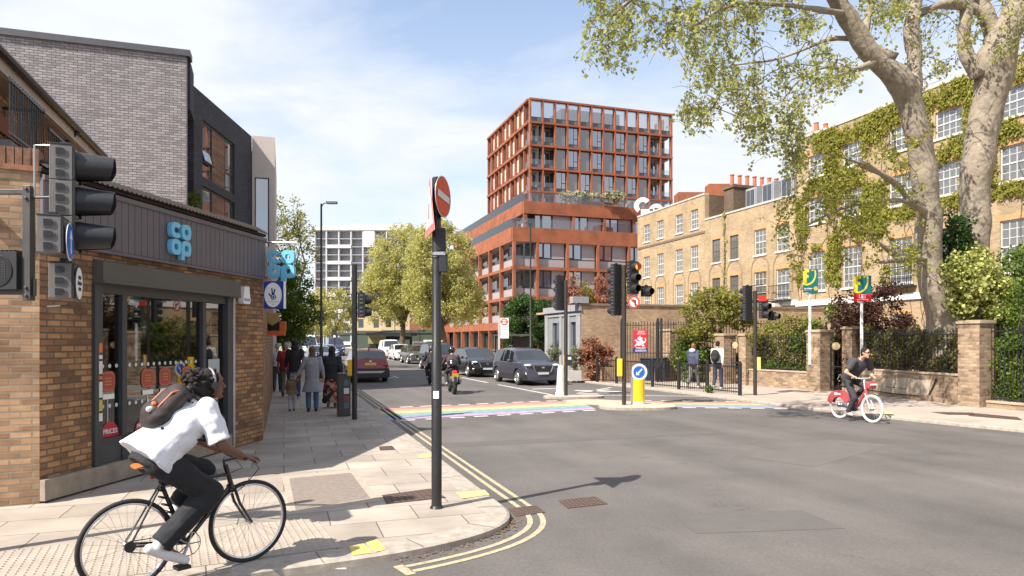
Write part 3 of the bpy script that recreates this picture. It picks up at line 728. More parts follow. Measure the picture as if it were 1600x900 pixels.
co = MB(); co.bx(1.9, 19.1, 1.6, 17, 17, 30.1, M=MF); co.bx(.4, 20.6, .5, 18.6, 29.95, 30.35, M=MF)
for z in zt[1:]: co.bx(.2, 20.7, .2, 18.7, z - .12, z + .12, M=MF)
co.bx(6, 15, 4, 12, 30.2, 33.9, M=MF)
co.build('tower_core', mat('tower_core', (.12, .115, .115), .8), blk)
nwin = 0
def bay(kind, name='window'):
    mb = MB(); w = BW - .3; h = 2.62
    if kind == 0:      # full height grey glass panel
        mb.bx(0, w, 0, .05, 0, h, 0); mb.bx(.07, w - .07, -.02, 0, .07, h - .07, 1)
    elif kind == 1:    # opening window over dark panel
        mb.bx(0, w, 0, .05, 0, h, 0); mb.bx(.05, w * .55, -.02, 0, .5, h - .06, 2); mb.bx(w * .6, w - .06, -.02, 0, .5, 1.15, 2); mb.bx(w * .6, w - .06, -.03, 0, 1.25, h - .06, 2); mb.bx(.03, w - .03, -.03, 0, .02, .42, 3)
    elif kind == 2:    # loggia
        mb.bx(0, w, 1.3, 1.35, 0, h, 4); mb.bx(.2, w * .5, 1.26, 1.3, .05, h - .3, 2); mb.bx(w * .56, w * .9, 1.26, 1.3, .05, h - .3, 0); mb.bx(0, w, -.02, .03, .02, .5, 3); mb.bx(0, w, 0, .015, .55, 1.15, 5)
        mb.bx(0, w, .1, 1.3, h - .03, h, 4)
    elif kind == 3:    # top terrace glazing
        mb.bx(0, w, 0, .04, .02, .6, 3); mb.bx(.02, w - .02, .005, .03, .62, h + .05, 6); mb.bx(0, w, -.01, .05, .6, .66, 0)
    elif kind == 4:
        mb.bx(0, w, 0, .05, 0, h, 0); mb.bx(.06, w * .5, -.02, 0, .06, h - .06, 7); mb.bx(w * .55, w - .06, -.02, 0, .06, h - .06, 7)
    return mb.build(name, [frame_d, greyw, bluglass, greyd, innerc, railglass, paleglass, sideglass])
greyw = glassmat('grey_spandrel_glass', refl=.12, body=True, bodyc=(.10, .10, .095))
paleglass = glassmat('terrace_glazing', tint=(.75, .78, .80), refl=.15)
sideglass = glassmat('side_glass', refl=.55, body=True, bodyc=(.25, .22, .2))
proto = {}
def addbay(kind, M, name='window'):
    if (kind, name) not in proto: o = bay(kind, name); proto[(kind, name)] = o
    else: o = proto[(kind, name)].copy(); col.objects.link(o)
    o.parent = blk; o.matrix_local = M
for r_ in range(5):
    for k in range(NB):
        z = zt[r_ + 1] + .17
        if r_ == 0: kd = 3
        elif k in (0, 1, 10, 11): kd = 2
        else: kd = 0 if (k + (1 if r_ == 3 or r_ == 4 else 0)) % 2 == 0 else 1
        addbay(kd, MF @ Matrix.Translation((k * BW + .15, .1, z)))
sd_ = MB()
for r_ in range(5):
    for k in range(10):
        z = zt[r_ + 1] + .17; x = -(k + 1) * BL + .15; w = BL - .3
        if k == 9 and r_ > 0: continue
        if k == 0 and r_ > 0:
            sd_.bx(x, x + w, 1.2, 1.25, z, z + 2.6, 2, M=MFL); sd_.bx(x, x + w, .0, .03, z, z + .9, 3, M=MFL); continue
        sd_.bx(x, x + w, .12, .16, z, z + 2.65, 0 if (k + r_) % 3 else 1, M=MFL); sd_.bx(x, x + w, .08, .12, z, z + .45, 3, M=MFL)
sd_.build('side_glazing', [mat('pale_side_panel', (.52, .47, .43), .5, var=.04), darkglass, innerc, greyd], blk)
# base, two tiers
fl = [(12.7, 14.3), (9.65, 10.0), (6.35, 6.7), (3.0, 3.9)]
XS = [0, 2.71, 6.33, 10.1, 14.06, 17.9, 21.8]; XL = [0, 4.3, 8.9, 13.5, 18, 22.6, 27.2, 31.8, 36.4]
MP1L = MP1 @ Matrix.Rotation(R(-90), 4, 'Z'); MP2L = MP2 @ Matrix.Rotation(R(-90), 4, 'Z')
fr = MB()
for a, b in fl:
    fr.bx(-.2, 21.9, -.25, .1, a, b, M=MP1); fr.bx(-36.6, -.102, -.25, .1, a, b, M=MP1L)
for x in XS: fr.bx(x - .15, x + .15, -.28, .15, 0, 12.69, M=MP1)
for x in XL[1:]: fr.bx(-x - .16, -x + .16, -.28, .15, 0, 12.69, M=MP1L)
fr.bx(-.2, 21.9, .1, 3, 14.05, 14.27, M=MP1); fr.bx(-36.6, -.2, .1, 3, 14.05, 14.27, M=MP1L)
fr.bx(-.2, 21.9, -.25, .1, 16.3, 17.75, M=MP2); fr.bx(-34, -.102, -.25, .1, 16.3, 17.75, M=MP2L)
for x in (0, 6.0, 10.0, 13.9, 18.0): fr.bx(x - .18, x + .18, -.2, .15, 14.28, 16.29, M=MP2)
for x in XL[1:]: fr.bx(-x - .15, -x + .15, -.2, .15, 14.28, 16.29, M=MP2L)
fr.bx(0, 30, .1, 34, 17.3, 17.55, M=MP2)
fr.build('base_frame', corten, blk)
co = MB(); co.bx(2.71, 22, 1.5, 36, 0, 13.9, M=MP1); co.bx(.8, 22, 1.6, 34, 13.9, 17.3, M=MP2); co.bx(1.6, 2.72, 2.0, 36, 0, 13.9, M=MP1)
for z in (3.4, 6.5, 9.8, 12.8): co.bx(.05, 22, .05, 36, z - .15, z + .12, M=MP1)
co.build('base_core', innerc, blk)
bw = MB()
def podwin(x0, x1, z0, z1, M, low=.9, loggia=False):
    mb = MB(); w = x1 - x0 - .5; h = z1 - z0; T = M @ Matrix.Translation((x0 + .25, .25, z0))
    mb.bx(0, w, 0, .06, 0, low, 1); mb.bx(0, w, -.02, .05, low, low + .07, 0)
    mb.bx(0, w * .5, .0, .05, low + .08, h, 0); mb.bx(.1, w * .15, -.02, 0, low + .25, h - .1, 2); mb.bx(w * .22, w * .45, -.02, 0, low + .15, h - .08, 2)
    mb.bx(w * .51, w, 0, .06, low + .08, h, 1)
    o = mb.build('window', [frame_d, greyp, bluglass], blk); o.matrix_local = T
for (z0, z1) in ((10.01, 12.69), (6.71, 9.64), (3.91, 6.34)):
    for k in range(1, 6): podwin(XS[k], XS[k + 1], z0, z1, MP1)
    mb = MB(); mb.bx(.2, 2.55, .2, .25, 0, .9, 0); mb.bx(.2, 2.5, .18, .2, .9, 1.2, 1); mb.bx(.2, 1.2, 2.0, 2.05, 0, 2.6, 2); mb.bx(1.3, 2.7, 1.9, 1.95, 0, 2.7, 0); mb.bx(2.5, 2.71, .2, 2, 0, 2.7, 0)
    o = mb.build('loggia', [greyp, railglass, darkglass], blk); o.matrix_local = MP1 @ Matrix.Translation((0, 0, z0))
for k, x in enumerate((0, 6.0, 10.0, 13.9)): podwin(x + (1.0 if k == 0 else 0), [6, 10, 13.9, 18][k], 14.28, 16.29, MP2, low=.05)
sd_ = MB()
for (z0, z1) in ((10.01, 12.69), (6.71, 9.64), (3.91, 6.34)):
    for k in range(8):
        a, b = -XL[k + 1] + .16, -XL[k] - .2
        sd_.bx(a, b, .15, .2, z0, z0 + .9, 0, M=MP1L); sd_.bx(a, b, .1, .12, z0 + .9, z0 + 1.25, 1, M=MP1L); sd_.bx(a, (a + b) / 2, 1.3, 1.4, z0, z1, 2, M=MP1L); sd_.bx((a + b) / 2, b, 1.2, 1.3, z0, z1, 3, M=MP1L)
sd_.build('side_glazing', [greyp, railglass, darkglass, greyw], blk); sd_ = MB()
for k in range(7): a, b = -XL[k + 1] + .16, -XL[k] - .2; sd_.bx(a, (a + b) / 2, .4, .45, 14.3, 16.28, 2, M=MP2L); sd_.bx((a + b) / 2, b, .3, .4, 14.3, 16.28, 0, M=MP2L)
sd_.build('side_glazing', [greyp, railglass, darkglass, greyw], blk)
gr_ = MB()
gr_.bx(-.2, 21.9, -.15, -.12, 14.3, 15.3, M=MP1); gr_.bx(-36.4, -.1, -.15, -.12, 14.3, 15.3, M=MP1L); gr_.bx(-.2, 21.9, -.15, -.12, 17.75, 18.75, M=MP2); gr_.bx(-33.9, -.1, -.15, -.12, 17.75, 18.75, M=MP2L)
gr_.build('balustrade', railglass, blk)
sh = MB()
for k in range(9): a, b = -XL[min(k, 7) + 1] + .2, -XL[min(k, 7)] - .2; sh.bx(a, b, .6, .65, 0, 3, 0, M=MP1L)
for k in range(6): sh.bx(XS[k] + .2, XS[k + 1] - .2, .5, .55, 0, 3, 0, M=MP1)
sh.build('shopfront_glazing', darkglass, blk)
mb = MB()
mb.bx(7, 12.5, .3, .9, 17.75, 18.3, M=MP2); mb.bx(15.5, 20, .3, .9, 17.75, 18.3, M=MP2); mb.build('planter', corten, blk)
# rusty roof boxes seen above the houses
rf = MB(); e = at(1150, 290, 66); rf.bx(at(1060, 0, 72).x, at(1112, 0, 72).x, 72, 74, 6, at(0, 300, 72).z); rf.bx(at(1108, 0, 68).x, at(1152, 0, 68).x, 68, 69.5, 6, at(0, 287, 68).z)
rf.build('roof_plant_room', corten, blk)
# white half wheel sculpture on the roof terrace
sc = thing('roof_sculpture', 'white broken ring sculpture on the roof terrace of the rust framed block', 'sculpture', at(1008, 322, 82))
mb = MB()
def arcplate(mb, cx, cz, r0, r1, a0, a1, y0, y1, n=18):
    for k in range(n):
        a = a0 + (a1 - a0) * k / n; b = a0 + (a1 - a0) * (k + 1) / n
        mb.plate([(cx + r * math.cos(t), cz + r * math.sin(t)) for r, t in ((r0, a), (r1, a), (r1, b), (r0, b))], y0, y1)
arcplate(mb, -.3, .0, .5, 1.0, R(40), R(230), -.2, .2); arcplate(mb, 1.3, -.6, .4, .85, R(0), R(180), -.2, .2); mb.bx(-.5, 1.1, -.2, .2, -1.1, -.4)
mb.build('ring', white, sc)
# ---------------------------------------------------------------- slab block in the distance
sb = thing('tower_block', 'pale concrete balcony block far up the street behind the plane trees', 'building', (0, 0, 0))
Y0 = 150; x0, x1 = at(492, 0, Y0).x, at(640, 0, Y0).x; zt_ = at(0, 360, Y0).z
mb = MB(); mb.bx(x0, x1, Y0 + 1.3, Y0 + 14, 0, zt_); mb.build('wall', mat('haze_tinted_concrete', (.36, .37, .39), .9, var=.06, scale=.3), sb)  # bluish distance haze is mixed into the wall colour
mb = MB(); mb.bx(x0 - .3, x1, Y0 - .3, Y0 + 14, zt_, zt_ + 1.0); mb.bx(at(545, 0, Y0).x, x1, Y0 + 2, Y0 + 12, zt_ + 1, zt_ + 1.7); mb.build('roof', MAT['pale_cladding'] if 'pale_cladding' in MAT else mat('pale_roof_edge', (.50, .49, .48), .7), sb)
U = [492, 510, 529.5, 548.5, 567, 585, 604, 622, 640]
mb = MB()
for u in U: x = at(u, 0, Y0).x; mb.bx(x - .14, x + .14, Y0 - .12, Y0 + 1.3, 0, zt_)
zz = zt_; k = 0
zlev = []
while zz > 0: mb.bx(x0, x1, Y0 - .02, Y0 + 1.3, zz - .1, zz + .0); zlev.append(zz); zz -= 1.75
mb.build('balcony_grid', mat('pale_grid', (.46, .46, .475), .8), sb)
mb = MB()
for i, z in enumerate(zlev):
    if i % 2 == 0 and i: mb = MB(); mb.bx(at(509.5, 0, Y0).x, at(548.5, 0, Y0).x, Y0 - .3, Y0 - .14, z - .35, z + .35); mb.build('balcony_front', white, sb)
mb = MB(); mb.bx(at(568.5, 0, Y0).x, at(584, 0, Y0).x, Y0 - .2, Y0 - .1, zt_ - 3.6, zt_ - .1); mb.build('blank_panel', white, sb)
mb = MB()
for i, z in enumerate(zlev):
    for a, b in zip(U[:-1], U[1:]):
        xa, xb = at(a, 0, Y0).x + .3, at(b, 0, Y0).x - .3; n = 4
        for q in range(n):
            w_ = (xb - xa) / n; mb.bx(xa + q * w_ + .05, xa + (q + 1) * w_ - .06, Y0 + 1.25, Y0 + 1.29, z - (1.5 if i % 2 else 1.65), z - .5)
mb.build('windows', mat('haze_tinted_glass', (.27, .30, .34), .3), sb)['kind'] = 'stuff'  # panes lightened: distance haze is put into their colour
# ---------------------------------------------------------------- grey brick block on our side
lb = brick('pale_grey_brick', (.32, .30, .305), (.19, .175, .182), (.08, .07, .07), bw=.235, bh=.080, ms=.010, tint=.08, dark=.1, bump=.6)
db = brick('charcoal_brick', (.055, .055, .065), (.035, .036, .044), (.02, .02, .022), bw=.25, bh=.09, tint=.15, dark=.3)
gb = thing('grey_brick_block', 'four storey block with pale grey brick flank and charcoal brick street front', 'building', (0, 0, 0))
D_ = Vector((-10.6, 22.5, 0)); ZT = 11.15
# flank: from D leftwards (direction -Q)
def wallquad(mb, a, b, z0, z1, th=.3, mi=0):
    a = Vector((a[0], a[1], 0)); b = Vector((b[0], b[1], 0)); d = (b - a); L = d.length; rz = math.atan2(d.y, d.x)
    mb.bx(0, L, 0, th, z0, z1, mi, M=Matrix.Translation(a) @ Matrix.Rotation(rz, 4, 'Z'))
mb = MB(); a = D_ - Q * 26
mb.bx(0, 26, 0, .3, 0, ZT)
o = mb.build('flank_wall', lb, gb, loc=tuple(a)); o.rotation_euler = (0, 0, FRZ)
mb = MB(); mb.bx(-.1, 26.12, -.08, .5, ZT, ZT + .2); o = mb.build('coping', mat('zinc', (.08, .08, .09), .5, .3), gb, loc=tuple(a)); o.rotation_euler = (0, 0, FRZ)
mb = MB(); mb.bx(16.3, 16.33, -.006, 0, 0, ZT); o = mb.build('movement_joint', mat('joint_dark', (.12, .09, .085), .9), gb, loc=tuple(a)); o.rotation_euler = (0, 0, FRZ)
E1 = Vector((-11.05, 24.0, 0)); E2 = Vector((-11.30, 30.0, 0))
def wframe(a, b): d = b - a; return a, math.atan2(d.y, d.x), d.length
# recess between flank and street front
mb = MB(); wallquad(mb, D_ - Q * .9, E1 - Q * .9, 0, ZT, .3); mb.build('recess_wall', db, gb)
mb = MB(); wallquad(mb, D_ + Vector((-.02, .31, 0)), E1, ZT - 1.6, ZT, .29); mb.bx(-12.3, -10.7, 22.6, 24.1, 3.2, 3.5); mb.build('recess_soffit', db, gb)
for z in (5.2, 8.0):
    mb = MB(); M_ = Matrix.Translation(D_ - Q * .25) @ Matrix.Rotation(math.atan2(1.5, -.45), 4, 'Z')
    mb.bx(0, 1.5, 0, .05, z, z + 1.2, M=M_); mb.bx(0, 1.5, 0, 1.0, z - .2, z - .02, M=M_); mb.build('balcony', mat('glass_balustrade_grey', (.22, .23, .25), .3), gb)
p, rz, L = wframe(E1, E2)
H2 = 10.75
# facade measured on that wall: windows between 1.1 .. 3.6
wz = [(7.76, 9.83), (5.2, 7.46)]
mb = MB(); facade(mb, 0, L, 0, H2, [(.75, 3.95, a_, b_) for a_, b_ in wz], 0, .18); mb.quad((0, 0, 0), (0, 9, 0), (0, 9, H2), (0, 0, H2)); mb.quad((L, 0, 0), (L, 9, 0), (L, 9, H2), (L, 0, H2)); mb.quad((0, .18, H2), (L, .18, H2), (L, 9, H2), (0, 9, H2)); mb.bx(0, L, 0, .18, H2 - .001, H2 + .0)
# local frame faces -y: facade points to the road when x runs away from us on the left side -> flip
o = mb.build('street_wall', db, gb, loc=tuple(p)); o.rotation_euler = (0, 0, rz)
wood = brick('weathered_boards', (.24, .12, .065), (.16, .085, .05), (.05, .03, .02), bw=2.2, bh=.10, ms=.006, tint=.35, dark=.5)
for a_, b_ in wz:
    f = MB()
    for x in (.75, 1.75, 3.05, 3.88): f.bx(x, x + .07, .06, .13, a_, b_)
    f.bx(.82, 3.88, .06, .128, a_, a_ + .07); f.bx(.82, 3.88, .06, .128, b_ - .07, b_); zm = a_ + (b_ - a_) * .30; f.bx(.82, 1.75, .07, .12, zm, zm + .06); f.bx(3.12, 3.88, .07, .12, zm + .1, zm + .16)
    fo = f.build('window', frame_d, gb, loc=tuple(p)); fo.rotation_euler = (0, 0, rz)
    g_ = MB(); g_.bx(.82, 1.75, .10, .11, a_ + .05, b_ - .05); g_.bx(3.12, 3.88, .10, .11, a_ + .05, b_ - .05); g_.build('pane', glassmat('office_glass', refl=.3, body=True, bodyc=(.08, .07, .06)), fo)
    g_ = MB(); g_.bx(1.82, 3.05, .07, .12, a_ + .07, b_ - .07); g_.build('timber_panel', wood, fo)
# opened casement
f = MB(); M_ = Matrix.Translation((.84, -.02, 8.35)) @ Matrix.Rotation(R(-16), 4, 'X')
f.bx(0, .92, -.03, .03, 0, .06, M=M_); f.bx(0, .92, -.03, .03, 1.4, 1.46, M=M_); f.bx(0, .06, -.03, .03, .06, 1.4, M=M_); f.bx(.86, .92, -.03, .03, .06, 1.4, M=M_)
fo = f.build('open_casement', frame_d, gb, loc=tuple(p)); fo.rotation_euler = (0, 0, rz)
g_ = MB(); g_.bx(.06, .86, -.008, .008, .06, 1.4, M=M_); g_.build('pane', MAT['office_glass'], fo)
# white clad bay
wbx = thing('pale_clad_block', 'narrow pale concrete clad bay standing beyond the charcoal brick front', 'building', tuple(E2))
pc = mat('pale_cladding', (.50, .44, .40), .7, var=.06)
M_ = Matrix.Rotation(FRZ, 4, 'Z')
mb = MB()
mb.bx(.02, .95, .02, .3, 9.0, 10.8, M=M_); mb.bx(.02, .12, .02, .3, 0, 9, M=M_); mb.bx(.72, .95, .02, .3, 0, 9, M=M_); mb.bx(.12, .72, .02, .3, 5.5, 6.0, M=M_); mb.bx(.12, .72, .02, .3, 0, 2.8, M=M_)
mb.bx(.02, .95, .3, 8, 10.6, 10.8, M=M_); mb.bx(.75, .95, .3, 8, 0, 10.6, M=M_); mb.bx(-6, .02, .32, 8, 0, 10.6, M=M_)
mb.build('wall', pc, wbx)
mb = MB(); mb.bx(.12, .72, .16, .2, 6.0, 9.0, M=M_); mb.bx(.12, .72, .16, .2, 2.8, 5.5, M=M_); mb.build('pane', bluglass, wbx)
mb = MB(); mb.bx(.12, .17, .1, .16, 2.8, 9, M=M_); mb.bx(.66, .72, .1, .16, 2.8, 9, M=M_); mb.build('window_frame', frame_d, wbx)
# further plain row on our side up the street
fb = thing('street_building', 'dark fronted row of shops further up the shaded pavement', 'building', (0, 0, 0))
mb = MB(); a = E2 + S * 2.5 - Q * .2
wallquad(mb, a + Q * 0, a + S * 22, 0, 7.5, .3); mb.build('wall', db, fb)
# ---------------------------------------------------------------- corner shop
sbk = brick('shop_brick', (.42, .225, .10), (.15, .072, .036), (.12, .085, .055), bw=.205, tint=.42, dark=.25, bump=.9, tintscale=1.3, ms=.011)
purple = mat('purple_grey_boards', (.115, .099, .112), .5, var=.07)
grey_sh = mat('grey_shutter_box', (.075, .075, .068), .45, var=.12)
sframe = mat('graphite_shop_frame', (.045, .05, .055), .4, var=.15)
shop = thing('corner_shop', 'brick corner shop with purple grey fascia and large shop window', 'shop', (-5.40, 7.90, 0), math.atan2(5.0, .75))
# local x runs away from us along the front, front faces -y (towards the road)
Ls = math.hypot(.75, 5.0); ZR = 3.86
def sx(u):     # px on the shop front -> local x
    k = (u - 800) / 1080; t = (k * 7.9 + 5.4) / (.75 - 5.0 * k); return t * Ls
def sz(u, v): t = sx(u) / Ls; Y = 7.9 + 5 * t; return CAMZ + (HOR - v) / 1080 * Y
X0, X1 = sx(146), sx(357)
ZW = 2.62
mb = MB(); facade(mb, 0, Ls, 0, ZR, [(X0, X1, .2, 2.95)], 0, .16)
mb.quad((0, .16, ZR - .5), (Ls, .16, ZR - .5), (Ls, 7, ZR - .5), (0, 7, ZR - .5)); mb.bx(0, Ls, .25, .3, 2.7, ZR)
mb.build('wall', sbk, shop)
# other faces of the shop
O = Vector((-5.40, 7.90, 0)); Bc = Vector((-4.65, 12.9, 0))
mb = MB(); lft = O + Vector((-.90, -.43, 0)).normalized() * 7; wallquad(mb, lft, O, 0, 3.97, .3)
o_ = thing('brick_side_wall', 'sunlit brick end wall of the shop with soldier course top at left edge', 'wall', tuple(lft), math.atan2((O - lft).y, (O - lft).x))
LL = (O - lft).length
mb = MB(); mb.bx(0, LL, 0, .3, 0, 3.86, 0); mb.build('wall', brick('lit_shop_brick', (.46, .285, .16), (.22, .12, .065), (.25, .20, .145), bw=.21, tint=.36, dark=.25, bump=.9, tintscale=1.5, ms=.011), o_)  # paler copy of the shop brick, sunlight put into its colour
mb = MB(); mb.bx(-.02, LL + .03, -.03, .32, 3.86, 3.92)
mb.build('tile_creasing', mat('tile_orange', (.26, .12, .065), .8, var=.3, scale=12), o_)
mb = MB(); n = int(LL / .078)
for k in range(n): mb.bx(k * LL / n + .005, (k + 1) * LL / n - .005, -.005 - random.random() * .006, .3, 3.92, 4.12)
mb.build('soldier_course', mat('soldier_brick', (.20, .10, .06), .85, var=.5, scale=9), o_)
mb = MB(); mb.box((LL - .42, -.03, 3.25), (.10, .06, .12)); mb.tube([(LL - .42, -.08, 3.30), (LL - .40, -.10, 3.62)], .02, 6); mb.build('broken_camera_bracket', offwhite, o_)
mb = MB(); wallquad(mb, Bc, Bc + S * 12.4, 0, ZR - .05, .3); mb.quad(tuple(Bc + Vector((0, 0, ZR - .5))), tuple(Bc + S * 12.4 + Vector((0, 0, ZR - .5))), tuple(Bc + S * 12.4 - Q * 8 + Vector((0, 0, ZR - .5))), tuple(Bc - Q * 8 + Vector((0, 0, ZR - .5))))
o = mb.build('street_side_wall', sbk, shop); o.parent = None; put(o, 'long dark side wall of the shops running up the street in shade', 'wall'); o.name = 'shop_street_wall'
# coping of crinkly tiles
mb = MB(); mb.bx(-.03, Ls + .03, -.05, .32, ZR, ZR + .05)
n = int(Ls / .09)
for k in range(n): x = k * Ls / n; mb.add([(x, -.10, ZR + .045), (x + Ls / n, -.10, ZR + .045), (x + Ls / n, .1, ZR + .16), (x, .1, ZR + .16), (x + Ls / n * .5, -.10, ZR + .075), (x + Ls / n * .5, .1, ZR + .19)], [(0, 4, 5, 3), (4, 1, 2, 5), (0, 1, 4)])
mb.bx(0, Ls, .1, .3, ZR + .05, ZR + .17)
mb.build('tile_coping', mat('brown_tile', (.022, .014, .011), .8, var=.35, scale=10), shop)
# fascia boards
mb = MB(); z0, z1 = 3.05, 3.80
n = 40
mb.bx(-.0, Ls + .0, -.045, -.003, z0, z1)
for k in range(n + 1):
    x = Ls * k / n
    if k < n: mb.bx(x + .005, x + Ls / n - .005, -.053, -.045, z0 + .05, z1 - .02)
mb.bx(-.01, Ls + .01, -.075, -.045, z1 - .03, z1 + .03); mb.bx(-.01, Ls + .01, -.075, -.045, z0, z0 + .035)
mb.build('fascia', purple, shop)
mb = MB(); mb.bx(X0 - .02, X1 + .12, -.16, -.003, 2.66, 2.93); mb.bx(X0 - .02, X1 + .12, -.172, -.16, 2.66, 2.70); mb.build('shutter_box', grey_sh, shop, bev=.01)
# window frames
zt2, zb = 2.66, .2
mb = MB()
xs = [X0, sx(192), sx(322), X1 - .02]
mb.bx(X0 - .03, X0 + .10, -.05, .08, zb, zt2); mb.bx(X1 - .10, X1 + .04, -.05, .08, zb, zt2)
for x in (sx(193), sx(318)): mb.bx(x - .045, x + .045, -.02, .08, zb, zt2)
mb.bx(X0, X1, -.02, .078, zb, zb + .06); mb.bx(X0, X1, -.022, .078, zt2 - .12, zt2 + .3); mb.bx(X0, X1, -.02, .07, .60, .67)
fo = mb.build('shop_window', sframe, shop)
mb = MB(); mb.bx(X0 + .1, X1 - .1, .0, .03, zb + .06, .60); mb.build('kick_panel', mat('kick_panel', (.055, .06, .068), .45), fo)
mb = MB(); mb.quad((X0 + .1, .04, .67), (X1 - .1, .04, .67), (X1 - .1, .04, zt2 - .12), (X0 + .1, .04, zt2 - .12)); mb.build('pane', clearglass, fo)
mb = MB(); x = X0 + .07
zz = 1.9
for k, (h, ci) in enumerate(((.12, 0), (.05, 1), (.16, 1), (.04, 0), (.2, 1), (.14, 2), (.1, 1))):
    mb.bx(x - .035, x + .02, -.054, -.05, zz - h, zz, ci); zz -= h + .03
mb.build('stickers', [mat('sticker_orange', (.6, .15, .04), .5), mat('sticker_white', (.6, .6, .58), .5), mat('sticker_ochre', (.5, .4, .1), .5)], fo)
# decals on the glass
mb = MB()
def disc(mb, x, z, r, y, n=18, sx_=1, mi=0, sq=1):
    mb.add([(x + math.copysign(abs(math.cos(2 * PI * k / n)) ** sq, math.cos(2 * PI * k / n)) * r * sx_, y, z + math.copysign(abs(math.sin(2 * PI * k / n)) ** sq, math.sin(2 * PI * k / n)) * r) for k in range(n)], [tuple(range(n))], mi)
x = X0 + .2
while x < X1 - .15:
    if all(abs(x - q) > .06 for q in (sx(193), sx(318))):
        for z_, ok in ((1.60, 1), (1.08, x < sx(300))):
            if ok: mb = MB(); disc(mb, x, z_, .027, .034); mb.build('dot_decal', mat('frosted_dot', (.52, .56, .56), .6), fo)
    x += .125
for u in (172, 234, 261, 295):
    x = sx(u); mb = MB(); disc(mb, x, 1.40, .135, .032, 28, 1.0, 0, .55); disc(mb, x, 1.40, .118, .030, 28, 1.0, 1, .55); disc(mb, x, 1.40, .110, .028, 28, 1.0, 0, .55)
    for q in range(3): mb.bx(x - .06, x + .06, .024, .027, 1.435 - q * .04, 1.447 - q * .04, 1)
    mb.bx(x - .11, x + .11, .026, .032, 1.17, 1.235, 2); mb.tube([(x, .035, 1.17), (x, .035, .75)], .004, 5, mi=2)
    mb.build('round_poster', [mat('poster_red', (.36, .06, .045), .5), mat('poster_gold', (.42, .26, .1), .5), white], fo)
for u, s_ in ((175, .17), (226, .15)):
    x = sx(u); mb = MB(); pts = [(x + s_ * math.cos(PI * k / 16), .675 + s_ * 1.15 * math.sin(PI * k / 16)) for k in range(17)]; mb.plate(pts, .03, .034); d_ = mb.build('price_decal', mat('decal_red', (.42, .03, .04), .5), fo)
    text('price_lettering', 'PRICES', .085, white, fo, (x, .024, .745), ext=.001, bold=.001)
x = sx(337); mb = MB(); mb.bx(x - .16, x + .16, .03, .034, 1.38, 1.62); mb.build('paper_notice', mat('paper', (.42, .46, .46), .7), fo)
# interior
room = MB()
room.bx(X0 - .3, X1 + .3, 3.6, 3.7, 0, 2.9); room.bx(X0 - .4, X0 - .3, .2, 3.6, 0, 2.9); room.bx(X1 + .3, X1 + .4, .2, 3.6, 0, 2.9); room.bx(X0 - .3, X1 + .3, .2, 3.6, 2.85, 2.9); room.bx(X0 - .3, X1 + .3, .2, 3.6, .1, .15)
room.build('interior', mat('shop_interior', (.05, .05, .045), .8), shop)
sh_ = MB()
for k in range(5):
    for j in range(4):
        for i in range(6):
            x = X0 + .2 + k * .6 + i * .085; sh_.bx(x, x + .07, 2.6, 2.75, .35 + j * .5, .35 + j * .5 + random.uniform(.12, .25), random.randrange(4))
    for j in range(5): sh_.bx(X0 + .1 + k * .62, X0 + .66 + k * .62, 2.5, 2.9, .28 + j * .5, .32 + j * .5, 4)
sh_.build('shelves', [mat('pack_a', (.35, .1, .06), .5), mat('pack_b', (.4, .35, .1), .5), mat('pack_c', (.1, .2, .12), .5), mat('pack_d', (.3, .3, .28), .5), mat('shelf_metal', (.12, .12, .12), .5)], shop)
# stone plinth under the front
mb = MB(); mb.bx(-.0, X1, -.07, -.003, .1, .34); mb.build('stone_plinth', mat('plinth_stone', (.28, .235, .185), .85, var=.25, scale=5, bump=.4), shop)
mb = MB(); mb.tube([(X1 + .1, -.04, .1), (X1 + .1, -.04, 2.7)], .025, 8); mb.build('cable_pipe', steel, shop)
# alarm box
al = thing('alarm_box', 'white wedge shaped alarm box on the brick at the end of the shop window', 'alarm box', tuple(at(379, 457, 11.65)), shop.rotation_euler.z)
al.location = shop.matrix_basis @ Vector((sx(377), -.01, 2.72))
mb = MB(); mb.plate([(-.10, -.15), (.10, -.15), (.12, -.10), (.075, .15), (-.075, .15), (-.12, -.10)], -.10, 0); mb.build('cover', white, al, bev=.01)
text('lettering', 'SECOM', .055, bluep, al, (0, -.103, -.08), ext=.001, bold=.001)
# logo on the fascia
logob = mat('logo_blue', (.15, .48, .68), .4, var=.03); logoe = mat('logo_edge', (.03, .15, .24), .5)
def rring(mb, cx, cz, ro, ri, a0, a1, y0, y1, n=26, p=.72):
    def P_(r, a): return (cx + math.copysign(abs(math.cos(a)) ** p, math.cos(a)) * r, cz + math.copysign(abs(math.sin(a)) ** p, math.sin(a)) * r)
    for k in range(n):
        a = a0 + (a1 - a0) * k / n; b = a0 + (a1 - a0) * (k + 1) / n
        mb.plate([P_(ri, a), P_(ro, a), P_(ro, b), P_(ri, b)], y0, y1)
def coop(root, s, y0, y1, name='letter'):
    """c o / o p as chunky rounded rings"""
    for nm, cx, cz, a0, a1 in (('c', -.5, .5, R(30), R(330)), ('o', .5, .5, 0, 2 * PI), ('o', -.5, -.5, 0, 2 * PI), ('p', .5, -.5, 0, 2 * PI)):
        mb = MB(); rring(mb, cx * s * 1.04, cz * s * 1.04, .49 * s, .19 * s, a0, a1, y0, y1)
        if nm == 'p': mb.bx(.0 * s + .01 * s, .31 * s, y0 + .002, y1 - .002, -1.28 * s, -.5 * s)
        mb.build('letter_' + nm, logob, root)
lg = thing('shop_logo', 'light blue two row rounded letter logo fixed on the purple grey fascia', 'shop sign', (0, 0, 0), shop.rotation_euler.z)
lg.location = shop.matrix_basis @ Vector((sx(271), -.065, 3.43)); coop(lg, .235, -.07, 0)
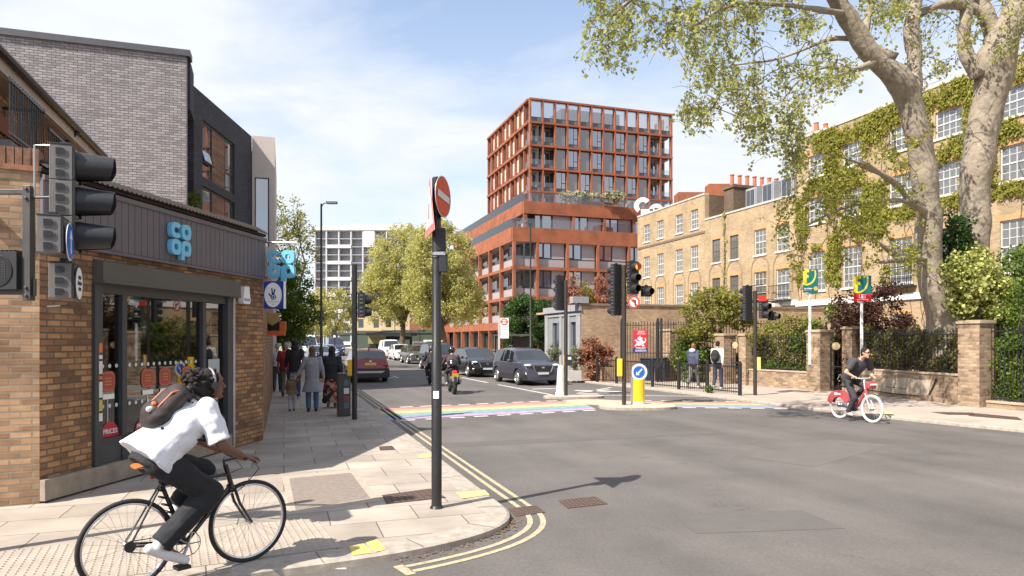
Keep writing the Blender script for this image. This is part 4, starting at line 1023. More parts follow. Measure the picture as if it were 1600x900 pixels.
# ================================================================ street furniture
def Dplate(mb, M, w=.075, h=.062, mi=0, t=.004):
    pts = [(-w / 2, -h / 2), (w * .1, -h / 2)] + [(w * .1 + h / 2 * math.sin(a), -h / 2 * math.cos(a)) for a in [PI * k / 8 for k in range(1, 8)]] + [(w * .1, h / 2), (-w / 2, h / 2)]
    mb.plate(pts, -t, 0, mi, M=M)
lampmat = {'off': mat('dark_lens', (.02, .018, .018), .25)}
amber = mat('lit_red_lamp', (1.0, .16, .02), .4, emit=2.2, var=0)
def head(parent, n=3, lit=None, k=1.0, name='signal_head', visor=.22, side=1, hmat=None, loc=(0, 0, 0), rz=0, detail=False):
    """signal head, lamps facing local -y; z=0 at its top, hangs down"""
    hm = hmat or blackm
    mb = MB(); w, d, h = .29 * k, .17 * k, .305 * k
    for i in range(n):
        z1 = -i * h; z0 = z1 - h + .006
        mb.bx(-w / 2, w / 2, -d / 2, d / 2, z0, z1, 0)
        if detail:
            for sgn in (-1, 1):
                for q in range(3):
                    Mx = Matrix.Translation((sgn * (w / 2), 0.0, z1 - h * (.19 + .31 * q))) @ Matrix.Rotation(R(90) * sgn, 4, 'Z')
                    Dplate(mb, Mx, .090 * k, .074 * k, 0, .006); Dplate(mb, Mx, .074 * k, .058 * k, 1, .0095)  # raised dark plate in place of a recess, its shade put into the colour
                mb.bx(sgn * w / 2 - .012 * (sgn > 0) - .0, sgn * w / 2 + .012 * (sgn < 0), -d / 2 - .02, -d / 2, z0 + .01, z1 - .01, 1)
        else:
            for sgn in (-1, 1):
                for q in range(3): mb.box((sgn * (w / 2 + .006), 0, z1 - h * (.19 + .31 * q)), (.014, d * .42, h * .13), 2)
    mb.bx(-w / 2 - .004, w / 2 + .004, -d / 2 - .002, d / 2 + .002, -.002, .012, 1); mb.bx(-.03, .03, -.03, .03, .01, .05, 1)
    ho = mb.build(name, [hm, black, mat('charcoal_edge', (.085, .082, .08), .5)], parent, loc=loc); ho.rotation_euler = (0, 0, rz)
    if detail: b = ho.modifiers.new('b', 'BEVEL'); b.width = .004; b.limit_method = 'ANGLE'
    for i in range(n):
        zc = -i * h - h / 2
        vb = MB(); r0, r1 = .128 * k, .100 * k; m_ = 20; vs = []; L = visor
        for j, (rr, y) in enumerate(((r0, -d / 2), (r0 * .98, -d / 2 - L * .2), (r1 * 1.02, -d / 2 - L), (r1 * .95, -d / 2 - L), (r0 * .9, -d / 2 - .01))):
            for q in range(m_):
                a = R(-75) + R(330) * q / (m_ - 1); vs.append((rr * math.cos(a), y + (0 if j in (0, 4) else (.10 * L * max(0, -math.sin(a)))), zc + rr * math.sin(a)))
        vb.add(vs, [(j * m_ + q, j * m_ + q + 1, (j + 1) * m_ + q + 1, (j + 1) * m_ + q) for j in range(4) for q in range(m_ - 1)])
        vb.build('visor', blackm, ho, smooth=True)
        lb_ = MB(); lb_.lathe([(.001, .02), (.06 * k, .016), (.105 * k, 0)], 18, M=Matrix.Translation((0, -d / 2 - .004, zc)) @ Matrix.Rotation(R(90), 4, 'X'))
        lb_.build('lens', amber if lit == i else lampmat['off'], ho, smooth=True)
    return ho
def discsign(parent, r, loc, rz, face, name='round_sign', tilt=0):
    """flat round sign facing local -y; face = list of (radius, material) outside in"""
    mb = MB()
    mats_ = []
    for i, (rr, m_) in enumerate(face):
        mb.lathe([(rr, -.0), (rr, .004 + .0015 * i)], 36, mi=i, M=Matrix.Rotation(R(90), 4, 'X')); mats_.append(m_)
    mb.lathe([(r, -.006), (r, -.0005)], 36, mi=len(face), M=Matrix.Rotation(R(90), 4, 'X')); mats_.append(black)
    o = mb.build(name, mats_, parent, loc=loc); o.rotation_euler = (0, tilt, rz); return o
# ---- near signals on the bracket at the left edge
SG = thing('traffic_signal', 'large black traffic signal with long hooded lamps in front of the corner shop', 'traffic light', (-4.78, 6.0, PV))
p0 = Vector((-4.78, 6.0, PV))
def lw(v): return Vector(v) - p0
mb = MB(); mb.tube([(0, 0, -.1), (0, 0, 3.5)], .06, 14); mb.ell((0, 0, 3.5), (.062, .062, .03)); mb.build('pole', black, SG, smooth=True)
def U6(u, v, Y=6.0): return at(u, v, Y) - p0
mb = MB()
a = U6(45, 300); c = U6(45, 457)
mb.bx(0, a.x, -.02, .02, a.z - .022, a.z + .022); mb.bx(0, c.x, -.02, .02, c.z - .02, c.z + .02); mb.bx(a.x - .034, a.x + .034, -.034, .034, c.z - .07, a.z + .05)
for z in (a.z + .02, a.z - .06, c.z - .03, c.z + .04): mb.tube([(a.x, -.036, z), (a.x, -.05, z)], .014, 8)
mb.tube([(a.x + .03, 0, a.z - .05), U6(84, 308)], .012, 8); mb.tube([(a.x + .05, 0, c.z - .03), (a.x + .05, 0, c.z + .12)], .016, 8)
mb.tube([U6(74, 480), U6(110, 478)], .014, 6)
mb.build('bracket', charcoal, SG, bev=.004)
mb = MB(); mb.tube([U6(54, 308), U6(54, 227), U6(88, 227)], .009, 8); mb.build('conduit', steel, SG)
warm = mat('grey_signal_shell', (.145, .135, .128), .45, var=.15, scale=6)
th = R(112)
hA_ = head(SG, 3, None, 1.0, visor=.30, hmat=warm, loc=tuple(U6(101, 232, 6.05)), rz=th, detail=True)
h2 = head(SG, 1, None, 1.0, visor=.02, hmat=warm, loc=tuple(U6(83, 341, 5.75)), rz=th, detail=True, name='sign_box')
h3 = head(SG, 1, None, 1.0, visor=.02, hmat=warm, loc=tuple(U6(100, 413, 6.0)), rz=th, detail=True, name='sign_box')
for hh in (h2, h3):
    for c_ in kids(hh): bpy.data.objects.remove(c_)
s1_ = discsign(SG, .155, tuple(U6(109, 378, 5.75)), R(113), [(.155, white), (.147, bluep)])
mb = MB(); mb.bx(-.012, .012, -.012, -.008, -.10, .03); mb.plate([(-.05, .02), (.05, .02), (0, .10)], -.012, -.008); mb.build('arrow', white, s1_)
s2_ = discsign(SG, .150, tuple(U6(123, 443, 6.0)), R(112), [(.150, black), (.138, white)])
mb = MB()
for z, w in ((.05, .05), (.0, .07), (-.05, .04)): mb.bx(-w, w, -.012, -.008, z - .014, z + .014)
mb.build('marking', black, s2_)
# box at the very edge, seen from behind
hb = MB(); q = U6(4, 424); hb.bx(q.x - .18, q.x + .17, -.07, .06, q.z - .16, q.z + .165, 0)
for k in range(9): hb.bx(q.x - .16 + k * .036, q.x - .145 + k * .036, -.06, .05, q.z + .165, q.z + .18, 0)
hb.ring(.13, .008, 28, 6, 0, M=Matrix.Translation((q.x, -.072, q.z))); hb.lathe([(.12, 0), (.12, .004)], 28, 1, M=Matrix.Translation((q.x, -.07, q.z)) @ Matrix.Rotation(R(90), 4, 'X'))
for k in range(8):
    hb.bx(q.x - .08 + k * .022, q.x - .077 + k * .022, -.0765, -.0735, q.z - .07, q.z + .07, 2); hb.bx(q.x - .08, q.x + .08, -.0768, -.0738, q.z - .075 + k * .021, q.z - .072 + k * .021, 2)
hb.build('pedestrian_signal', [blackm, lampmat['off'], charcoal], SG)
# second off-frame signal pole shadow comes from this pole too
# ---- no entry post
ne = thing('no_entry_sign', 'tall black post with round red no entry sign at the rounded kerb', 'road sign', (-.84, 7.70, PV)); ne.scale = (1.028,) * 3
mb = MB(); mb.tube([(0, 0, -.05), (0, 0, 1.75), (0, 0, 1.76), (0, 0, 3.57)], [.056, .056, .049, .049], 18); mb.ell((0, 0, 3.57), (.05, .05, .02)); mb.lathe([(.075, 0), (.06, .03)], 18)
mb.build('pole', black, ne, smooth=True)
d_ = discsign(ne, .222, (.075, -.06, 3.36), R(74), [(.222, mat('sign_grey_rim', (.5, .5, .5), .5)), (.212, mat('no_entry_red', (.60, .045, .022), .35, var=.06))], tilt=R(7))
mb = MB(); mb.bx(-.165, .165, -.011, -.0085, -.036, .036); mb.build('white_bar', mat('reflective_white', (.62, .62, .58), .4), d_)
tr = MB(); M_ = Matrix.Translation((-.065, -.09, 3.23)) @ Matrix.Rotation(R(105), 4, 'Z')
hgt = .60; tri = [(-.35, -.28), (.35, -.28), (0, .33)]
tr.plate(tri, -.004, .004, 0, M=M_); tr.plate([(p[0] * .72, p[1] * .72 - .0) for p in tri], .004, .007, 1, M=M_); tr.plate([(p[0] * .72, p[1] * .72) for p in tri], -.007, -.004, 1, M=M_)
tr.bx(-.03, .03, -.008, .008, -.12, .05, 2, M=M_)
tr.build('triangle_sign', [mat('triangle_red', (.75, .2, .17), .4), mat('triangle_white', (.7, .68, .66), .4), black], ne)
mb = MB(); mb.bx(.0, .10, -.05, .05, 2.78, 3.03); mb.bx(.03, .12, -.05, .03, 2.55, 2.75); mb.lathe([(.056, 2.70), (.056, 2.725)], 14); mb.build('bracket_box', blackm, ne, bev=.012)
mb = MB(); mb.lathe([(.0515, 2.74), (.0515, 2.765)], 16); mb.bx(-.01, .10, -.058, -.045, 2.735, 2.77); mb.build('clamp', steel, ne)
mb = MB(); mb.bx(-.03, .03, -.060, -.052, 1.19, 1.27); mb.build('sticker', white, ne)
mb = MB(); mb.add([(.115, -.055, 3.09), (.145, -.055, 3.09), (.13, -.055, 3.03)], [(0, 1, 2)]); mb.build('tag', white, ne)
# ---- pole with small signal by the kerb, left
lp = thing('signal_post', 'plain black post with a small signal head and cable loop at the shaded kerb', 'traffic light', (-3.69, 16.2, PV))
mb = MB(); mb.tube([(0, 0, -.05), (0, 0, 3.63)], .062, 14); mb.build('pole', black, lp, smooth=True)
head(lp, 2, None, .95, visor=.16, loc=(.14, .1, 2.96), rz=R(100))
mb = MB(); mb.tube([(0, 0, 3.3), (-.12, 0, 3.22), (-.2, 0, 3.05), (-.17, 0, 2.94), (-.05, 0, 2.92)], .010, 6); mb.build('cable_loop', black, lp)
mb = MB(); mb.bx(-.16, -.05, -.05, .06, 1.02, 1.4); mb.build('push_button_box', mat('button_yellow', (.75, .42, .02), .4), lp, bev=.02)
uc = thing('utility_cabinet', 'dark upright box with stickers between the post and the woman in black', 'cabinet', (-4.15, 17.0, PV), FRZ)
mb = MB(); mb.bx(-.14, .16, -.2, .2, 0, 1.05); mb.build('box', charcoal, uc, bev=.02)
mb = MB()
for k, (z, c_) in enumerate(((.75, 0), (.55, 1), (.36, 0), (.2, 2))): mb.bx(.0, .12, -.204, -.2, z, z + .14, k % 3)
mb.build('stickers', [mat('sticker_teal', (.08, .14, .15), .5), mat('sticker_white', (.6, .6, .58), .5), mat('sticker_red', (.22, .06, .05), .5)], uc)
# ---- lamp posts
def lamppost(loc, H, label, group=None, arm=1, rz=0):
    o = thing('street_lamp', label, 'street lamp', loc, rz, group)
    mb = MB(); mb.tube([(0, 0, -.05), (0, 0, 1.4), (0, 0, 1.45), (0, 0, H)], [.10, .10, .065, .045], 12); mb.build('pole', black, o, smooth=True)
    mb = MB(); mb.tube([(0, 0, H - .15), (.15 * arm, 0, H + .02), (.45 * arm, 0, H + .05)], .03, 8); mb.build('arm', black, o)
    mb = MB(); mb.bx(min(.3 * arm, .95 * arm), max(.3 * arm, .95 * arm), -.12, .12, H + .0, H + .1); mb.bx(min(.4 * arm, .9 * arm), max(.4 * arm, .9 * arm), -.09, .09, H - .02, H, 1); mb.build('lantern', [mat('lantern_grey', (.12, .12, .12), .5), white], o, bev=.02)
    return o
lamppost(tuple(at(502, 530, 33) * 1 + Vector((0, 0, -1.83))), 8.3, 'tall black street lamp on the shaded left pavement', arm=.8)
lamppost((at(829, 530, 46).x, 46, PV), 9.6, 'tall dark street lamp in front of the rust framed block', arm=-1, rz=0)
lamppost((at(617, 530, 105).x, 105, PV), 8.0, 'distant street lamp among the plane trees up the street')
# ---- signal poles on the islands
def sigpole(loc, H, label):
    o = thing('traffic_signal', label, 'traffic light', loc)
    mb = MB(); mb.tube([(0, 0, -.05), (0, 0, H)], .062, 14); mb.build('pole', mat('brown_black_pole', (.035, .03, .028), .4), o, smooth=True); return o
s = sigpole((1.80, 23.1, PV), 3.85, 'traffic signal seen from behind on the far small island beside the grey car')
head(s, 4, None, .95, visor=.2, loc=(-.20, .12, 4.0), rz=R(205)); 
for c_ in kids(s): pass
mb = MB(); mb.bx(.03, .20, -.12, .04, 1.0, 1.36); mb.build('push_button_box', blackm, s); mb = MB(); mb.bx(.06, .17, -.124, -.12, 1.20, 1.29); mb.build('display', mat('button_display', (.5, .55, .62), .3), s)
mb = MB(); mb.bx(-.075, -.062, -.05, .05, 1.0, 1.36); mb.build('button_back', yellow, s)
s = sigpole((3.21, 19.8, PV), 4.0, 'traffic signal with lit red lamp and no left turn disc on the nearer island')
head(s, 4, 0, 1.0, visor=.2, loc=(.26, -.05, 4.08), rz=R(22)) if False else None
hB_ = head(s, 3, 0, 1.0, visor=.2, loc=(.24, -.08, 4.08), rz=R(24))
hA2 = head(s, 5, None, .96, visor=.2, loc=(-.21, .1, 4.02), rz=R(214))
hC_ = head(s, 1, None, .95, visor=.16, loc=(.62, -.1, 3.38), rz=R(30))
d_ = discsign(s, .185, (.24, -.22, 2.93), R(14), [(.185, mat('sign_grey_rim', (.5, .5, .5), .5)), (.18, redp), (.135, white)])
mb = MB(); mb.bx(.02, .055, -.014, -.0105, -.10, .03); mb.bx(-.03, .055, -.014, -.0105, .03, .06); mb.plate([(-.08, .045), (-.02, .0), (-.02, .09)], -.014, -.0105); mb.build('turn_arrow', black, d_)
mb = MB(); Mx = Matrix.Rotation(R(45), 4, 'Y'); mb.bx(-.15, .15, -.016, -.0142, -.014, .014, M=Mx); mb.build('slash', redp, d_)
mb = MB(); mb.bx(-.20, -.06, -.1, .03, .82, 1.32); mb.build('push_button_box', yellow, s, bev=.015)
s = sigpole((8.16, 23.2, PV), 3.5, 'traffic signal on the far pavement at the end of the guard rail')
head(s, 4, None, .95, visor=.2, loc=(-.24, .05, 3.66), rz=R(205)); head(s, 2, None, .9, visor=.2, loc=(.25, -.08, 3.12), rz=R(30)); head(s, 1, None, .9, visor=.2, loc=(.56, .0, 2.78), rz=R(40))
mb = MB(); mb.bx(.12, .34, -.12, .02, 3.15, 3.34); mb.build('red_box', redp, s)
mb = MB(); mb.bx(.05, .16, -.08, .04, .85, 1.28); mb.build('push_button_box', mat('pale_yellow', (.65, .52, .2), .5), s)
# ---- bollards
bo = thing('keep_left_bollard', 'yellow bollard with blue keep left arrow disc on the nearer island', 'bollard', (3.66, 20.05, PV), R(8))
mb = MB(); mb.prism([(.19 * math.cos(a) * 1, .12 * math.sin(a)) for a in [2 * PI * k / 20 for k in range(20)]], .06, .72); mb.build('body', yellow, bo, bev=.02)
mb = MB(); mb.prism([(.21 * math.cos(a), .14 * math.sin(a)) for a in [2 * PI * k / 20 for k in range(20)]], .0, .07); mb.prism([(.205 * math.cos(a), .10 * math.sin(a)) for a in [2 * PI * k / 20 for k in range(20)]], .70, .74); mb.build('base', offwhite, bo)
mb = MB(); mb.bx(-.205, -.185, -.07, .07, .06, .8); mb.build('side_trim', white, bo)
d_ = discsign(bo, .245, (0, -.08, .93), 0, [(.245, white), (.175, bluep)], name='arrow_disc')
mb = MB(); Mx = Matrix.Rotation(R(45), 4, 'Y') ; mb.bx(-.022, .022, -.013, -.0095, -.07, .12, M=Mx); mb.plate([(-.07, -.05), (.07, -.05), (0, -.13)], -.013, -.0095, M=Mx); mb.build('arrow', white, d_)
bo = thing('plain_bollard', 'pale tapered bollard seen from the back behind the signal post on the far island', 'bollard', (1.66, 23.35, PV))
mb = MB(); mb.prism([(.20 * math.cos(a), .12 * math.sin(a)) for a in [2 * PI * k / 20 for k in range(20)]], 0, .09); mb.add([(r * math.cos(a), .6 * r * math.sin(a), z) for r, z in ((.17, .09), (.12, .9), (.08, 1.0)) for a in [2 * PI * k / 16 for k in range(16)]], [(j * 16 + k, j * 16 + (k + 1) % 16, (j + 1) * 16 + (k + 1) % 16, (j + 1) * 16 + k) for j in range(2) for k in range(16)] + [tuple(32 + k for k in range(16))]); mb.build('body', mat('pale_plastic', (.55, .53, .50), .5), bo)
# ---- guard rail
gp = [Vector(p) for p in ((3.75, 30.4, PV), (4.45, 29.4, PV), (5.55, 27.3, PV), (6.25, 25.9, PV), (6.95, 24.6, PV), (7.62, 23.1, PV))]
gr = thing('guard_rail', 'black pedestrian guard rail along the far kerb', 'railing', tuple(gp[0]))
for i, p in enumerate(gp):
    mb = MB(); mb.tube([(0, 0, 0), (0, 0, 1.02)], .062, 12); mb.lathe([(.07, 1.0), (.07, 1.06), (.045, 1.08), (.05, 1.11), (.02, 1.15)], 12); mb.build('post', black, gr, loc=tuple(p - gp[0]))
for a, c in zip(gp[:-1], gp[1:]):
    d = c - a; L = d.length; mb = MB(); railbars(mb, .09, L - .09, 0, .05, 1.0, .10, .010, n=5); o = mb.build('rail_panel', black, gr, loc=tuple(a - gp[0])); o.rotation_euler = (0, 0, math.atan2(d.y, d.x))
# ---- hanging signs at the shop corner
hs = thing('hanging_logo_sign', 'light blue rounded letter sign hanging out from the end of the shop', 'shop sign', tuple(at(440, 413, 13.0)), R(-4))
coop(hs, .258, -.05, .05)
mb = MB(); mb.tube([(-.45, 0, .42), (.3, 0, .40)], .018, 8); mb.tube([(-.1, 0, .4), (-.1, 0, .28)], .01, 6); mb.tube([(-.45, 0, -.25), (-.25, 0, -.25)], .018, 8); mb.build('bracket', steel, hs)
ls = thing('lottery_sign', 'square blue projecting sign with white oval and crossed fingers mark under the letter sign', 'shop sign', tuple(at(429, 461, 12.7)), R(-6))
navy = mat('sign_navy', (.02, .04, .26), .4)
mb = MB(); mb.bx(-.19, .19, -.04, .04, -.25, .25); mb.bx(-.26, -.19, -.01, .01, -.02, .02); mb.build('box', navy, ls); mb = MB(); mb.bx(.19, .2, -.042, .042, -.25, .25); mb.build('edge', white, ls)
mb = MB(); mb.plate([(-.165 * math.cos(a) - .01, .225 * math.sin(a)) for a in [2 * PI * k / 32 for k in range(32)]][::-1], -.046, -.04); mb.build('oval', white, ls)
mb = MB(); cap(mb, (-.015, -.049, .0), (-.03, -.049, .115), .016, .012, 8); cap(mb, (0, -.049, .0), (.03, -.049, .10), .016, .012, 8); mb.ell((.0, -.049, -.04), (.055, .004, .05), 14, 8); cap(mb, (-.05, -.049, -.02), (-.085, -.049, .02), .014, .012, 8)
for v in range(len(mb.v)): x, y, z = mb.v[v]; mb.v[v] = (x, -.049 + (y + .049) * .12, z)
mb.build('hand_mark', navy, ls)
mb = MB(); mb.ring(.028, .005, 20, 5, M=Matrix.Translation((.005, -.056, -.04))); mb.build('smile', white, ls)
t_ = text('lettering', 'THE NATIONAL LOTTERY', .030, mat('pale_red', (.55, .2, .2), .5), ls, (-.01, -.0475, -.125), ext=.0005, sx=.72); text('lettering', '18', .03, navy, ls, (-.01, -.0475, -.17), ext=.0005)
os_ = thing('projecting_shop_sign', 'black and gold projecting shop sign with an orange board below the blue one', 'shop sign', tuple(at(431, 510, 16.5)))
mb = MB(); mb.bx(-.24, .10, -.04, .04, -.10, .2, 0); mb.plate([(-.24, .32), (.10, .32), (.10, .12), (-.07, .02), (-.24, .12)], -.048, -.04, 1); mb.bx(-.24, .22, -.03, .03, -.22, -.1, 2); mb.bx(.1, .24, -.028, .028, -.1, .12, 2); mb.build('board', [black, mat('old_gold', (.42, .29, .12), .5), mat('board_orange', (.6, .14, .05), .5)], os_)
mb = MB(); mb.tube([(-.24, 0, .1), (-.6, 0, .1)], .015, 6); mb.build('bracket', black, os_)
# ---- estate agent boards
teal = mat('board_teal', (.01, .15, .17), .4, var=.04); by = mat('board_yellow', (.78, .62, .04), .4)
def board(u, v, Y, let, label, w=.58, h=.78):
    c = at(u, v, Y); o = thing('letting_board', label, 'sign board', (c.x, c.y, PV), R(3))
    z = c.z - PV
    mb = MB(); mb.bx(-.035, .035, 0, .06, .95, z + (.2 if not let else -h / 2)); mb.build('post', white, o)
    mb = MB(); mb.bx(-w / 2, w / 2, -.03, -.01, z - h / 2, z + h / 2); mb.build('panel', teal, o)
    mb = MB(); zz = z + h / 2
    mb.bx(-w / 2, -w / 2 + .13, -.034, -.03, zz - .52, zz - .0); mb.bx(-w / 2 + .13, -.06, -.0342, -.03, zz - .12, zz - .0); mb.bx(-w / 2 + .13, -.08, -.0342, -.03, zz - .32, zz - .21)
    for k in range(16):
        a = R(-118) + R(140) * k / 16; a2 = R(-118) + R(140) * (k + 1) / 16; C0 = (-.16, zz - .18)
        mb.plate([(C0[0] + r * math.cos(t) * .95, C0[1] + r * math.sin(t) * 1.08) for r, t in ((.33, a), (.385, a), (.385, a2), (.33, a2))], -.0335, -.03)
    mb.bx(.04, .1, -.0336, -.03, zz - .06, zz - .02)
    mb.build('letter_mark', by, o)
    if let:
        mb = MB(); mb.bx(-w / 2, w / 2, -.035, -.008, z - h / 2 - .24, z - h / 2 + .002); mb.build('let_strip', mat('strip_red', (.62, .02, .03), .4), o)
        text('lettering', 'LET', .17, white, o, (0, -.037, z - h / 2 - .09), ext=.001, bold=.004)
        mb = MB(); mb.bx(-.2, .2, -.038, -.035, z - h / 2 - .20, z - h / 2 - .185); mb.build('small_line', white, o)
    else:
        mb = MB(); mb.bx(-.24, .06, -.034, -.03, z - .29, z - .265); mb.bx(-.24, .0, -.034, -.03, z - .34, z - .325); mb.build('small_line', white, o)
        mb = MB(); mb.plate([(.19 + .075 * math.cos(2 * PI * k / 20), z - .28 + .075 * math.sin(2 * PI * k / 20)) for k in range(20)], -.036, -.03); mb.build('round_badge', mat('badge_amber', (.7, .4, .05), .4), o)
    return o
board(1266, 439, 25.3, False, 'teal letting board with yellow mark and round badge, left of the board that says LET', .56, .86)
board(1347, 445, 23.3, True, 'teal letting board with yellow mark over a red LET strip', .60, .62)
sa = thing('agent_board', 'red board with white griffin above a navy strip on the tall railings', 'sign board', tuple(at(1000, 533, 29.6)), R(10))
mb = MB(); mb.bx(-.31, .31, -.03, 0, -.28, .46, 0); mb.bx(-.31, .31, -.03, 0, -.48, -.28, 1); mb.build('panel', [mat('agent_red', (.65, .03, .06), .4), navy], sa)
text('lettering', 'STIRLING\nACKROYD', .105, white, sa, (0.02, -.032, -.36), ext=.001, bold=.002, sx=1.0)
text('lettering', 'SALES &\nLETTINGS', .085, white, sa, (.04, -.032, .36), ext=.001, bold=.001)
mb = MB()   # griffin: body, wing, neck, legs, tail as flat shapes
for poly in ([(-.20, -.14), (-.05, -.20), (.14, -.16), (.17, -.02), (.05, .04), (-.10, -.02)], [(.0, .0), (-.13, .10), (-.10, .16), (.0, .24), (.02, .14), (.10, .16), (.08, .06), (.13, .02)], [(-.10, -.02), (-.18, .08), (-.25, .05), (-.24, .01), (-.19, .02), (-.18, -.06)],
             [(-.20, -.14), (-.27, -.22), (-.20, -.22), (-.12, -.15)], [(.12, -.1), (.2, -.22), (.1, -.23), (.05, -.15)], [(.15, -.05), (.23, .05), (.18, .14), (.25, .12), (.27, .03), (.19, -.1)]):
    mb.plate(poly, -.034, -.0302)
mb.build('griffin', white, sa)
# ---- bus stop with shelter
bs = thing('bus_shelter', 'low bus shelter with dark advert panel beside the round dark green tree', 'bus shelter', (at(800, 0, 47).x, 47, PV), R(-8))
mb = MB(); mb.bx(-1.2, 1.4, -.7, .7, 2.1, 2.22); mb.build('roof', charcoal, bs)
for x in (-1.1, 1.3):
    mb = MB(); mb.bx(x - .04, x + .04, .5, .58, 0, 2.1); mb.build('post', charcoal, bs)
mb = MB(); mb.bx(-1.1, .1, .55, .58, .3, 2); mb.build('glass_panel', railglass, bs)
mb = MB(); mb.bx(.1, 1.35, -.1, .05, .25, 2.05); mb.build('advert_panel', mat('advert_dark', (.03, .018, .02), .4), bs)
text('lettering', 'EVRi', .40, white, bs, (.72, -.11, 1.1), ext=.002, bold=.004)
def busflag(u, v, Y, label):
    c = at(u, v, Y); o = thing('bus_stop', label, 'bus stop', (c.x - .3, Y, PV))
    mb = MB(); mb.bx(-.06, .06, -.06, .06, 0, c.z + .35); mb.build('post', mat('pole_pale', (.5, .42, .40), .5), o)
    mb = MB(); mb.bx(.06, .62, -.03, .03, c.z - .95, c.z + .35); mb.build('flag', white, o)
    d = discsign(o, .2, (.34, -.032, c.z + .1), 0, [(.22, redp), (.14, white)], name='roundel'); mb = MB(); mb.bx(-.24, .24, -.012, -.008, -.03, .03); mb.build('bar', redp, d)
    mb = MB()
    for k in range(4): mb.bx(.1, .58, -.034, -.03, c.z - .3 - k * .14, c.z - .22 - k * .14)
    mb.build('route_tiles', mat('route_grey', (.5, .5, .52), .5), o)
busflag(787, 507, 44, 'bus stop flag with red ring on a pale post by the shelter')
busflag(464, 525, 42, 'bus stop flag with red ring above the heads on the left pavement')
ap = thing('advert_stand', 'free standing framed poster case up the street behind the parked grey car', 'advert stand', (at(655, 0, 58).x, 58, PV))
mb = MB(); mb.bx(-.55, .55, -.08, .08, .2, 1.7); mb.build('case', steel, ap); mb = MB(); mb.bx(-.46, .46, -.09, -.082, .3, 1.6, 0); mb.bx(-.46, .46, -.092, -.09, 1.25, 1.4, 1); mb.build('poster', [mat('poster_dark', (.09, .06, .07), .4), redp], ap)
ub = thing('grey_utility_post', 'small grey metal utility post against the garden wall behind the red bicycle', 'utility post', tuple(gnd(1386, 618, PV)), R(-60))
mb = MB(); mb.bx(-.13, .13, -.1, .1, 0, .80); mb.bx(-.08, .06, -.106, -.1, .14, .20, 1); mb.build('body', [mat('weathered_grey', (.24, .225, .205), .8, var=.2), black], ub, bev=.01)
# far signal with green lamp, far flags
fs = thing('traffic_signal', 'distant traffic signal with green lamp up the street', 'traffic light', (at(523, 0, 75).x, 75, 0))
mb = MB(); mb.tube([(0, 0, 0), (0, 0, 2.3)], .06, 8); mb.build('pole', black, fs); mb = MB(); mb.bx(-.2, .2, -.1, .1, 2.0, 3.1); mb.build('signal_head', blackm, fs); mb = MB(); mb.lathe([(.11, 0), (.11, .02)], 12, M=Matrix.Translation((0, -.1, 2.25)) @ Matrix.Rotation(R(90), 4, 'X')); mb.build('lens', mat('lit_green', (.2, .9, .6), .4, emit=1.5), fs)
# ================================================================ garden walls, piers, railings
pier_b = yb2; cop_s = mat('pier_cap', (.36, .28, .20), .85, var=.2, scale=4, bump=.3)
def pier(u0, u1, vt, vb, label, capm=None, bm_=None, rz=R(-68)):
    c = gnd((u0 + u1) / 2, vb, PV); Y = c.y; w = (u1 - u0) / 1080 * Y * .86; H = (vb - vt) / 1080 * Y
    o = thing('brick_pier', label, 'gate pier', tuple(c), rz)
    o.location = c + Vector((0, w * .4, 0))
    mb = MB(); mb.bx(-w / 2, w / 2, -w / 2, w / 2, 0, H - .1); mb.build('shaft', bm_ or pier_b, o)
    mb = MB(); mb.bx(-w / 2 - .04, w / 2 + .04, -w / 2 - .04, w / 2 + .04, H - .1, H - .03); mb.bx(-w / 2 - .01, w / 2 + .01, -w / 2 - .01, w / 2 + .01, H - .03, H); mb.build('cap', capm or cop_s, o, bev=.01)
    return o
pP = [pier(938 + 13, 938 + 26, 532, 592, 'short pale rendered pier at the tall gate by the red leaved shrub', capm=offwhite, bm_=mat('pier_render', (.45, .38, .30), .85, var=.15)),
      pier(1037, 1069, 514, 594, 'brick pier right of the agent board behind the guard rail'), pier(1122, 1149, 521, 600, 'brick pier left of the narrow gate behind the two boys'),
      pier(1159, 1177, 521, 602, 'brick pier right of the narrow gate behind the far pavement signal'), pier(1270, 1302, 515, 611, 'brick pier under the left letting board, left of the iron gate'),
      pier(1323, 1345, 510, 613, 'brick pier under the LET board, right of the iron gate'), pier(1514, 1554, 500, 636, 'tall broad brick pier at the right end of the cracked garden wall')]
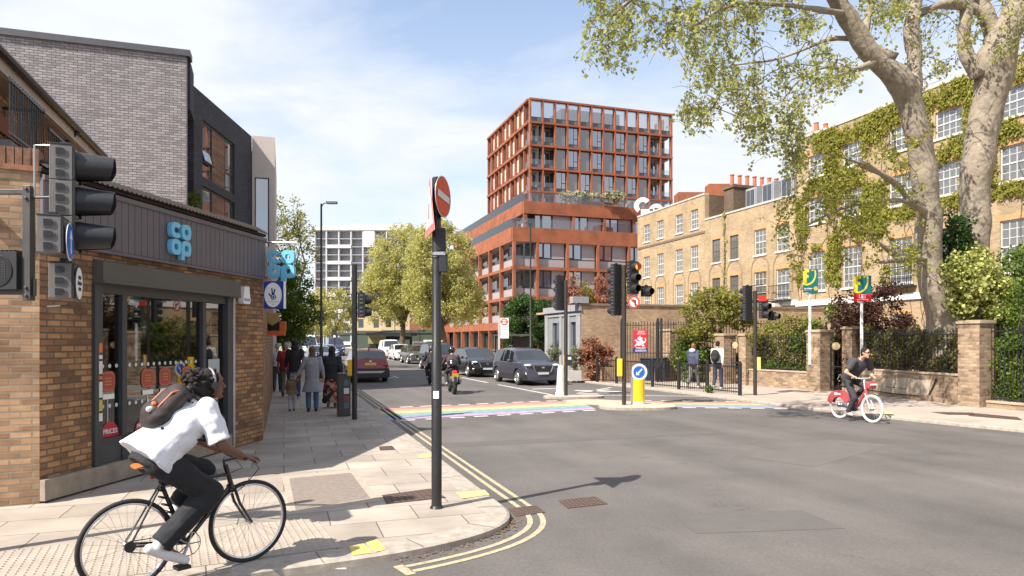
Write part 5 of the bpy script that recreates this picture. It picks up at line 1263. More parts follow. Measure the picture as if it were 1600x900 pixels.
def lowwall(a, b, h, label, rail=True, hr=1.35, bm_=None, cracked=False):
    a = Vector((a[0], a[1], PV)); b = Vector((b[0], b[1], PV)); d = b - a; L = d.length
    o = thing('garden_wall', label, 'garden wall', tuple(a), math.atan2(d.y, d.x))
    mb = MB(); mb.bx(0, L, -.12, .12, 0, h); mb.build('wall', bm_ or pier_b, o)
    mb = MB(); mb.bx(0, L, -.15, .15, h, h + .06); mb.build('coping', cop_s, o, bev=.01)
    if cracked:   # rendered patches and open cracks
        mb = MB(); mb.plate([(L * .26, .12), (L * .74, .16), (L * .76, .62), (L * .55, .66), (L * .33, .60), (L * .24, .3)], -.134, -.12, 0); mb.plate([(L * .05, h - .18), (L * .3, h - .15), (L * .32, h - .01), (L * .05, h - .01)], -.133, -.12, 0)
        mb.build('render_patch', mat('wall_render', (.40, .33, .25), .9, var=.2, scale=3, bump=.4), o)
        mb = MB()
        for poly in ([(L * .74, .2), (L * .77, .42), (L * .80, .7), (L * .815, .7), (L * .785, .42), (L * .755, .2)], [(L * .12, .15), (L * .5, .10), (L * .66, .14), (L * .5, .125), (L * .12, .17)], [(L * .36, .32), (L * .55, .30), (L * .55, .315), (L * .36, .335)]): mb.plate(poly, -.138, -.134)
        mb.build('crack', black, o)
    if rail:
        mb = MB(); railbars(mb, .06, L - .06, 0, h + .06, h + hr, .115, .010, spear=True, n=5); mb.build('railings', black, o)
    return o
W = lambda u, v: gnd(u, v, PV)
def c2(p): return (p.location.x, p.location.y)
def toward(p, q, d): p = Vector((*c2(p), 0)); q = Vector((*c2(q), 0)); r = p + (q - p).normalized() * d; return (r.x, r.y)
lowwall(toward(pP[3], pP[4], .25), toward(pP[4], pP[3], .36), .62, 'low brick garden wall with railings between the narrow gate and the iron gate')
lowwall(toward(pP[5], pP[6], .28), toward(pP[6], pP[5], .38), .82, 'cracked and patched low garden wall with black railings left of the tall broad pier', cracked=True, hr=1.25)
e6 = Vector((*c2(pP[6]), 0)); e7 = e6 + Vector((.37, -1, 0)).normalized() * 6
lowwall(toward(pP[6], pP[6], 0) if False else (e6.x + .13, e6.y - .36), (e7.x, e7.y), .14, 'very low kerb wall with railings right of the tall broad pier', hr=2.0)
lowwall(toward(pP[1], pP[2], .36), toward(pP[2], pP[1], .3), .72, 'low brick garden wall with railings behind the two boys', hr=1.3)
def gate(a, b, H, label, circle=False):
    a = Vector((a[0], a[1], PV)); b = Vector((b[0], b[1], PV)); d = b - a; L = d.length
    o = thing('iron_gate', label, 'gate', tuple(a), math.atan2(d.y, d.x))
    mb = MB(); mb.bx(0, .04, -.02, .02, 0, H); mb.bx(L - .04, L, -.02, .02, 0, H); mb.build('frame', black, o)
    mb = MB(); railbars(mb, .06, L - .06, 0, .05, H, .10, .009, spear=not circle, n=5, mid=H * .5)
    mb.build('bars', black, o)
    if circle:
        mb = MB(); mb.ring(L / 2, .018, 16, 6, M=Matrix.Translation((L / 2, 0, H - .02)), a0=0, a1=PI); mb.build('arch_top', black, o)
        mb = MB(); mb.lathe([(.14, -.01), (.14, .01)], 18, M=Matrix.Translation((L / 2, -.04, H - .12)) @ Matrix.Rotation(R(90), 4, 'X')); mb.build('number_disc', mat('brass_disc', (.45, .33, .2), .5), o)
gate(toward(pP[2], pP[3], .26), toward(pP[3], pP[2], .22), 1.75, 'narrow black iron gate between two brick piers behind the far signal', circle=True)
gate(toward(pP[4], pP[5], .32), toward(pP[5], pP[4], .26), 1.75, 'black iron gate with round number plate between the two board posts', circle=True)
# tall railings with gate behind the agent board
ta = Vector((4.95, 31.2, PV)); tb = Vector((7.1, 30.3, PV))
o = thing('tall_railings', 'tall black spear topped railings and gate carrying the red agent board', 'railing', tuple(ta), math.atan2(tb.y - ta.y, tb.x - ta.x)); L = (tb - ta).length
mb = MB(); railbars(mb, 0, L, 0, .1, 2.55, .125, .012, spear=True, mid=1.25); mb.build('bars', black, o)
for x in (0, .12, 1.62, 1.78):
    mb = MB(); mb.bx(x - .05, x + .05, -.05, .05, 0, 2.72); mb.ell((x, 0, 2.76), (.05, .05, .06), 8, 6); mb.build('post', black, o)
ta2 = Vector((7.35, 32.5, PV)); tb2 = Vector((11.8, 29.2, PV))
o = thing('garden_railings', 'tall black railings in the garden behind the small tree', 'railing', tuple(ta2), math.atan2(tb2.y - ta2.y, tb2.x - ta2.x)); L = (tb2 - ta2).length
mb = MB(); railbars(mb, 0, L, 0, .1, 2.6, .125, .012, spear=True, mid=1.25); mb.build('bars', black, o)
# dark gate boards and bins seen through the bars
bn = thing('wheelie_bin', 'dark blue black wheelie bins behind the tall railings', 'bin', (6.2, 31.6, PV), R(-20))
mb = MB(); mb.add([(-.24, -.28, .05), (.24, -.28, .05), (.24, .26, .05), (-.24, .26, .05), (-.29, -.36, .98), (.29, -.36, .98), (.29, .34, .98), (-.29, .34, .98)], [(0, 3, 2, 1), (4, 5, 6, 7), (0, 1, 5, 4), (1, 2, 6, 5), (2, 3, 7, 6), (3, 0, 4, 7)]); mb.build('body', mat('bin_blue', (.02, .035, .06), .5), bn, bev=.02)
mb = MB(); mb.bx(-.31, .31, -.4, .38, .98, 1.06); mb.build('lid', charcoal, bn, bev=.02)
bn['label'] = 'dark wheelie bin behind the tall railings, left of the other one'
copytree(bn, loc=(6.75, 31.4, PV), rz=R(-15), label='dark wheelie bin behind the tall railings, nearer the brick pier')
# ================================================================ single storey annexe with brick flank
AN = Vector((3.2, 32.0, PV))
an = thing('annexe', 'single storey annexe with patchy brick flank and grey stucco front', 'building', tuple(AN), FRZ)
mb = MB(); mb.bx(0, 14, 0, .3, 0, 3.45); mb.bx(0, 14, .3, 6, 3.2, 3.3); mb.build('flank_wall', brick('patchy_brick', (.46, .31, .19), (.33, .21, .13), (.33, .25, .17), tint=.3, dark=.2), an)
mb = MB(); mb.bx(-.05, 14, -.05, .4, 3.45, 3.55); mb.build('coping', mat('old_coping', (.2, .15, .11), .9), an)
ML = Matrix.Rotation(R(-90), 4, 'Z')
mb = MB()
facade(mb2 := MB(), -4.6, 0, 0, 3.45, [(-1.25, -.55, .5, 2.7), (-3.6, -2.7, .6, 2.7)], 0, .2)
mb2.v = [tuple(ML @ Vector(p)) for p in mb2.v]; mb2.build('stucco_front', mat('grey_stucco', (.20, .21, .225), .8, var=.1), an)
mb = MB()
for a, b in ((-.5, -.05), (-1.75, -1.3), (-2.6, -2.3), (-4.6, -4.15)): mb.bx(a, b, -.04, -.002, 0, 3.2, M=ML)
mb.bx(-4.65, .05, -.12, -.002, 3.2, 3.5, M=ML); mb.bx(-4.6, 0.0, -.05, -.002, 3.0, 3.1, M=ML); mb.bx(-.45, .35, -.1, .3, 3.55, 3.85); mb.build('white_trim', mat('shaded_white', (.27, .27, .28), .7), an)  # white trim greyed: the shade on this front is put into its colour
mb = MB(); mb.bx(-1.25, -.55, .12, .16, .5, 2.7, M=ML); mb.bx(-3.6, -2.7, .12, .16, .6, 2.7, M=ML); mb.build('pane', darkglass, an)
mb = MB(); mb.bx(.35, 1.9, -1.6, -.32, 0, .62); o = mb.build('low_wall', brick('patchy_brick_b', (.40, .26, .15), (.30, .185, .105), (.27, .2, .13), tint=.3, dark=.2), an)
# house with eaves and balconies above the shop, left edge
hw = Vector((.3134, -.9496, 0)); A0 = Vector((-8.36, 14.0, 0))
ev = thing('flat_with_eaves', 'brick flat with deep white eaves and black balconies above the shop at upper left', 'house', tuple(A0), math.atan2(-hw.y * -1, -hw.x * -1) if False else math.atan2(hw.y, hw.x) + PI)
# local x runs away (-hw) ; front (-y) faces the road
mb = MB(); mb.bx(-5.6, -.3, .25, 3.6, 0, 5.45); mb.build('wall', sbk, ev)
mb = MB(); mb.bx(-5.7, .0, -.04, 0, 5.46, 5.70); mb.bx(-5.7, .0, .0, .25, 5.45, 5.50); mb.build('fascia_and_soffit', mat('cream_fascia', (.42, .36, .30), .6), ev)
mb = MB(); mb.add([(-5.7, -.12, 5.72), (.05, -.12, 5.72), (.05, 3.6, 6.6), (-5.7, 3.6, 6.6), (-5.7, -.12, 5.64), (.05, -.12, 5.64), (.05, 3.6, 6.5), (-5.7, 3.6, 6.5)], [(0, 1, 2, 3), (4, 7, 6, 5), (0, 4, 5, 1), (1, 5, 6, 2)]); mb.build('roof', mat('dark_roof', (.04, .035, .035), .8), ev)
mb = MB(); mb.tube([(-5.7, -.10, 5.66), (.02, -.10, 5.66)], .055, 8); mb.tube([(-1.9, -.1, 5.62), (-1.9, .1, 5.42), (-1.9, .45, 5.35), (-1.9, .5, 5.2), (-1.9, .5, 3.9)], .035, 8); mb.build('gutter', black, ev)
mb = MB(); mb.bx(-5.6, -.3, .20, .249, 4.85, 5.1); mb.build('red_band', mat('orange_brick', (.26, .09, .035), .8, var=.2), ev)
for x0, x1, z in ((-4.05, -2.3, 4.32), (-5.6, -4.3, 4.5)):
    b_ = MB(); railbars(b_, x0, x1, -.25, z, z + .78, .09, .010, n=5); M2 = Matrix.Rotation(R(90), 4, 'Z')
    railbars(b_, -.25, .5, -x1, z, z + .78, .09, .010, n=5, M=M2); b_.bx(x0, x1, -.25, .5, z - .12, z - .02); b_.build('balcony', black, ev)
mb = MB(); mb.bx(-2.1, -1.5, .2, .248, 3.9, 4.8); mb.build('window', white, ev); mb = MB(); mb.bx(-2.05, -1.55, .18, .2, 3.95, 4.75); mb.build('pane', darkglass, ev)
# far buildings closing the street
def simplebld(u0, u1, vt, Y, m_, label, wins=True, D=8, rows=3):
    x0, x1 = at(u0, 0, Y).x, at(u1, 0, Y).x; z = at(0, vt, Y).z
    o = thing('street_building', label, 'building', (x0, Y, 0)); W_ = x1 - x0
    ops = []; n = max(2, int(W_ / 2.2))
    if wins:
        for r_ in range(rows):
            for k in range(n): xx = W_ * (k + .5) / n; zz = 3.9 + r_ * 2.8; (zz + 1.5 < z) and ops.append((xx - .45, xx + .45, zz, zz + 1.5))
    mb = MB(); facade(mb, 0, W_, 0, z, ops, 0, .15); mb.quad((0, 0, 0), (0, D, 0), (0, D, z), (0, 0, z)); mb.quad((W_, 0, 0), (W_, D, 0), (W_, D, z), (W_, 0, z)); mb.quad((0, .15, z), (W_, .15, z), (W_, D, z), (0, D, z)); mb.build('wall', m_, o)
    if ops:
        mb = MB()
        for a, b, c, d in ops: mb.bx(a, b, .1, .13, c, d)
        mb.build('window_panes', darkglass, o)
    mb = MB(); mb.bx(.2, W_ - .2, -.1, -.01, .4, 2.9); mb.bx(0, W_, -.25, -.01, 2.9, 3.4); mb.build('shopfront', mat('shopfront_green', (.05, .07, .05), .5), o); return o
cream = brick('cream_far_brick', (.50, .40, .24), (.44, .34, .19), (.4, .33, .22), tint=.1, dark=.15)
simplebld(552, 600, 462, 118, cream, 'cream brick shops at the far end of the street')
simplebld(596, 640, 470, 112, cream, 'paler brick house beside the black canopy at the far end')
simplebld(640, 700, 500, 108, mat('far_red_brick', (.22, .09, .05), .9), 'low dark red brick building behind the plane tree trunks', rows=1)
simplebld(505, 552, 498, 150, mat('far_white', (.5, .5, .5), .8), 'low white building at the far end of the street', rows=1)
simplebld(430, 505, 505, 160, mat('far_white2', (.42, .40, .38), .8), 'low greyish building at the far end beyond the left trees', rows=1)
cn = thing('canopy_building', 'dark canopied pavilion with olive panels at the far end of the street', 'building', (at(575, 0, 100).x, 100, 0))
mb = MB(); mb.bx(0, 6.4, -1.5, 5, 2.45, 2.9); mb.add([(1, -1.5, 2.9), (5.5, -1.5, 3.3), (5.5, 3, 3.3), (1, 3, 2.9)], [(0, 1, 2, 3)]); mb.build('canopy', black, cn)
mb = MB(); mb.bx(0, 2.6, 0, .2, 1.3, 2.4, 0); mb.bx(3.1, 6, 0, .2, .8, 1.9, 1); mb.bx(0, 6.2, 1, 1.2, 0, 2.4, 2); mb.build('panels', [mat('olive_panel', (.25, .24, .10), .6), mat('green_panel', (.16, .28, .20), .6), black], cn)
# ================================================================ vehicles
def lerp_prof(prof, x):
    for (x0, z0), (x1, z1) in zip(prof[:-1], prof[1:]):
        if x0 <= x <= x1: return z0 + (z1 - z0) * (x - x0) / (x1 - x0 + 1e-9)
    return prof[0][1] if x < prof[0][0] else prof[-1][1]
def car(label, loc, heading, paint, L=4.4, W=1.84, H=1.64, prof=None, belt=1.0, wr=.35, axles=(-1.32, 1.34), glass_x=(-1.75, .75), ws=(.55, 1.25), rw=(-2.15, -1.85), pillars=(-.62, .12), clad=True, plate=None, lamps='front', name='parked_car', group='cars in the street', cat='car', roofsign=False, tumble=.17):
    """x forward, front at +L/2"""
    o = thing(name, label, cat, loc, heading, group)
    prof = prof or [(-2.2, .78), (-2.17, 1.05), (-2.1, 1.12), (-1.82, 1.52), (-1.5, 1.61), (-.3, 1.65), (.35, 1.60), (.6, 1.52), (1.18, 1.10), (1.9, 1.0), (2.1, .90), (2.18, .70), (2.2, .55)]
    xs = set(np.round(np.linspace(-L / 2, L / 2, 45), 3)) | {round(p[0], 3) for p in prof}
    ra = wr + .06
    for a in axles:
        for k in range(13): xs.add(round(a + ra * math.cos(PI * k / 12), 3))
    xs |= {glass_x[0], glass_x[1], *pillars, *[p + .07 for p in pillars], *ws, *rw}
    xs = sorted(x for x in xs if -L / 2 <= x <= L / 2)
    xs = [x for i, x in enumerate(xs) if i == 0 or x - xs[i - 1] > .008]
    def bottom(x):
        z = .24
        for a in axles:
            if abs(x - a) < ra: z = max(z, wr + math.sqrt(max(0, ra * ra - (x - a) ** 2)))
        return z
    def plan(x):
        e = (abs(x) - (L / 2 - .55)) / .55
        return W / 2 * (1 - .16 * max(0, e) ** 2.2)
    rings = []
    for x in xs:
        zt = lerp_prof(prof, x); zb = bottom(x); w = plan(x); bl = min(belt + .03 * (-x / L), zt - .02)
        f = max(0, min(1, (zt - bl) / max(H - belt, .01)))
        wt = w * (.95 - tumble * f)
        zl = max(zb, min(.5, zt - .05)); zs = max(zl + .01, min(.78, bl - .03))
        ring = [(w * .94, zb), (w * 1.0, max(zb + .01, min(zl, bl - .05))), (w * 1.005, max(zb + .02, zs)), (w * .965, bl), (w * .95 * (1 - .02 * f), bl + .012), (w * .945 - (w * .945 - wt) * .9, bl + (zt - bl) * .86 if f > .1 else zt - .006), (wt * .93, zt - .012 - .02 * f), (wt * .55, zt + .008), (0, zt + .014)]
        zprev = -1; rr = []
        for (yy, zz) in ring:
            zz = max(zz, zprev + .0015) if len(rr) < 6 else zz; zprev = zz; rr.append((yy, zz))
        rings.append([(x, yy, zz) for yy, zz in rr] + [(x, -yy, zz) for yy, zz in rr[::-1][1:]])
    n = len(rings[0])
    body = MB(); gl = MB(); cl = MB()
    for i in range(len(rings) - 1):
        xm = (xs[i] + xs[i + 1]) / 2
        for j in range(n - 1):
            k = j if j < n // 2 else n - 2 - j
            q = (rings[i][j], rings[i][j + 1], rings[i + 1][j + 1], rings[i + 1][j])
            q = q[::-1]
            dest = body
            if k == 4 and glass_x[0] < xm < glass_x[1] and not any(p < xm < p + .07 for p in pillars) and lerp_prof(prof, xm) - belt > .12: dest = gl
            elif k >= 6 and (ws[0] < xm < ws[1] or rw[0] < xm < rw[1]): dest = gl
            elif k == 5 and False: dest = gl
            elif k == 0 and clad: dest = cl
            dest.add(list(q), [(0, 1, 2, 3)])
    for e, rev in ((0, False), (-1, True)):
        vs = rings[e]; f = tuple(range(n)) if rev else tuple(range(n))[::-1]; body.add(vs, [f])
    # merge so the paint shades smoothly
    def weld(mb, nm, m_):
        ob = mb.build(nm, m_, o); bm = bmesh.new(); bm.from_mesh(ob.data); bmesh.ops.remove_doubles(bm, verts=bm.verts, dist=.0008); bmesh.ops.recalc_face_normals(bm, faces=bm.faces)
        for e_ in bm.edges:
            if len(e_.link_faces) == 2 and e_.calc_face_angle(0) > R(38): e_.smooth = False
        bm.to_mesh(ob.data); bm.free(); ob.data.polygons.foreach_set('use_smooth', [True] * len(ob.data.polygons)); return ob
    weld(body, 'body', paint); weld(gl, 'windows', carglass)
    if cl.v: weld(cl, 'sill_cladding', blackm)
    ub_ = MB(); ub_.bx(-L / 2 + .25, L / 2 - .25, -W / 2 + .2, W / 2 - .2, .2, .55); ub_.build('underbody', black, o)
    for a in axles:
        for s_ in (-1, 1):
            wh = MB(); Mx = Matrix.Rotation(R(90), 4, 'X')
            wh.lathe([(wr * .62, -.105), (wr * .93, -.11), (wr, -.08), (wr, .08), (wr * .93, .11), (wr * .62, .105)], 24, M=Mx)
            wo_ = wh.build('wheel', rubber, o, smooth=True, loc=(a, s_ * (W / 2 - .12), wr))
            rm = MB(); rm.lathe([(wr * .66, 0), (wr * .62, .02), (wr * .58, .0)], 24, 0, M=Matrix.Translation((0, s_ * .105, 0)) @ Matrix.Rotation(R(-90 * s_), 4, 'X'))
            rm.lathe([(wr * .60, 0), (wr * .60, .004)], 20, 1, M=Matrix.Translation((0, s_ * .085, 0)) @ Matrix.Rotation(R(-90 * s_), 4, 'X'))
            for k in range(5):
                Ms = Matrix.Translation((0, s_ * .108, 0)) @ Matrix.Rotation(2 * PI * k / 5, 4, 'Y'); rm.bx(-.035, .035, -.012, .012, 0, wr * .62, 0, M=Ms)
            rm.build('rim', [mat('alloy', (.45, .45, .46), .3, .7), black], wo_)
    return o, rings, xs
def detail_front(o, L, W, z=.62, grille=True, plate_w=True, led=True, wide=1.0):
    x = L / 2
    if grille:
        g_ = MB(); g_.plate([(-.46 * wide, z + .17), (.46 * wide, z + .17), (.36 * wide, z - .08), (-.36 * wide, z - .08)], -.02, .012, M=Matrix.Translation((x + .0, 0, 0)) @ Matrix.Rotation(R(90), 4, 'Z')); g_.build('grille', blackm, o)
        b_ = MB()
        for sgn in (-1, 1): b_.tube([(x + .02, sgn * .47 * wide, z + .18), (x + .02, sgn * .36 * wide, z - .10)], .016, 6)
        b_.tube([(x + .02, -.37 * wide, z - .10), (x + .02, .37 * wide, z - .10)], .014, 6); b_.ell((x + .022, 0, z + .10), (.006, .08, .04)); b_.build('grille_trim', chrome, o)
    for sgn in (-1, 1):
        h_ = MB(); h_.ell((x - .14, sgn * (W / 2 - .24), z + .20), (.17, .18, .065), 14, 8); h_.build('headlight', mat('headlight_glass', (.55, .58, .6), .1, .2), o, smooth=True)
        f_ = MB(); f_.ell((x - .06, sgn * (W / 2 - .22), z - .16), (.05, .13, .08), 12, 8); f_.build('fog_lamp', mat('lamp_silver', (.6, .6, .6), .2, .4), o, smooth=True)
    lo = MB(); lo.bx(x - .14, x - .03, -W / 2 + .3, W / 2 - .3, .22, .36); lo.build('lower_bumper', blackm, o, bev=.02)
    p = MB(); p.bx(x + .01, x + .03, -.26, .26, z - .20, z - .09); p.build('number_plate', mat('plate_white', (.6, .62, .66), .4), o)
def detail_rear(o, L, W, z=.75, plate_z=.9):
    x = -L / 2
    for sgn in (-1, 1):
        h_ = MB(); h_.ell((x + .08, sgn * (W / 2 - .2), z + .08), (.12, .17, .075), 12, 8); h_.build('tail_light', mat('tail_red', (.35, .01, .01), .2), o, smooth=True)
    p = MB(); p.bx(x - .03, x - .01, -.27, .27, plate_z - .06, plate_z + .06); p.build('number_plate', mat('plate_yellow', (.75, .52, .06), .4), o)
    b_ = MB(); b_.bx(x - .04, x + .1, -W / 2 + .12, W / 2 - .12, .24, .44); b_.build('bumper', blackm, o, bev=.03)
    b_ = MB(); b_.plate([(-.7, .56), (.7, .56), (.55, .46), (-.55, .46)], -.0, .03, M=Matrix.Translation((x - .04, 0, 0)) @ Matrix.Rotation(R(90), 4, 'Z')); b_.build('skid_plate', mat('silver_trim', (.45, .45, .46), .35, .6), o)
    w_ = MB(); w_.tube([(x + .1, 0, 1.17), (x + .06, .3, 1.2)], .01, 5); w_.build('wiper', black, o)
def mirrors(o, x, y, z, m_):
    for s_ in (-1, 1):
        b_ = MB(); b_.ell((x, s_ * (y + .08), z), (.07, .11, .075), 10, 8); b_.build('wing_mirror', m_, o, smooth=True)
Hs = math.atan2(-.9496, .3134)       # towards us
def paint(name, c, metal=.3): return mat(name, c, .30, metal, var=.03, coat=.8)
gp_ = paint('graphite_paint', (.060, .058, .080)); bp_ = paint('black_paint_car', (.012, .013, .015)); rp_ = paint('wine_red_paint', (.20, .008, .018)); wp_ = paint('white_paint_car', (.62, .62, .62), 0); sp_ = paint('dark_grey_paint', (.07, .07, .07)); kp_ = paint('london_black', (.01, .012, .011)); sil = paint('silver_paint', (.35, .36, .38))
c1, rg, xs_ = car('graphite grey crossover car at the lane line, front of the queue facing us', (.55, 30.9, 0), Hs + R(3), gp_)
c1.scale = (.95,) * 3; detail_front(c1, 4.4, 1.84, .70); mirrors(c1, .62, .92, 1.08, gp_)
dv = MB(); dv.ell((-.15, .36, 1.28), (.10, .09, .12), 10, 8); dv.build('driver', skin_l, c1)
hprof = [(-2.1, .75), (-2.08, 1.0), (-1.95, 1.15), (-1.6, 1.50), (-1.2, 1.58), (0, 1.60), (.45, 1.50), (1.25, 1.05), (1.8, .92), (2.05, .78), (2.15, .55)]
c2_, _, _ = car('black people carrier behind the graphite car in the queue', (-1.95, 37.2, 0), Hs + R(2), bp_, L=4.3, W=1.84, H=1.6, prof=hprof, ws=(.35, 1.25), rw=(-2.0, -1.62), belt=.98, clad=False)
c2_.scale = (.95,) * 3; detail_front(c2_, 4.3, 1.84, .62, led=False); mirrors(c2_, .7, .92, 1.05, bp_)
tprof = [(-2.2, .8), (-2.18, 1.1), (-2.0, 1.45), (-1.7, 1.74), (-1.0, 1.82), (.1, 1.82), (.45, 1.70), (.95, 1.12), (1.7, 1.02), (2.1, .88), (2.2, .5)]
c3, _, _ = car('black taxi with yellow roof sign behind the motorcyclists', (-4.75, 44.5, 0), Hs + R(2), kp_, L=4.4, W=1.9, H=1.82, prof=tprof, ws=(.38, .95), rw=(-2.05, -1.7), belt=1.08, clad=False, cat='taxi', name='taxi')
c3.scale = (.95,) * 3; detail_front(c3, 4.4, 1.85, .66); mirrors(c3, .7, .93, 1.15, kp_)
s_ = MB(); s_.bx(-.05, .12, -.28, .28, 1.83, 1.97); s_.build('roof_sign', yellow, c3, bev=.02)
s_ = MB(); s_.bx(-1.0, -.3, -.8, .2, 1.83, 2.0); s_.build('roof_load', offwhite, c3, bev=.05)
def small(label, u, Y, p_, H_=None):
    c, _, _ = car(label, (at(u, 0, Y).x, Y, 0), Hs + R(2), p_, L=4.2, W=1.76, H=1.48, prof=[(-2.1, .7), (-2.05, 1.0), (-1.75, 1.28), (-1.2, 1.44), (-.1, 1.48), (.35, 1.40), (1.15, .98), (1.8, .86), (2.05, .70), (2.1, .5)], ws=(.28, 1.15), rw=(-1.9, -1.3), belt=.94, clad=False, axles=(-1.25, 1.28), wr=.32, tumble=.18)
    detail_front(c, 4.2, 1.76, .56); mirrors(c, .65, .88, 1.0, p_); return c
small('dark grey saloon car in the queue behind the taxi', 648, 56, sp_); small('small white car in the queue behind the dark grey saloon', 626, 65, wp_)
vprof = [(-2.2, .7), (-2.18, 1.7), (-2.0, 1.85), (.3, 1.9), (.7, 1.75), (1.3, 1.15), (1.9, 1.0), (2.2, .8), (2.25, .5)]
v_, _, _ = car('white van in the queue behind the small white car', (at(609, 0, 74).x, 74, 0), Hs + R(2), wp_, L=4.5, W=1.9, H=1.9, prof=vprof, ws=(.65, 1.3), rw=(-2.21, -2.2), belt=1.12, glass_x=(.1, .9), pillars=(.5,), clad=False, cat='van', name='van')
detail_front(v_, 4.5, 1.9, .62)
rprof = [(-2.2, .72), (-2.17, 1.02), (-2.08, 1.14), (-1.75, 1.50), (-1.55, 1.58), (-.3, 1.62), (.35, 1.58), (.6, 1.50), (1.18, 1.10), (1.9, 1.0), (2.1, .90), (2.18, .70), (2.2, .55)]
c4, _, _ = car('wine red crossover car seen from behind beside the kerb post', (-7.0, 33.0, 0), Hs + PI, rp_, prof=rprof, rw=(-2.07, -1.76), group='cars in the street')
detail_rear(c4, 4.4, 1.84); c4.scale = (.93,) * 3
mb = MB(); mb.tube([(-1.5, 0, 1.6), (-1.62, 0, 1.70)], .03, 6); mb.build('aerial', black, c4); mb = MB(); mb.plate([(-.9, .68), (.9, .68), (.92, .24), (-.92, .24)], 0, .03, M=Matrix.Translation((-2.225, 0, 0)) @ Matrix.Rotation(R(90), 4, 'Z')); 
mb.build('rear_cladding', blackm, c4, bev=.02); mb = MB(); mb.ell((-2.19, 0, 1.02), (.015, .07, .04), 10, 6); mb.build('badge', chrome, c4)
small('white car at the left kerb far up the street', 497, 52, wp_); small('silver blue car far up the street in front of a van', 510, 62, paint('silver_blue_paint', (.16, .22, .30)))
v2, _, _ = car('large white van at the left kerb far up the street', (at(478, 0, 66).x, 66, 0), Hs + R(2), wp_, L=5.5, W=2, H=2.35, prof=[(-2.7, .7), (-2.68, 2.2), (-2.5, 2.3), (.9, 2.35), (1.3, 2.15), (1.9, 1.3), (2.5, 1.1), (2.7, .9), (2.75, .5)], ws=(1.2, 1.9), rw=(-2.72, -2.7), belt=1.25, glass_x=(.9, 1.6), pillars=(1.2,), clad=False, cat='van', name='van', axles=(-1.7, 1.8)); detail_front(v2, 5.5, 2, .7)
v3, _, _ = car('dark blue van far up the street', (at(523, 0, 82).x, 82, 0), Hs + R(2), paint('navy_paint', (.03, .05, .13)), L=5.0, W=1.95, H=2.2, prof=[(-2.5, .7), (-2.48, 2.1), (.7, 2.2), (1.1, 2.0), (1.7, 1.3), (2.3, 1.1), (2.5, .5)], ws=(1.0, 1.7), rw=(-2.51, -2.5), belt=1.2, glass_x=(.7, 1.4), pillars=(1.1,), clad=False, cat='van', name='van', axles=(-1.5, 1.6)); detail_front(v3, 5.0, 1.95, .7)
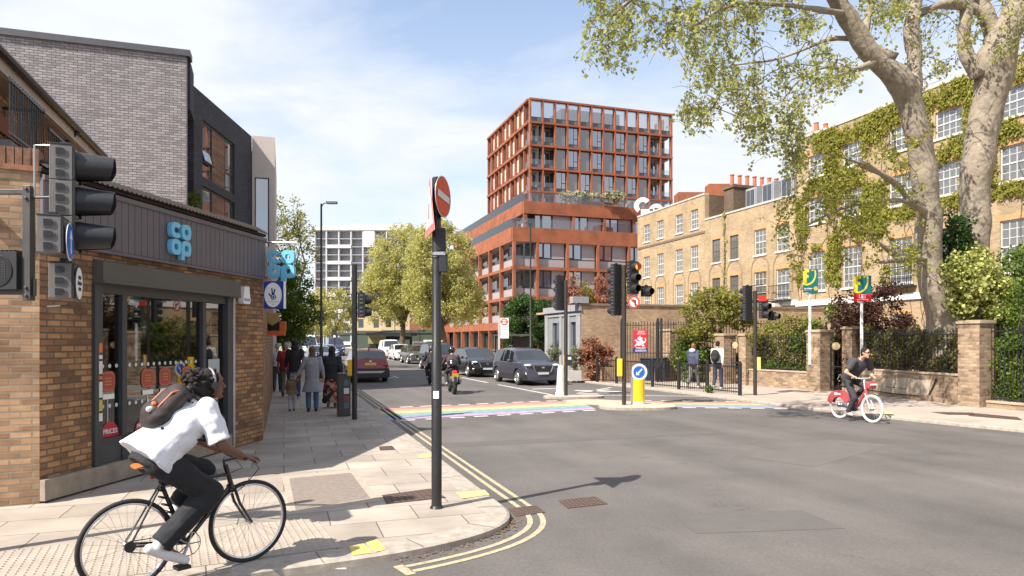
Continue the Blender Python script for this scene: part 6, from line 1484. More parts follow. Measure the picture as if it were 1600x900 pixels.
# ================================================================ people
def V(*a): return Vector(a)
def body(parent, J, skin, vox=.014, fingers=True, hair=None, hairstyle='short', fr=1.0, glasses=False, name='body', curl=1):
    mb = MB(); h = J['head']; f = J['face'].normalized(); up = J.get('up', V(0, 0, 1)); side = f.cross(up).normalized(); up = side.cross(f).normalized()
    Rm = Matrix((side, f, up)).transposed()
    mb.ell(h + up * .025, (.076, .095, .105), 16, 12, Rm=Rm); mb.ell(h + f * .03 - up * .045, (.058, .062, .068), 14, 10, Rm=Rm)
    mb.tube([h + f * .088 + up * .022, h + f * .112 - up * .022, h + f * .088 - up * .03], [.009, .016, .012], 8)    # nose
    mb.ell(h + f * .088 - up * .058, (.024, .012, .010), 10, 6, Rm=Rm); mb.ell(h + f * .075 - up * .098, (.028, .022, .02), 10, 6, Rm=Rm)
    mb.ell(h + f * .082 + up * .045, (.052, .016, .012), 10, 6, Rm=Rm)
    for s_ in (-1, 1): mb.ell(h + side * s_ * .076 - f * .005 + up * .0, (.010, .02, .032), 8, 6, Rm=Rm)
    cap(mb, J['neck'], h - up * .06 - f * .015, .056, .052)
    ch = J['chest']; pe = J['pelvis']; sw = (J['shr'] - J['shl']).normalized(); ax = (ch - pe).normalized(); fw = sw.cross(ax).normalized() * -1
    loft(mb, [(pe - ax * .08, sw * .13, fw * .10), (pe, sw * .155, fw * .115), (pe + (ch - pe) * .45, sw * .135, fw * .095), (ch, sw * .165, fw * .115), (ch + ax * .12, sw * .15, fw * .09), (J['neck'], sw * .06, fw * .055)], 20)
    for s_ in 'lr':
        cap(mb, J['sh' + s_], J['el' + s_], .052, .042); cap(mb, J['el' + s_], J['wr' + s_], .042, .028)
        w = J['wr' + s_]; d = J['hand' + s_].normalized(); q = J.get('palm' + s_, V(0, 0, -1)); q = (q - d * q.dot(d)).normalized(); sd_ = d.cross(q).normalized()
        Rh = Matrix((sd_, q, d)).transposed()
        mb.ell(w + d * .05, (.040, .017, .052), 12, 8, Rm=Rh)
        if fingers:
            for k, (off, ln) in enumerate(((-.030, .068), (-.010, .080), (.011, .074), (.030, .058))):
                b_ = w + d * .085 + sd_ * off; c = b_ + d * ln * .5 + q * .014 * curl; e = c + d * ln * .22 + q * ln * .38 * curl
                mb.tube([b_, c, e], [.0095, .009, .0075], 8); mb.ell(e, (.0078,) * 3, 8, 6)
            sg = -1 if s_ == 'l' else 1; t0 = w + d * .03 + sd_ * sg * -.03; t1 = t0 + d * .03 + sd_ * sg * -.028 + q * .01; t2 = t1 + d * .03 + q * .014
            mb.tube([t0, t1, t2], [.013, .011, .008], 8); mb.ell(t2, (.008,) * 3, 8, 6)
        cap(mb, J['hi' + s_], J['kn' + s_], .078, .055); cap(mb, J['kn' + s_], J['an' + s_], .052, .037)
        a = J['an' + s_]; t = J['to' + s_]; cap(mb, a, a + (t - a) * .5, .035, .03); cap(mb, a + (t - a) * .5, t, .03, .022)
    b = flesh(name, mb, skin, parent, vox, 2)
    if hair is not None:
        hb = MB()
        if hairstyle == 'short':
            hb.ell(h + up * .042 - f * .014, (.083, .098, .098), 16, 12, Rm=Rm); hb.ell(h + up * .0 - f * .045, (.078, .06, .08), 14, 10, Rm=Rm)
            hm_ = flesh('hair', hb, hair, parent, .009, 1, wrinkle=.006, wscale=60)
        elif hairstyle == 'bob':
            hb.ell(h + up * .035 - f * .015, (.09, .105, .105), 16, 12, Rm=Rm); hb.ell(h - f * .055 - up * .07, (.085, .05, .12), 14, 10, Rm=Rm); hb.ell(h - f * .07 - up * .22, (.06, .03, .16), 14, 10, Rm=Rm)
            flesh('hair', hb, hair, parent, .009, 1, wrinkle=.008, wscale=40)
        elif hairstyle == 'scarf':
            hb.ell(h + up * .03 - f * .01, (.098, .115, .118), 16, 12, Rm=Rm); loft(hb, [(h - up * .02 - f * .02, side * .09, f * .10), (h - up * .14, side * .10, f * .10), (h - up * .26, side * .2, f * .15)], 16)
            flesh('headscarf', hb, hair, parent, .012, 2)
        elif hairstyle == 'hood':
            hb.ell(h + up * .02 - f * .02, (.105, .12, .13), 16, 12, Rm=Rm); hb.ell(h - up * .12 - f * .05, (.12, .10, .09), 16, 12, Rm=Rm)
            flesh('hood', hb, hair, parent, .012, 2)
    # eyes
    eb = MB()
    for s_ in (-1, 1): eb.ell(h + side * s_ * .032 + f * .088 + up * .022, (.012, .006, .007), 8, 6, Rm=Rm)
    eb.build('eyes', mat('eye_dark', (.03, .02, .02), .2), parent)
    if glasses:
        gb_ = MB()
        for s_ in (-1, 1): gb_.ell(h + side * s_ * .034 + f * .100 + up * .022, (.030, .008, .020), 10, 6, Rm=Rm); gb_.tube([h + side * s_ * .06 + f * .09 + up * .028, h + side * s_ * .082 + up * .02], .004, 5)
        gb_.tube([h - side * .02 + f * .103 + up * .028, h + side * .02 + f * .103 + up * .028], .004, 5); gb_.build('sunglasses', black, parent)
    return b
def top(parent, J, m_, name='shirt', sleeve=.8, loose=1.0, hem=None, vox=.012, wrinkle=.006, full=False, collar=0, hemr=(.19, .15)):
    mb = MB(); ch = J['chest']; pe = J['pelvis']; sw = (J['shr'] - J['shl']).normalized(); ax = (ch - pe).normalized(); fw = sw.cross(ax).normalized() * -1
    hemp = hem if hem is not None else pe + ax * .0; k = loose
    loft(mb, [(hemp, sw * hemr[0] * k, fw * hemr[1] * k), (hemp.lerp(ch, .45), sw * .175 * k, fw * .14 * k), (ch, sw * .195 * k, fw * .145 * k), (ch + ax * .10, sw * .19, fw * .115), (J['neck'] - ax * .01, sw * .10, fw * .075)], 24)
    for s_ in 'lr':
        a = J['sh' + s_]; e = J['el' + s_]; w = J['wr' + s_]
        mb.ell(a, (.075 * k,) * 3, 14, 10)
        if sleeve <= 1: mb.tube([a, a.lerp(e, sleeve)], [.073 * k, .072 * k], 14)
        else: mb.tube([a, e], [.07 * k, .058 * k], 14); mb.ell(e, (.058 * k,) * 3, 12, 8); mb.tube([e, e.lerp(w, sleeve - 1)], [.058 * k, .045 * k], 14)
    return flesh(name, mb, m_, parent, vox, 2, wrinkle=wrinkle, wscale=8)
def trousers(parent, J, m_, loose=1.0, vox=.012, name='trousers', wrinkle=.006, end=1.0, r=(.098, .075, .06)):
    mb = MB(); pe = J['pelvis']; ch = J['chest']; sw = (J['shr'] - J['shl']).normalized(); ax = (ch - pe).normalized(); fw = sw.cross(ax).normalized() * -1
    loft(mb, [(pe + ax * .10, sw * .15, fw * .11), (pe, sw * .17, fw * .135), (pe - ax * .10, sw * .15, fw * .12)], 20)
    for s_ in 'lr':
        h, k, a = J['hi' + s_], J['kn' + s_], J['an' + s_]
        mb.ell(h, (r[0] * loose,) * 3, 14, 10); mb.tube([h, k], [r[0] * loose, r[1] * loose], 14); mb.ell(k, (r[1] * loose,) * 3, 14, 10); mb.tube([k, k.lerp(a, end)], [r[1] * loose, r[2] * loose], 14)
    return flesh(name, mb, m_, parent, vox, 2, wrinkle=wrinkle, wscale=9)
def shoes(parent, J, m_, vox=.010):
    for s_ in 'lr':
        mb = MB(); a = J['an' + s_]; t = J['to' + s_]; d = (t - a); dn_ = V(d.x, d.y, 0).normalized() if V(d.x, d.y, 0).length > .02 else V(0, 1, 0)
        lowv = J.get('sole' + s_, V(0, 0, -1)); heel = a + lowv * .05 - (t - a).normalized() * .045
        mb.tube([a + lowv * -.03, a + lowv * .03], [.045, .048], 12); cap(mb, heel, heel.lerp(t, .55), .040, .044); cap(mb, heel.lerp(t, .5), t + (t - heel).normalized() * .0, .044, .036)
        flesh('shoe', mb, m_, parent, vox, 1)
def walker(label, loc, rz, h, skin, hair, hs, topc, botc, shoec, group=None, stride=.3, topname='shirt', sleeve=.7, loose=1.0, hem=0, hemr=(.19, .15), sw=.18, extra=None, trl=1.0, tname='trousers', end=1.0):
    """stands facing local +y"""
    o = thing('person', label, 'person', loc, rz, group); k = h / 1.75
    s = stride
    J = dict(head=V(0, .02, 1.635), face=V(0, 1, 0), neck=V(0, -.01, 1.49), chest=V(0, 0, 1.28), pelvis=V(0, 0, .96), shl=V(-.185, -.01, 1.42), shr=V(.185, -.01, 1.42),
             ell=V(-.24, sw * .5 - .04, 1.14), elr=V(.24, -sw * .5 - .04, 1.14), wrl=V(-.25, sw, .92), wrr=V(.25, -sw * .8, .91), handl=V(0, .15, -1), handr=V(0, .1, -1), palml=V(1, 0, 0), palmr=V(-1, 0, 0),
             hil=V(-.09, 0, .93), hir=V(.09, 0, .93), knl=V(-.10, -s * .25 + .03, .50), knr=V(.10, s * .45 + .04, .51), anl=V(-.10, -s * 1.0, .13 if s > .1 else .08), anr=V(.10, s * .8, .08), tol=V(-.11, -s * 1.0 + .13, .05 if s > .1 else .035), tor=V(.12, s * .8 + .16, .05))
    if s > .1: J['solel'] = V(0, -.45, -1).normalized()
    if extra: J.update(extra)
    for q in J:
        if q[:4] not in ('face', 'hand', 'palm', 'sole') and q != 'up': J[q] = J[q] * k
    body(o, J, skin, vox=.014, hair=hair, hairstyle=hs)
    top(o, J, topc, topname, sleeve, loose, hem=V(0, 0, .93 + hem) * k, hemr=hemr, vox=.014)
    if botc is not None: trousers(o, J, botc, trl, vox=.014, name=tname, end=end)
    shoes(o, J, shoec, .013)
    return o, J, k
cl = lambda n, c, v=.12: mat(n, c, .85, var=v, scale=14, bump=.2, bscale=80)
away = math.atan2(.3134, .9496)     # facing local +y turned to face up the street
blackc = cl('black_cloth', (.014, .014, .017), .3); denim = cl('denim', (.06, .12, .22)); navyc = cl('navy_cloth', (.03, .04, .07)); greyc = cl('grey_coat', (.25, .25, .28)); grd = cl('olive_trousers', (.09, .09, .07))
gh = 'people walking away on the shaded left pavement'
hairb = mat('brown_hair', (.10, .045, .02), .6, var=.4, scale=30); hairg = mat('grey_hair', (.3, .28, .26), .7, var=.3, scale=30); hairk = mat('black_hair', (.012, .009, .008), .9, var=.4, scale=30)
o, J, k = walker('woman in a long light grey coat and blue jeans holding a small child', (-5.2, 18.0, PV), away, 1.68, skin_l, mat('auburn_hair', (.13, .055, .03), .6, var=.5, scale=25), 'bob', greyc, denim, black, gh, stride=.03, topname='coat', sleeve=1.85, hem=-.40, hemr=(.27, .20), extra=dict(wrl=V(-.42, .02, .95), ell=V(-.28, 0, 1.16), handl=V(-.5, 0, -1), elr=V(.25, -.05, 1.15), wrr=V(.30, .0, .93)))
o, J, k = walker('small child in a brown coat with grey hood, held by the hand', (-5.78, 18.15, PV), away, 1.75, skin_l, cl('grey_knit', (.22, .22, .25), .4), 'hood', cl('tan_fur', (.22, .13, .08), .4), cl('pale_tights', (.42, .42, .48)), black, gh, stride=.1, topname='coat', sleeve=1.7, loose=1.2, hem=-.12, hemr=(.27, .22), extra=dict(elr=V(.34, 0, 1.50), wrr=V(.44, 0, 1.80), handr=V(0, 0, 1))); o.scale = (.55,) * 3
o, J, k = walker('man in a dark red spotted shirt and olive trousers at the building side', (-7.35, 22.5, PV), away, 1.76, skin_l, hairg, 'short', cl('maroon_shirt', (.26, .02, .03), .2), grd, black, gh, stride=.22, topname='shirt', sleeve=.95, loose=1.15, hem=-.05)
o, J, k = walker('man in a black hooded coat between the red shirt and the grey coat', (-6.75, 21.5, PV), away, 1.86, skin_l, blackc, 'hood', blackc, cl('blue_jeans_dark', (.03, .06, .14)), mat('grey_trainers', (.3, .3, .3), .6), gh, stride=.2, topname='jacket', sleeve=1.85, loose=1.02, hem=-.10)
o, J, k = walker('woman in a black headscarf with long dark red patterned skirt', (-4.95, 19.0, PV), away, 1.66, skin_d, blackc, 'scarf', blackc, None, mat('tan_shoe', (.2, .12, .08), .6), gh, stride=.12, topname='shawl', sleeve=1.85, loose=1.2, hem=-.10)
m, nt, b = newmat('patterned_skirt'); t = nt.nodes.new('ShaderNodeTexCoord'); vt_ = nt.nodes.new('ShaderNodeTexVoronoi'); vt_.inputs['Scale'].default_value = 11; nt.links.new(t.outputs['Object'], vt_.inputs[0]); rr = nt.nodes.new('ShaderNodeValToRGB'); rr.color_ramp.interpolation = 'CONSTANT'; rr.color_ramp.elements[0].color = (.015, .012, .012, 1); rr.color_ramp.elements[1].position = .62; rr.color_ramp.elements[1].color = (.30, .035, .03, 1); e_ = rr.color_ramp.elements.new(.80); e_.color = (.30, .2, .12, 1); se = nt.nodes.new('ShaderNodeSeparateColor'); nt.links.new(vt_.outputs['Color'], se.inputs[0]); nt.links.new(se.outputs[0], rr.inputs[0]); nt.links.new(rr.outputs[0], b.inputs['Base Color']); b.inputs['Roughness'].default_value = .85
sk_ = MB(); loft(sk_, [(V(0, 0, 1.0), V(.17, 0, 0), V(0, .14, 0)), (V(0, 0, .6), V(.22, 0, 0), V(0, .2, 0)), (V(0, .0, .14), V(.27, 0, 0), V(0, .25, 0))], 24); flesh('skirt', sk_, m, o, .014, 2, wrinkle=.02, wscale=5)
walker('man in a pale shirt with white striped dark trousers, partly behind the shop corner', (-8.35, 24.6, PV), away, 1.72, skin_l, hairg, 'short', cl('pale_blue_shirt', (.42, .46, .52)), navyc, black, gh, stride=.2, sleeve=1.8)
# boys on the far pavement
g2 = 'boys walking on the far pavement'
o, J, k = walker('boy with curly auburn hair in a navy hooded top and grey trousers', (6.98, 26.6, PV), R(-42), 1.70, skin_l, mat('curly_auburn', (.22, .07, .03), .7, var=.5, scale=40), 'short', cl('navy_hoodie', (.045, .055, .10)), cl('grey_trousers', (.12, .11, .12)), mat('white_trainers', (.6, .58, .55), .6), g2, stride=.3, topname='hooded_top', sleeve=1.85, loose=1.15, hem=-.03)
mb = MB(); mb.ell((0, -.09, 1.44), (.13, .08, .09), 14, 10); flesh('hood', mb, cl('pale_hood', (.45, .46, .5)), o, .012, 1)
o, J, k = walker('dark haired boy in white top carrying a black rucksack', (7.72, 25.95, PV), R(-40), 1.80, skin_l, hairk, 'short', cl('white_top', (.60, .60, .62)), cl('dark_blue_trousers', (.025, .04, .07)), MAT['white_trainers'], g2, stride=.12, topname='hooded_top', sleeve=1.85, loose=1.0, hem=-.03, hemr=(.155, .12))
def rucksack(o, m_, c=(0, -.22, 1.25), s=(.17, .13, .25), rot=0, strap=True):
    Rm = Matrix.Rotation(rot, 3, 'X'); mb = MB(); mb.ell(c, s, 18, 12, Rm=Rm); mb.ell((c[0], c[1] - s[1] * .6, c[2] - s[2] * .35), (s[0] * .75, s[1] * .6, s[2] * .4), 14, 10, Rm=Rm)
    r = flesh('bag', mb, m_, None, .012, 2, wrinkle=.004); return r
r = rucksack(o, blackc); r.name = 'rucksack'; r.parent = None; bpy.context.view_layer.update(); r.matrix_world = o.matrix_world.copy(); put(r, 'black rucksack on the back of the boy in white', 'rucksack')
# ================================================================ bicycles
def wheel(parent, x, z, r, tyre, rim, wt=.018, spokes=28, hub=.02, name='wheel'):
    w = MB(); w.ring(r - wt, wt, 56, 10); wo_ = w.build(name, tyre, parent, smooth='all', loc=(x, 0, z))
    w = MB(); w.ring(r - wt * 2.1, wt * .62, 56, 8); w.build('rim', rim, wo_, smooth='all')
    w = MB()
    for k in range(spokes):
        a = 2 * PI * k / spokes; b = a + (.35 if k % 2 else -.35); s_ = .03 if k % 4 < 2 else -.03
        w.tube([(hub * math.cos(b), s_, hub * math.sin(b)), ((r - wt * 2.4) * math.cos(a), 0, (r - wt * 2.4) * math.sin(a))], .0011 if r > .3 else .0015, 4, caps=False)
    w.lathe([(hub * .7, -.045), (hub, -.03), (hub * .7, -.02), (hub * .7, .02), (hub, .03), (hub * .7, .045)], 12, M=Matrix.Rotation(R(90), 4, 'X')); w.build('spokes', steel, wo_); return wo_
bike = thing('bicycle', 'black city bicycle ridden across the near pavement', 'bicycle', (-2.545, 5.495, PV), math.atan2(.70, .64))
fbk = mat('black_frame', (.012, .012, .013), .25, coat=.4)
wheel(bike, -.475, .345, .345, rubber, chrome); wheel(bike, .475, .345, .345, rubber, chrome)
BB, ST, HT, HB = V(-.05, 0, .275), V(-.245, 0, .80), V(.285, 0, .80), V(.325, 0, .66)
mb = MB(); mb.tube([BB, ST.lerp(BB, .02)], .017, 10); mb.tube([ST.lerp(BB, .08), HT.lerp(HB, .25)], .016, 10); mb.tube([BB, HB.lerp(HT, .1)], .018, 10); mb.tube([HT + V(-.012, 0, .04), HB + V(.008, 0, -.03)], .021, 10)
for s_ in (-1, 1):
    mb.tube([BB + V(0, s_ * .03, 0), V(-.475, s_ * .055, .345)], .010, 8); mb.tube([ST.lerp(BB, .06) + V(0, s_ * .015, 0), V(-.475, s_ * .055, .345)], .008, 8)
mb.build('frame', fbk, bike, smooth=True)
mb = MB(); mb.ell((.315, 0, .66), (.03, .05, .03))
for s_ in (-1, 1): mb.tube([V(.332, s_ * .045, .64), V(.37, s_ * .05, .52), V(.475, s_ * .05, .345)], [.014, .013, .009], 8)
mb.build('fork', fbk, bike, smooth=True)
mb = MB(); mb.tube([HT + V(-.02, 0, .03), HT + V(-.025, 0, .08), HT + V(.07, 0, .09)], .013, 8); mb.tube([V(.36, -.26, .92), V(.36, -.12, .895), V(.355, 0, .89), V(.36, .12, .895), V(.36, .26, .92)], .012, 8)
for s_ in (-1, 1): mb.tube([V(.36, s_ * .25, .92), V(.30, s_ * .27, .92)], .014, 8); mb.tube([V(.38, s_ * .19, .90), V(.45, s_ * .20, .86)], .006, 6)
mb.tube([V(.40, -.18, .90), V(.50, -.13, .80), V(.40, -.03, .64), V(.36, 0, .6)], .004, 5); mb.tube([V(.40, .18, .90), V(.47, .1, .78), V(.2, .02, .74)], .004, 5)
mb.build('handlebar', black, bike)
mb = MB(); mb.tube([ST, V(-.285, 0, .90)], .013, 8); mb.build('seat_post', steel, bike)
mb = MB(); loft(mb, [(V(-.43, 0, .925), V(0, .07, 0), V(0, 0, .015)), (V(-.39, 0, .93), V(0, .085, 0), V(0, 0, .026)), (V(-.31, 0, .92), V(0, .05, 0), V(0, 0, .024)), (V(-.20, 0, .915), V(0, .022, 0), V(0, 0, .018)), (V(-.155, 0, .91), V(0, .012, 0), V(0, 0, .012))], 16); mb.build('saddle', mat('tan_leather', (.42, .14, .04), .4), bike, smooth=True)
CR = .165; ca = R(-62)
mb = MB()
mb.ring(.092, .004, 30, 6, M=Matrix.Translation((BB.x, -.06, BB.z)))
for k in range(5): a = 2 * PI * k / 5; mb.tube([(BB.x, -.06, BB.z), (BB.x + .09 * math.cos(a), -.06, BB.z + .09 * math.sin(a))], .005, 5)
ped = {}
for s_, sg in ((-1, 1), (1, -1)):
    e = BB + V(sg * -CR * math.cos(ca), s_ * .075, sg * CR * math.sin(ca)); mb.tube([BB + V(0, s_ * .055, 0), e], [.012, .009], 8); ped[s_] = e
mb.build('crankset', steel, bike)
for s_ in (-1, 1):
    e = ped[s_]; p = MB(); p.bx(e.x - .05, e.x + .05, min(e.y, e.y + s_ * .1), max(e.y, e.y + s_ * .1), e.z - .012, e.z + .012); p.build('pedal', black, bike)
mb = MB(); mb.tube([V(-.475, -.06, .385), V(BB.x, -.062, BB.z + .092)], .004, 5); mb.tube([V(-.475, -.06, .305), V(BB.x, -.062, BB.z - .092)], .004, 5); mb.lathe([(.04, -.01), (.04, .01)], 16, M=Matrix.Translation((-.475, -.06, .345)) @ Matrix.Rotation(R(90), 4, 'X')); mb.build('chain', black, bike)
mb = MB()
for i, z in enumerate((.72, .66, .60, .54)): mb.ring(.028, .008, 14, 6, M=Matrix.Translation((-.245 + (.8 - z) * .37 - .03, 0, z)) @ Matrix.Rotation(R(20), 4, 'Y') @ Matrix.Rotation(R(90), 4, 'X'))
mb.build('cable_lock', black, bike); mb = MB(); mb.ell((-.30, 0, .83), (.02, .015, .02)); mb.build('rear_lamp', mat('red_lamp', (.5, .02, .02), .3), bike)
# near rider : local frame = bicycle frame (x forward, y left); we see the right side (y<0)
rd = thing('person', 'cyclist in a white T shirt and black trousers riding in front of the shop', 'person', tuple(bike.location), bike.rotation_euler.z)
pn, pf = ped[-1], ped[1]
J = dict(head=V(.15, 0, 1.51), face=V(1, -.05, .02), up=V(-.12, 0, 1), neck=V(.045, 0, 1.385), chest=V(-.06, 0, 1.235), pelvis=V(-.30, 0, .985), shl=V(.035, .19, 1.33), shr=V(.035, -.19, 1.33),
         ell=V(.12, .27, 1.05), elr=V(.12, -.27, 1.045), wrl=V(.31, .25, .945), wrr=V(.30, -.245, .94), handl=V(1, 0, -.05), handr=V(1, 0, -.08), palml=V(0, -.2, -1), palmr=V(0, .2, -1),
         hil=V(-.28, .095, .95), hir=V(-.28, -.095, .95), knl=V(.14, .12, .80), knr=V(.10, -.12, .665), anl=V(pf.x - .09, .12, pf.z + .115), anr=V(pn.x - .17, -.12, pn.z + .20), tol=V(pf.x + .09, .13, pf.z + .05), tor=V(pn.x + .02, -.13, pn.z + .05), soler=V(-.55, 0, -.8).normalized())
body(rd, J, skin_d, vox=.0065, hair=None)
whitec = cl('white_cotton', (.70, .70, .74), .04)
t_ = top(rd, J, whitec, 'tshirt', .88, 1.22, hem=V(-.345, 0, .965), hemr=(.20, .185), vox=.008, wrinkle=.016)
trousers(rd, J, blackc, 1.12, vox=.009, wrinkle=.010, r=(.102, .088, .078), end=.97)
shoes(rd, J, mat('white_shoe', (.62, .60, .60), .5), .007)
hb = MB(); h = J['head']
hb.ell(h + V(-.03, 0, .04), (.105, .093, .095), 18, 12); hb.ell(h + V(-.085, 0, -.03), (.085, .09, .10), 16, 10); hb.ell(h + V(-.11, 0, -.12), (.07, .085, .08), 16, 10)
for i in range(260):
    a = random.uniform(0, 2 * PI); q = V(random.uniform(-.2, .02), math.cos(a) * random.uniform(.05, .105), random.uniform(-.20, .13)); 
    if (q - V(-.07, 0, 0)).length < .21: hb.ell(h + q, (random.uniform(.010, .020),) * 3, 8, 6)
flesh('hair', hb, hairk, rd, .005, 1, wrinkle=.006, wscale=45)
mb = MB(); mb.ring(.100, .010, 28, 6, a0=R(-10), a1=R(190), M=Matrix.Translation(h + V(-.01, 0, .03)) @ Matrix.Rotation(R(90), 4, 'Z'))
mb.build('headband', mat('silver_band', (.4, .4, .42), .3, .5), rd)
for s_ in (-1, 1):
    e_ = MB(); e_.lathe([(.001, 0), (.028, .002), (.034, .012), (.03, .03), (.001, .032)], 16, M=Matrix.Translation(h + V(-.01, s_ * .085, .0)) @ Matrix.Rotation(R(-90 * s_), 4, 'X')); e_.build('earphone', charcoal, rd, smooth=True)
ax = (J['chest'] - J['pelvis']).normalized(); nrm = V(-ax.z, 0, ax.x)
bagp = thing('backpack', 'dark brown backpack with orange trim on the near cyclist', 'backpack', tuple(bike.location), bike.rotation_euler.z)
mb = MB(); cc = J['chest'] + nrm * .190 + ax * .0; Rb = Matrix((V(0, 1, 0), nrm, ax)).transposed()
for d_a, s_ in ((0, (.145, .095, .20)), (-.09, (.15, .10, .13)), (.10, (.13, .085, .11))): mb.ell(cc + ax * d_a, s_, 20, 14, Rm=Rb)
mb.ell(cc + ax * .15 - nrm * .02, (.12, .09, .055), 16, 10, Rm=Rb); mb.ell(cc - ax * .09 + nrm * .06, (.11, .06, .09), 16, 10, Rm=Rb)
flesh('bag_body', mb, mat('brown_nylon', (.027, .018, .018), .7, var=.25, scale=12), bagp, .009, 2, wrinkle=.007, wscale=11)
mb = MB()
for s_ in (-1, 1):
    mb.tube([cc + ax * .17 + V(0, s_ * .09, 0) - nrm * .05, J['neck'] + V(0, s_ * .10, .035) - ax * .02, J['chest'] + V(.12, s_ * .13, .04), J['chest'] - nrm * .13 + V(0, s_ * .15, -.06), J['chest'] - ax * .14 + V(0, s_ * .20, 0) , cc - ax * .17 + V(0, s_ * .12, 0) - nrm * .05], .016, 6)
mb.build('strap', black, bagp)
mb = MB()
for s_ in (-1, 1): mb.tube([cc + ax * .15 + V(0, s_ * .09, 0) + nrm * .02, cc + ax * .08 + nrm * .066 + V(0, s_ * .10, 0), cc - ax * .08 + nrm * .070 + V(0, s_ * .10, 0)], .009, 6)
mb.ell(cc - ax * .06 + nrm * .10 + V(0, -.07, 0), (.02, .03, .02), 8, 6); mb.build('orange_trim', mat('orange_trim', (.42, .10, .035), .6), bagp)
mb = MB(); mb.ell(cc - ax * .11 + nrm * .10 + V(0, -.085, 0), (.03, .012, .022), 10, 6); mb.build('patch_label', white, bagp)
# ---- hire bicycle and rider across the road
b0 = Vector((8.22, 16.55, 0)); hd = math.atan2(-.952, .306)
hbk = thing('bicycle', 'red and white hire bicycle with pale tyres ridden on the far side of the road', 'bicycle', tuple(b0), hd)
wt_ = mat('pale_tyre', (.50, .49, .47), .6); redb = mat('hire_red', (.36, .06, .07), .4, coat=.3); nv = mat('hire_navy', (.02, .03, .10), .4)
wheel(hbk, -.5, .33, .33, wt_, mat('pale_rim', (.55, .55, .55), .3), wt=.024, spokes=20, hub=.05); wheel(hbk, .5, .33, .33, wt_, MAT['pale_rim'], wt=.024, spokes=20, hub=.05)
mb = MB(); mb.tube([V(.30, 0, .70), V(.15, 0, .48), V(-.02, 0, .30)], [.04, .045, .05], 10); mb.tube([V(.36, 0, .62), V(.30, 0, .78)], .035, 10); mb.build('frame', redb, hbk, smooth=True)
mb = MB(); mb.ell((-.06, 0, .29), (.16, .04, .07)); mb.tube([V(-.06, 0, .28), V(-.5, .07, .33)], .018, 8); mb.tube([V(-.06, 0, .28), V(-.5, -.07, .33)], .018, 8); mb.tube([V(-.08, 0, .3), V(-.20, 0, .72)], .02, 8); mb.build('lower_frame', nv, hbk, smooth=True)
mb = MB()
for s_ in (-1, 1): mb.tube([V(.34, s_ * .05, .68), V(.5, s_ * .06, .33)], .017, 8)
mb.tube([V(.30, 0, .74), V(.26, 0, 1.02)], .022, 8); mb.tube([V(.16, -.28, 1.04), V(.25, -.2, 1.03), V(.27, 0, 1.02), V(.25, .2, 1.03), V(.16, .28, 1.04)], .016, 8); mb.build('fork_and_handlebar', mat('pale_fork', (.5, .5, .5), .35), hbk, smooth=True)
mb = MB(); n = 14
for k in range(n):
    a = R(20) + R(150) * k / n; a2 = R(20) + R(150) * (k + 1) / n
    for s_ in (-1, 1): mb.quad(*[(-.5 + r * math.cos(t), s_ * .045, .33 + r * math.sin(t)) for r, t in ((.20, a), (.37, a), (.37, a2), (.20, a2))])
    mb.quad((-.5 + .37 * math.cos(a), -.045, .33 + .37 * math.sin(a)), (-.5 + .37 * math.cos(a2), -.045, .33 + .37 * math.sin(a2)), (-.5 + .37 * math.cos(a2), .045, .33 + .37 * math.sin(a2)), (-.5 + .37 * math.cos(a), .045, .33 + .37 * math.sin(a)))
mb.build('rear_guard', redb, hbk); mb = MB()
for s_ in (-1, 1): mb.bx(-.62, -.42, s_ * .048 - .001, s_ * .048 + .001, .58, .63)
mb.build('guard_lettering_strip', white, hbk)
mb = MB(); mb.box((.46, 0, .88), (.13, .24, .17)); mb.build('front_carrier', redb, hbk, bev=.03); mb = MB(); mb.bx(.542, .545, -.1, .1, .88, .92); mb.build('carrier_strip', white, hbk)
mb = MB(); loft(mb, [(V(-.34, 0, .80), V(0, .09, 0), V(0, 0, .03)), (V(-.24, 0, .80), V(0, .08, 0), V(0, 0, .035)), (V(-.08, 0, .79), V(0, .02, 0), V(0, 0, .02))], 14); mb.build('saddle', black, hbk, smooth=True)
mb = MB(); mb.tube([V(-.06, -.10, .28), V(-.02, -.11, .12)], .012, 6); mb.tube([V(-.06, .10, .28), V(-.10, .11, .44)], .012, 6); mb.tube([V(-.06, -.1, .28), V(-.06, .1, .28)], .02, 6); mb.build('crankset', steel, hbk)
for e in (V(-.02, -.16, .11), V(-.10, .16, .45)): p = MB(); p.box(e, (.1, .09, .025)); p.build('pedal', black, hbk)
rr_ = thing('person', 'cyclist in dark grey T shirt and sunglasses riding the red hire bicycle', 'person', tuple(b0), hd)
J = dict(head=V(.30, 0, 1.62), face=V(1, .25, -.05), neck=V(.19, 0, 1.49), chest=V(.08, 0, 1.32), pelvis=V(-.20, 0, 1.02), shl=V(.17, .20, 1.42), shr=V(.17, -.20, 1.42), ell=V(.16, .36, 1.17), elr=V(.10, -.38, 1.17), wrl=V(.22, .27, 1.08), wrr=V(.20, -.27, 1.08), handl=V(1, -.1, -.2), handr=V(1, .1, -.2),
         hil=V(-.18, .095, .97), hir=V(-.18, -.095, .97), knl=V(.20, .13, .83), knr=V(.10, -.12, .56), anl=V(-.14, .14, .56), anr=V(-.08, -.14, .20), tol=V(.0, .15, .49), tor=V(.06, -.15, .15))
body(rr_, J, skin_l, vox=.012, hair=hairk, hairstyle='short', glasses=True)
tg = cl('charcoal_tshirt', (.045, .043, .052)); top(rr_, J, tg, 'tshirt', .75, 1.1, hem=V(-.24, 0, .99), hemr=(.17, .16), vox=.012); trousers(rr_, J, cl('black_trousers', (.03, .028, .034)), .95, vox=.012); shoes(rr_, J, mat('grey_shoe', (.35, .34, .34), .6), .011)
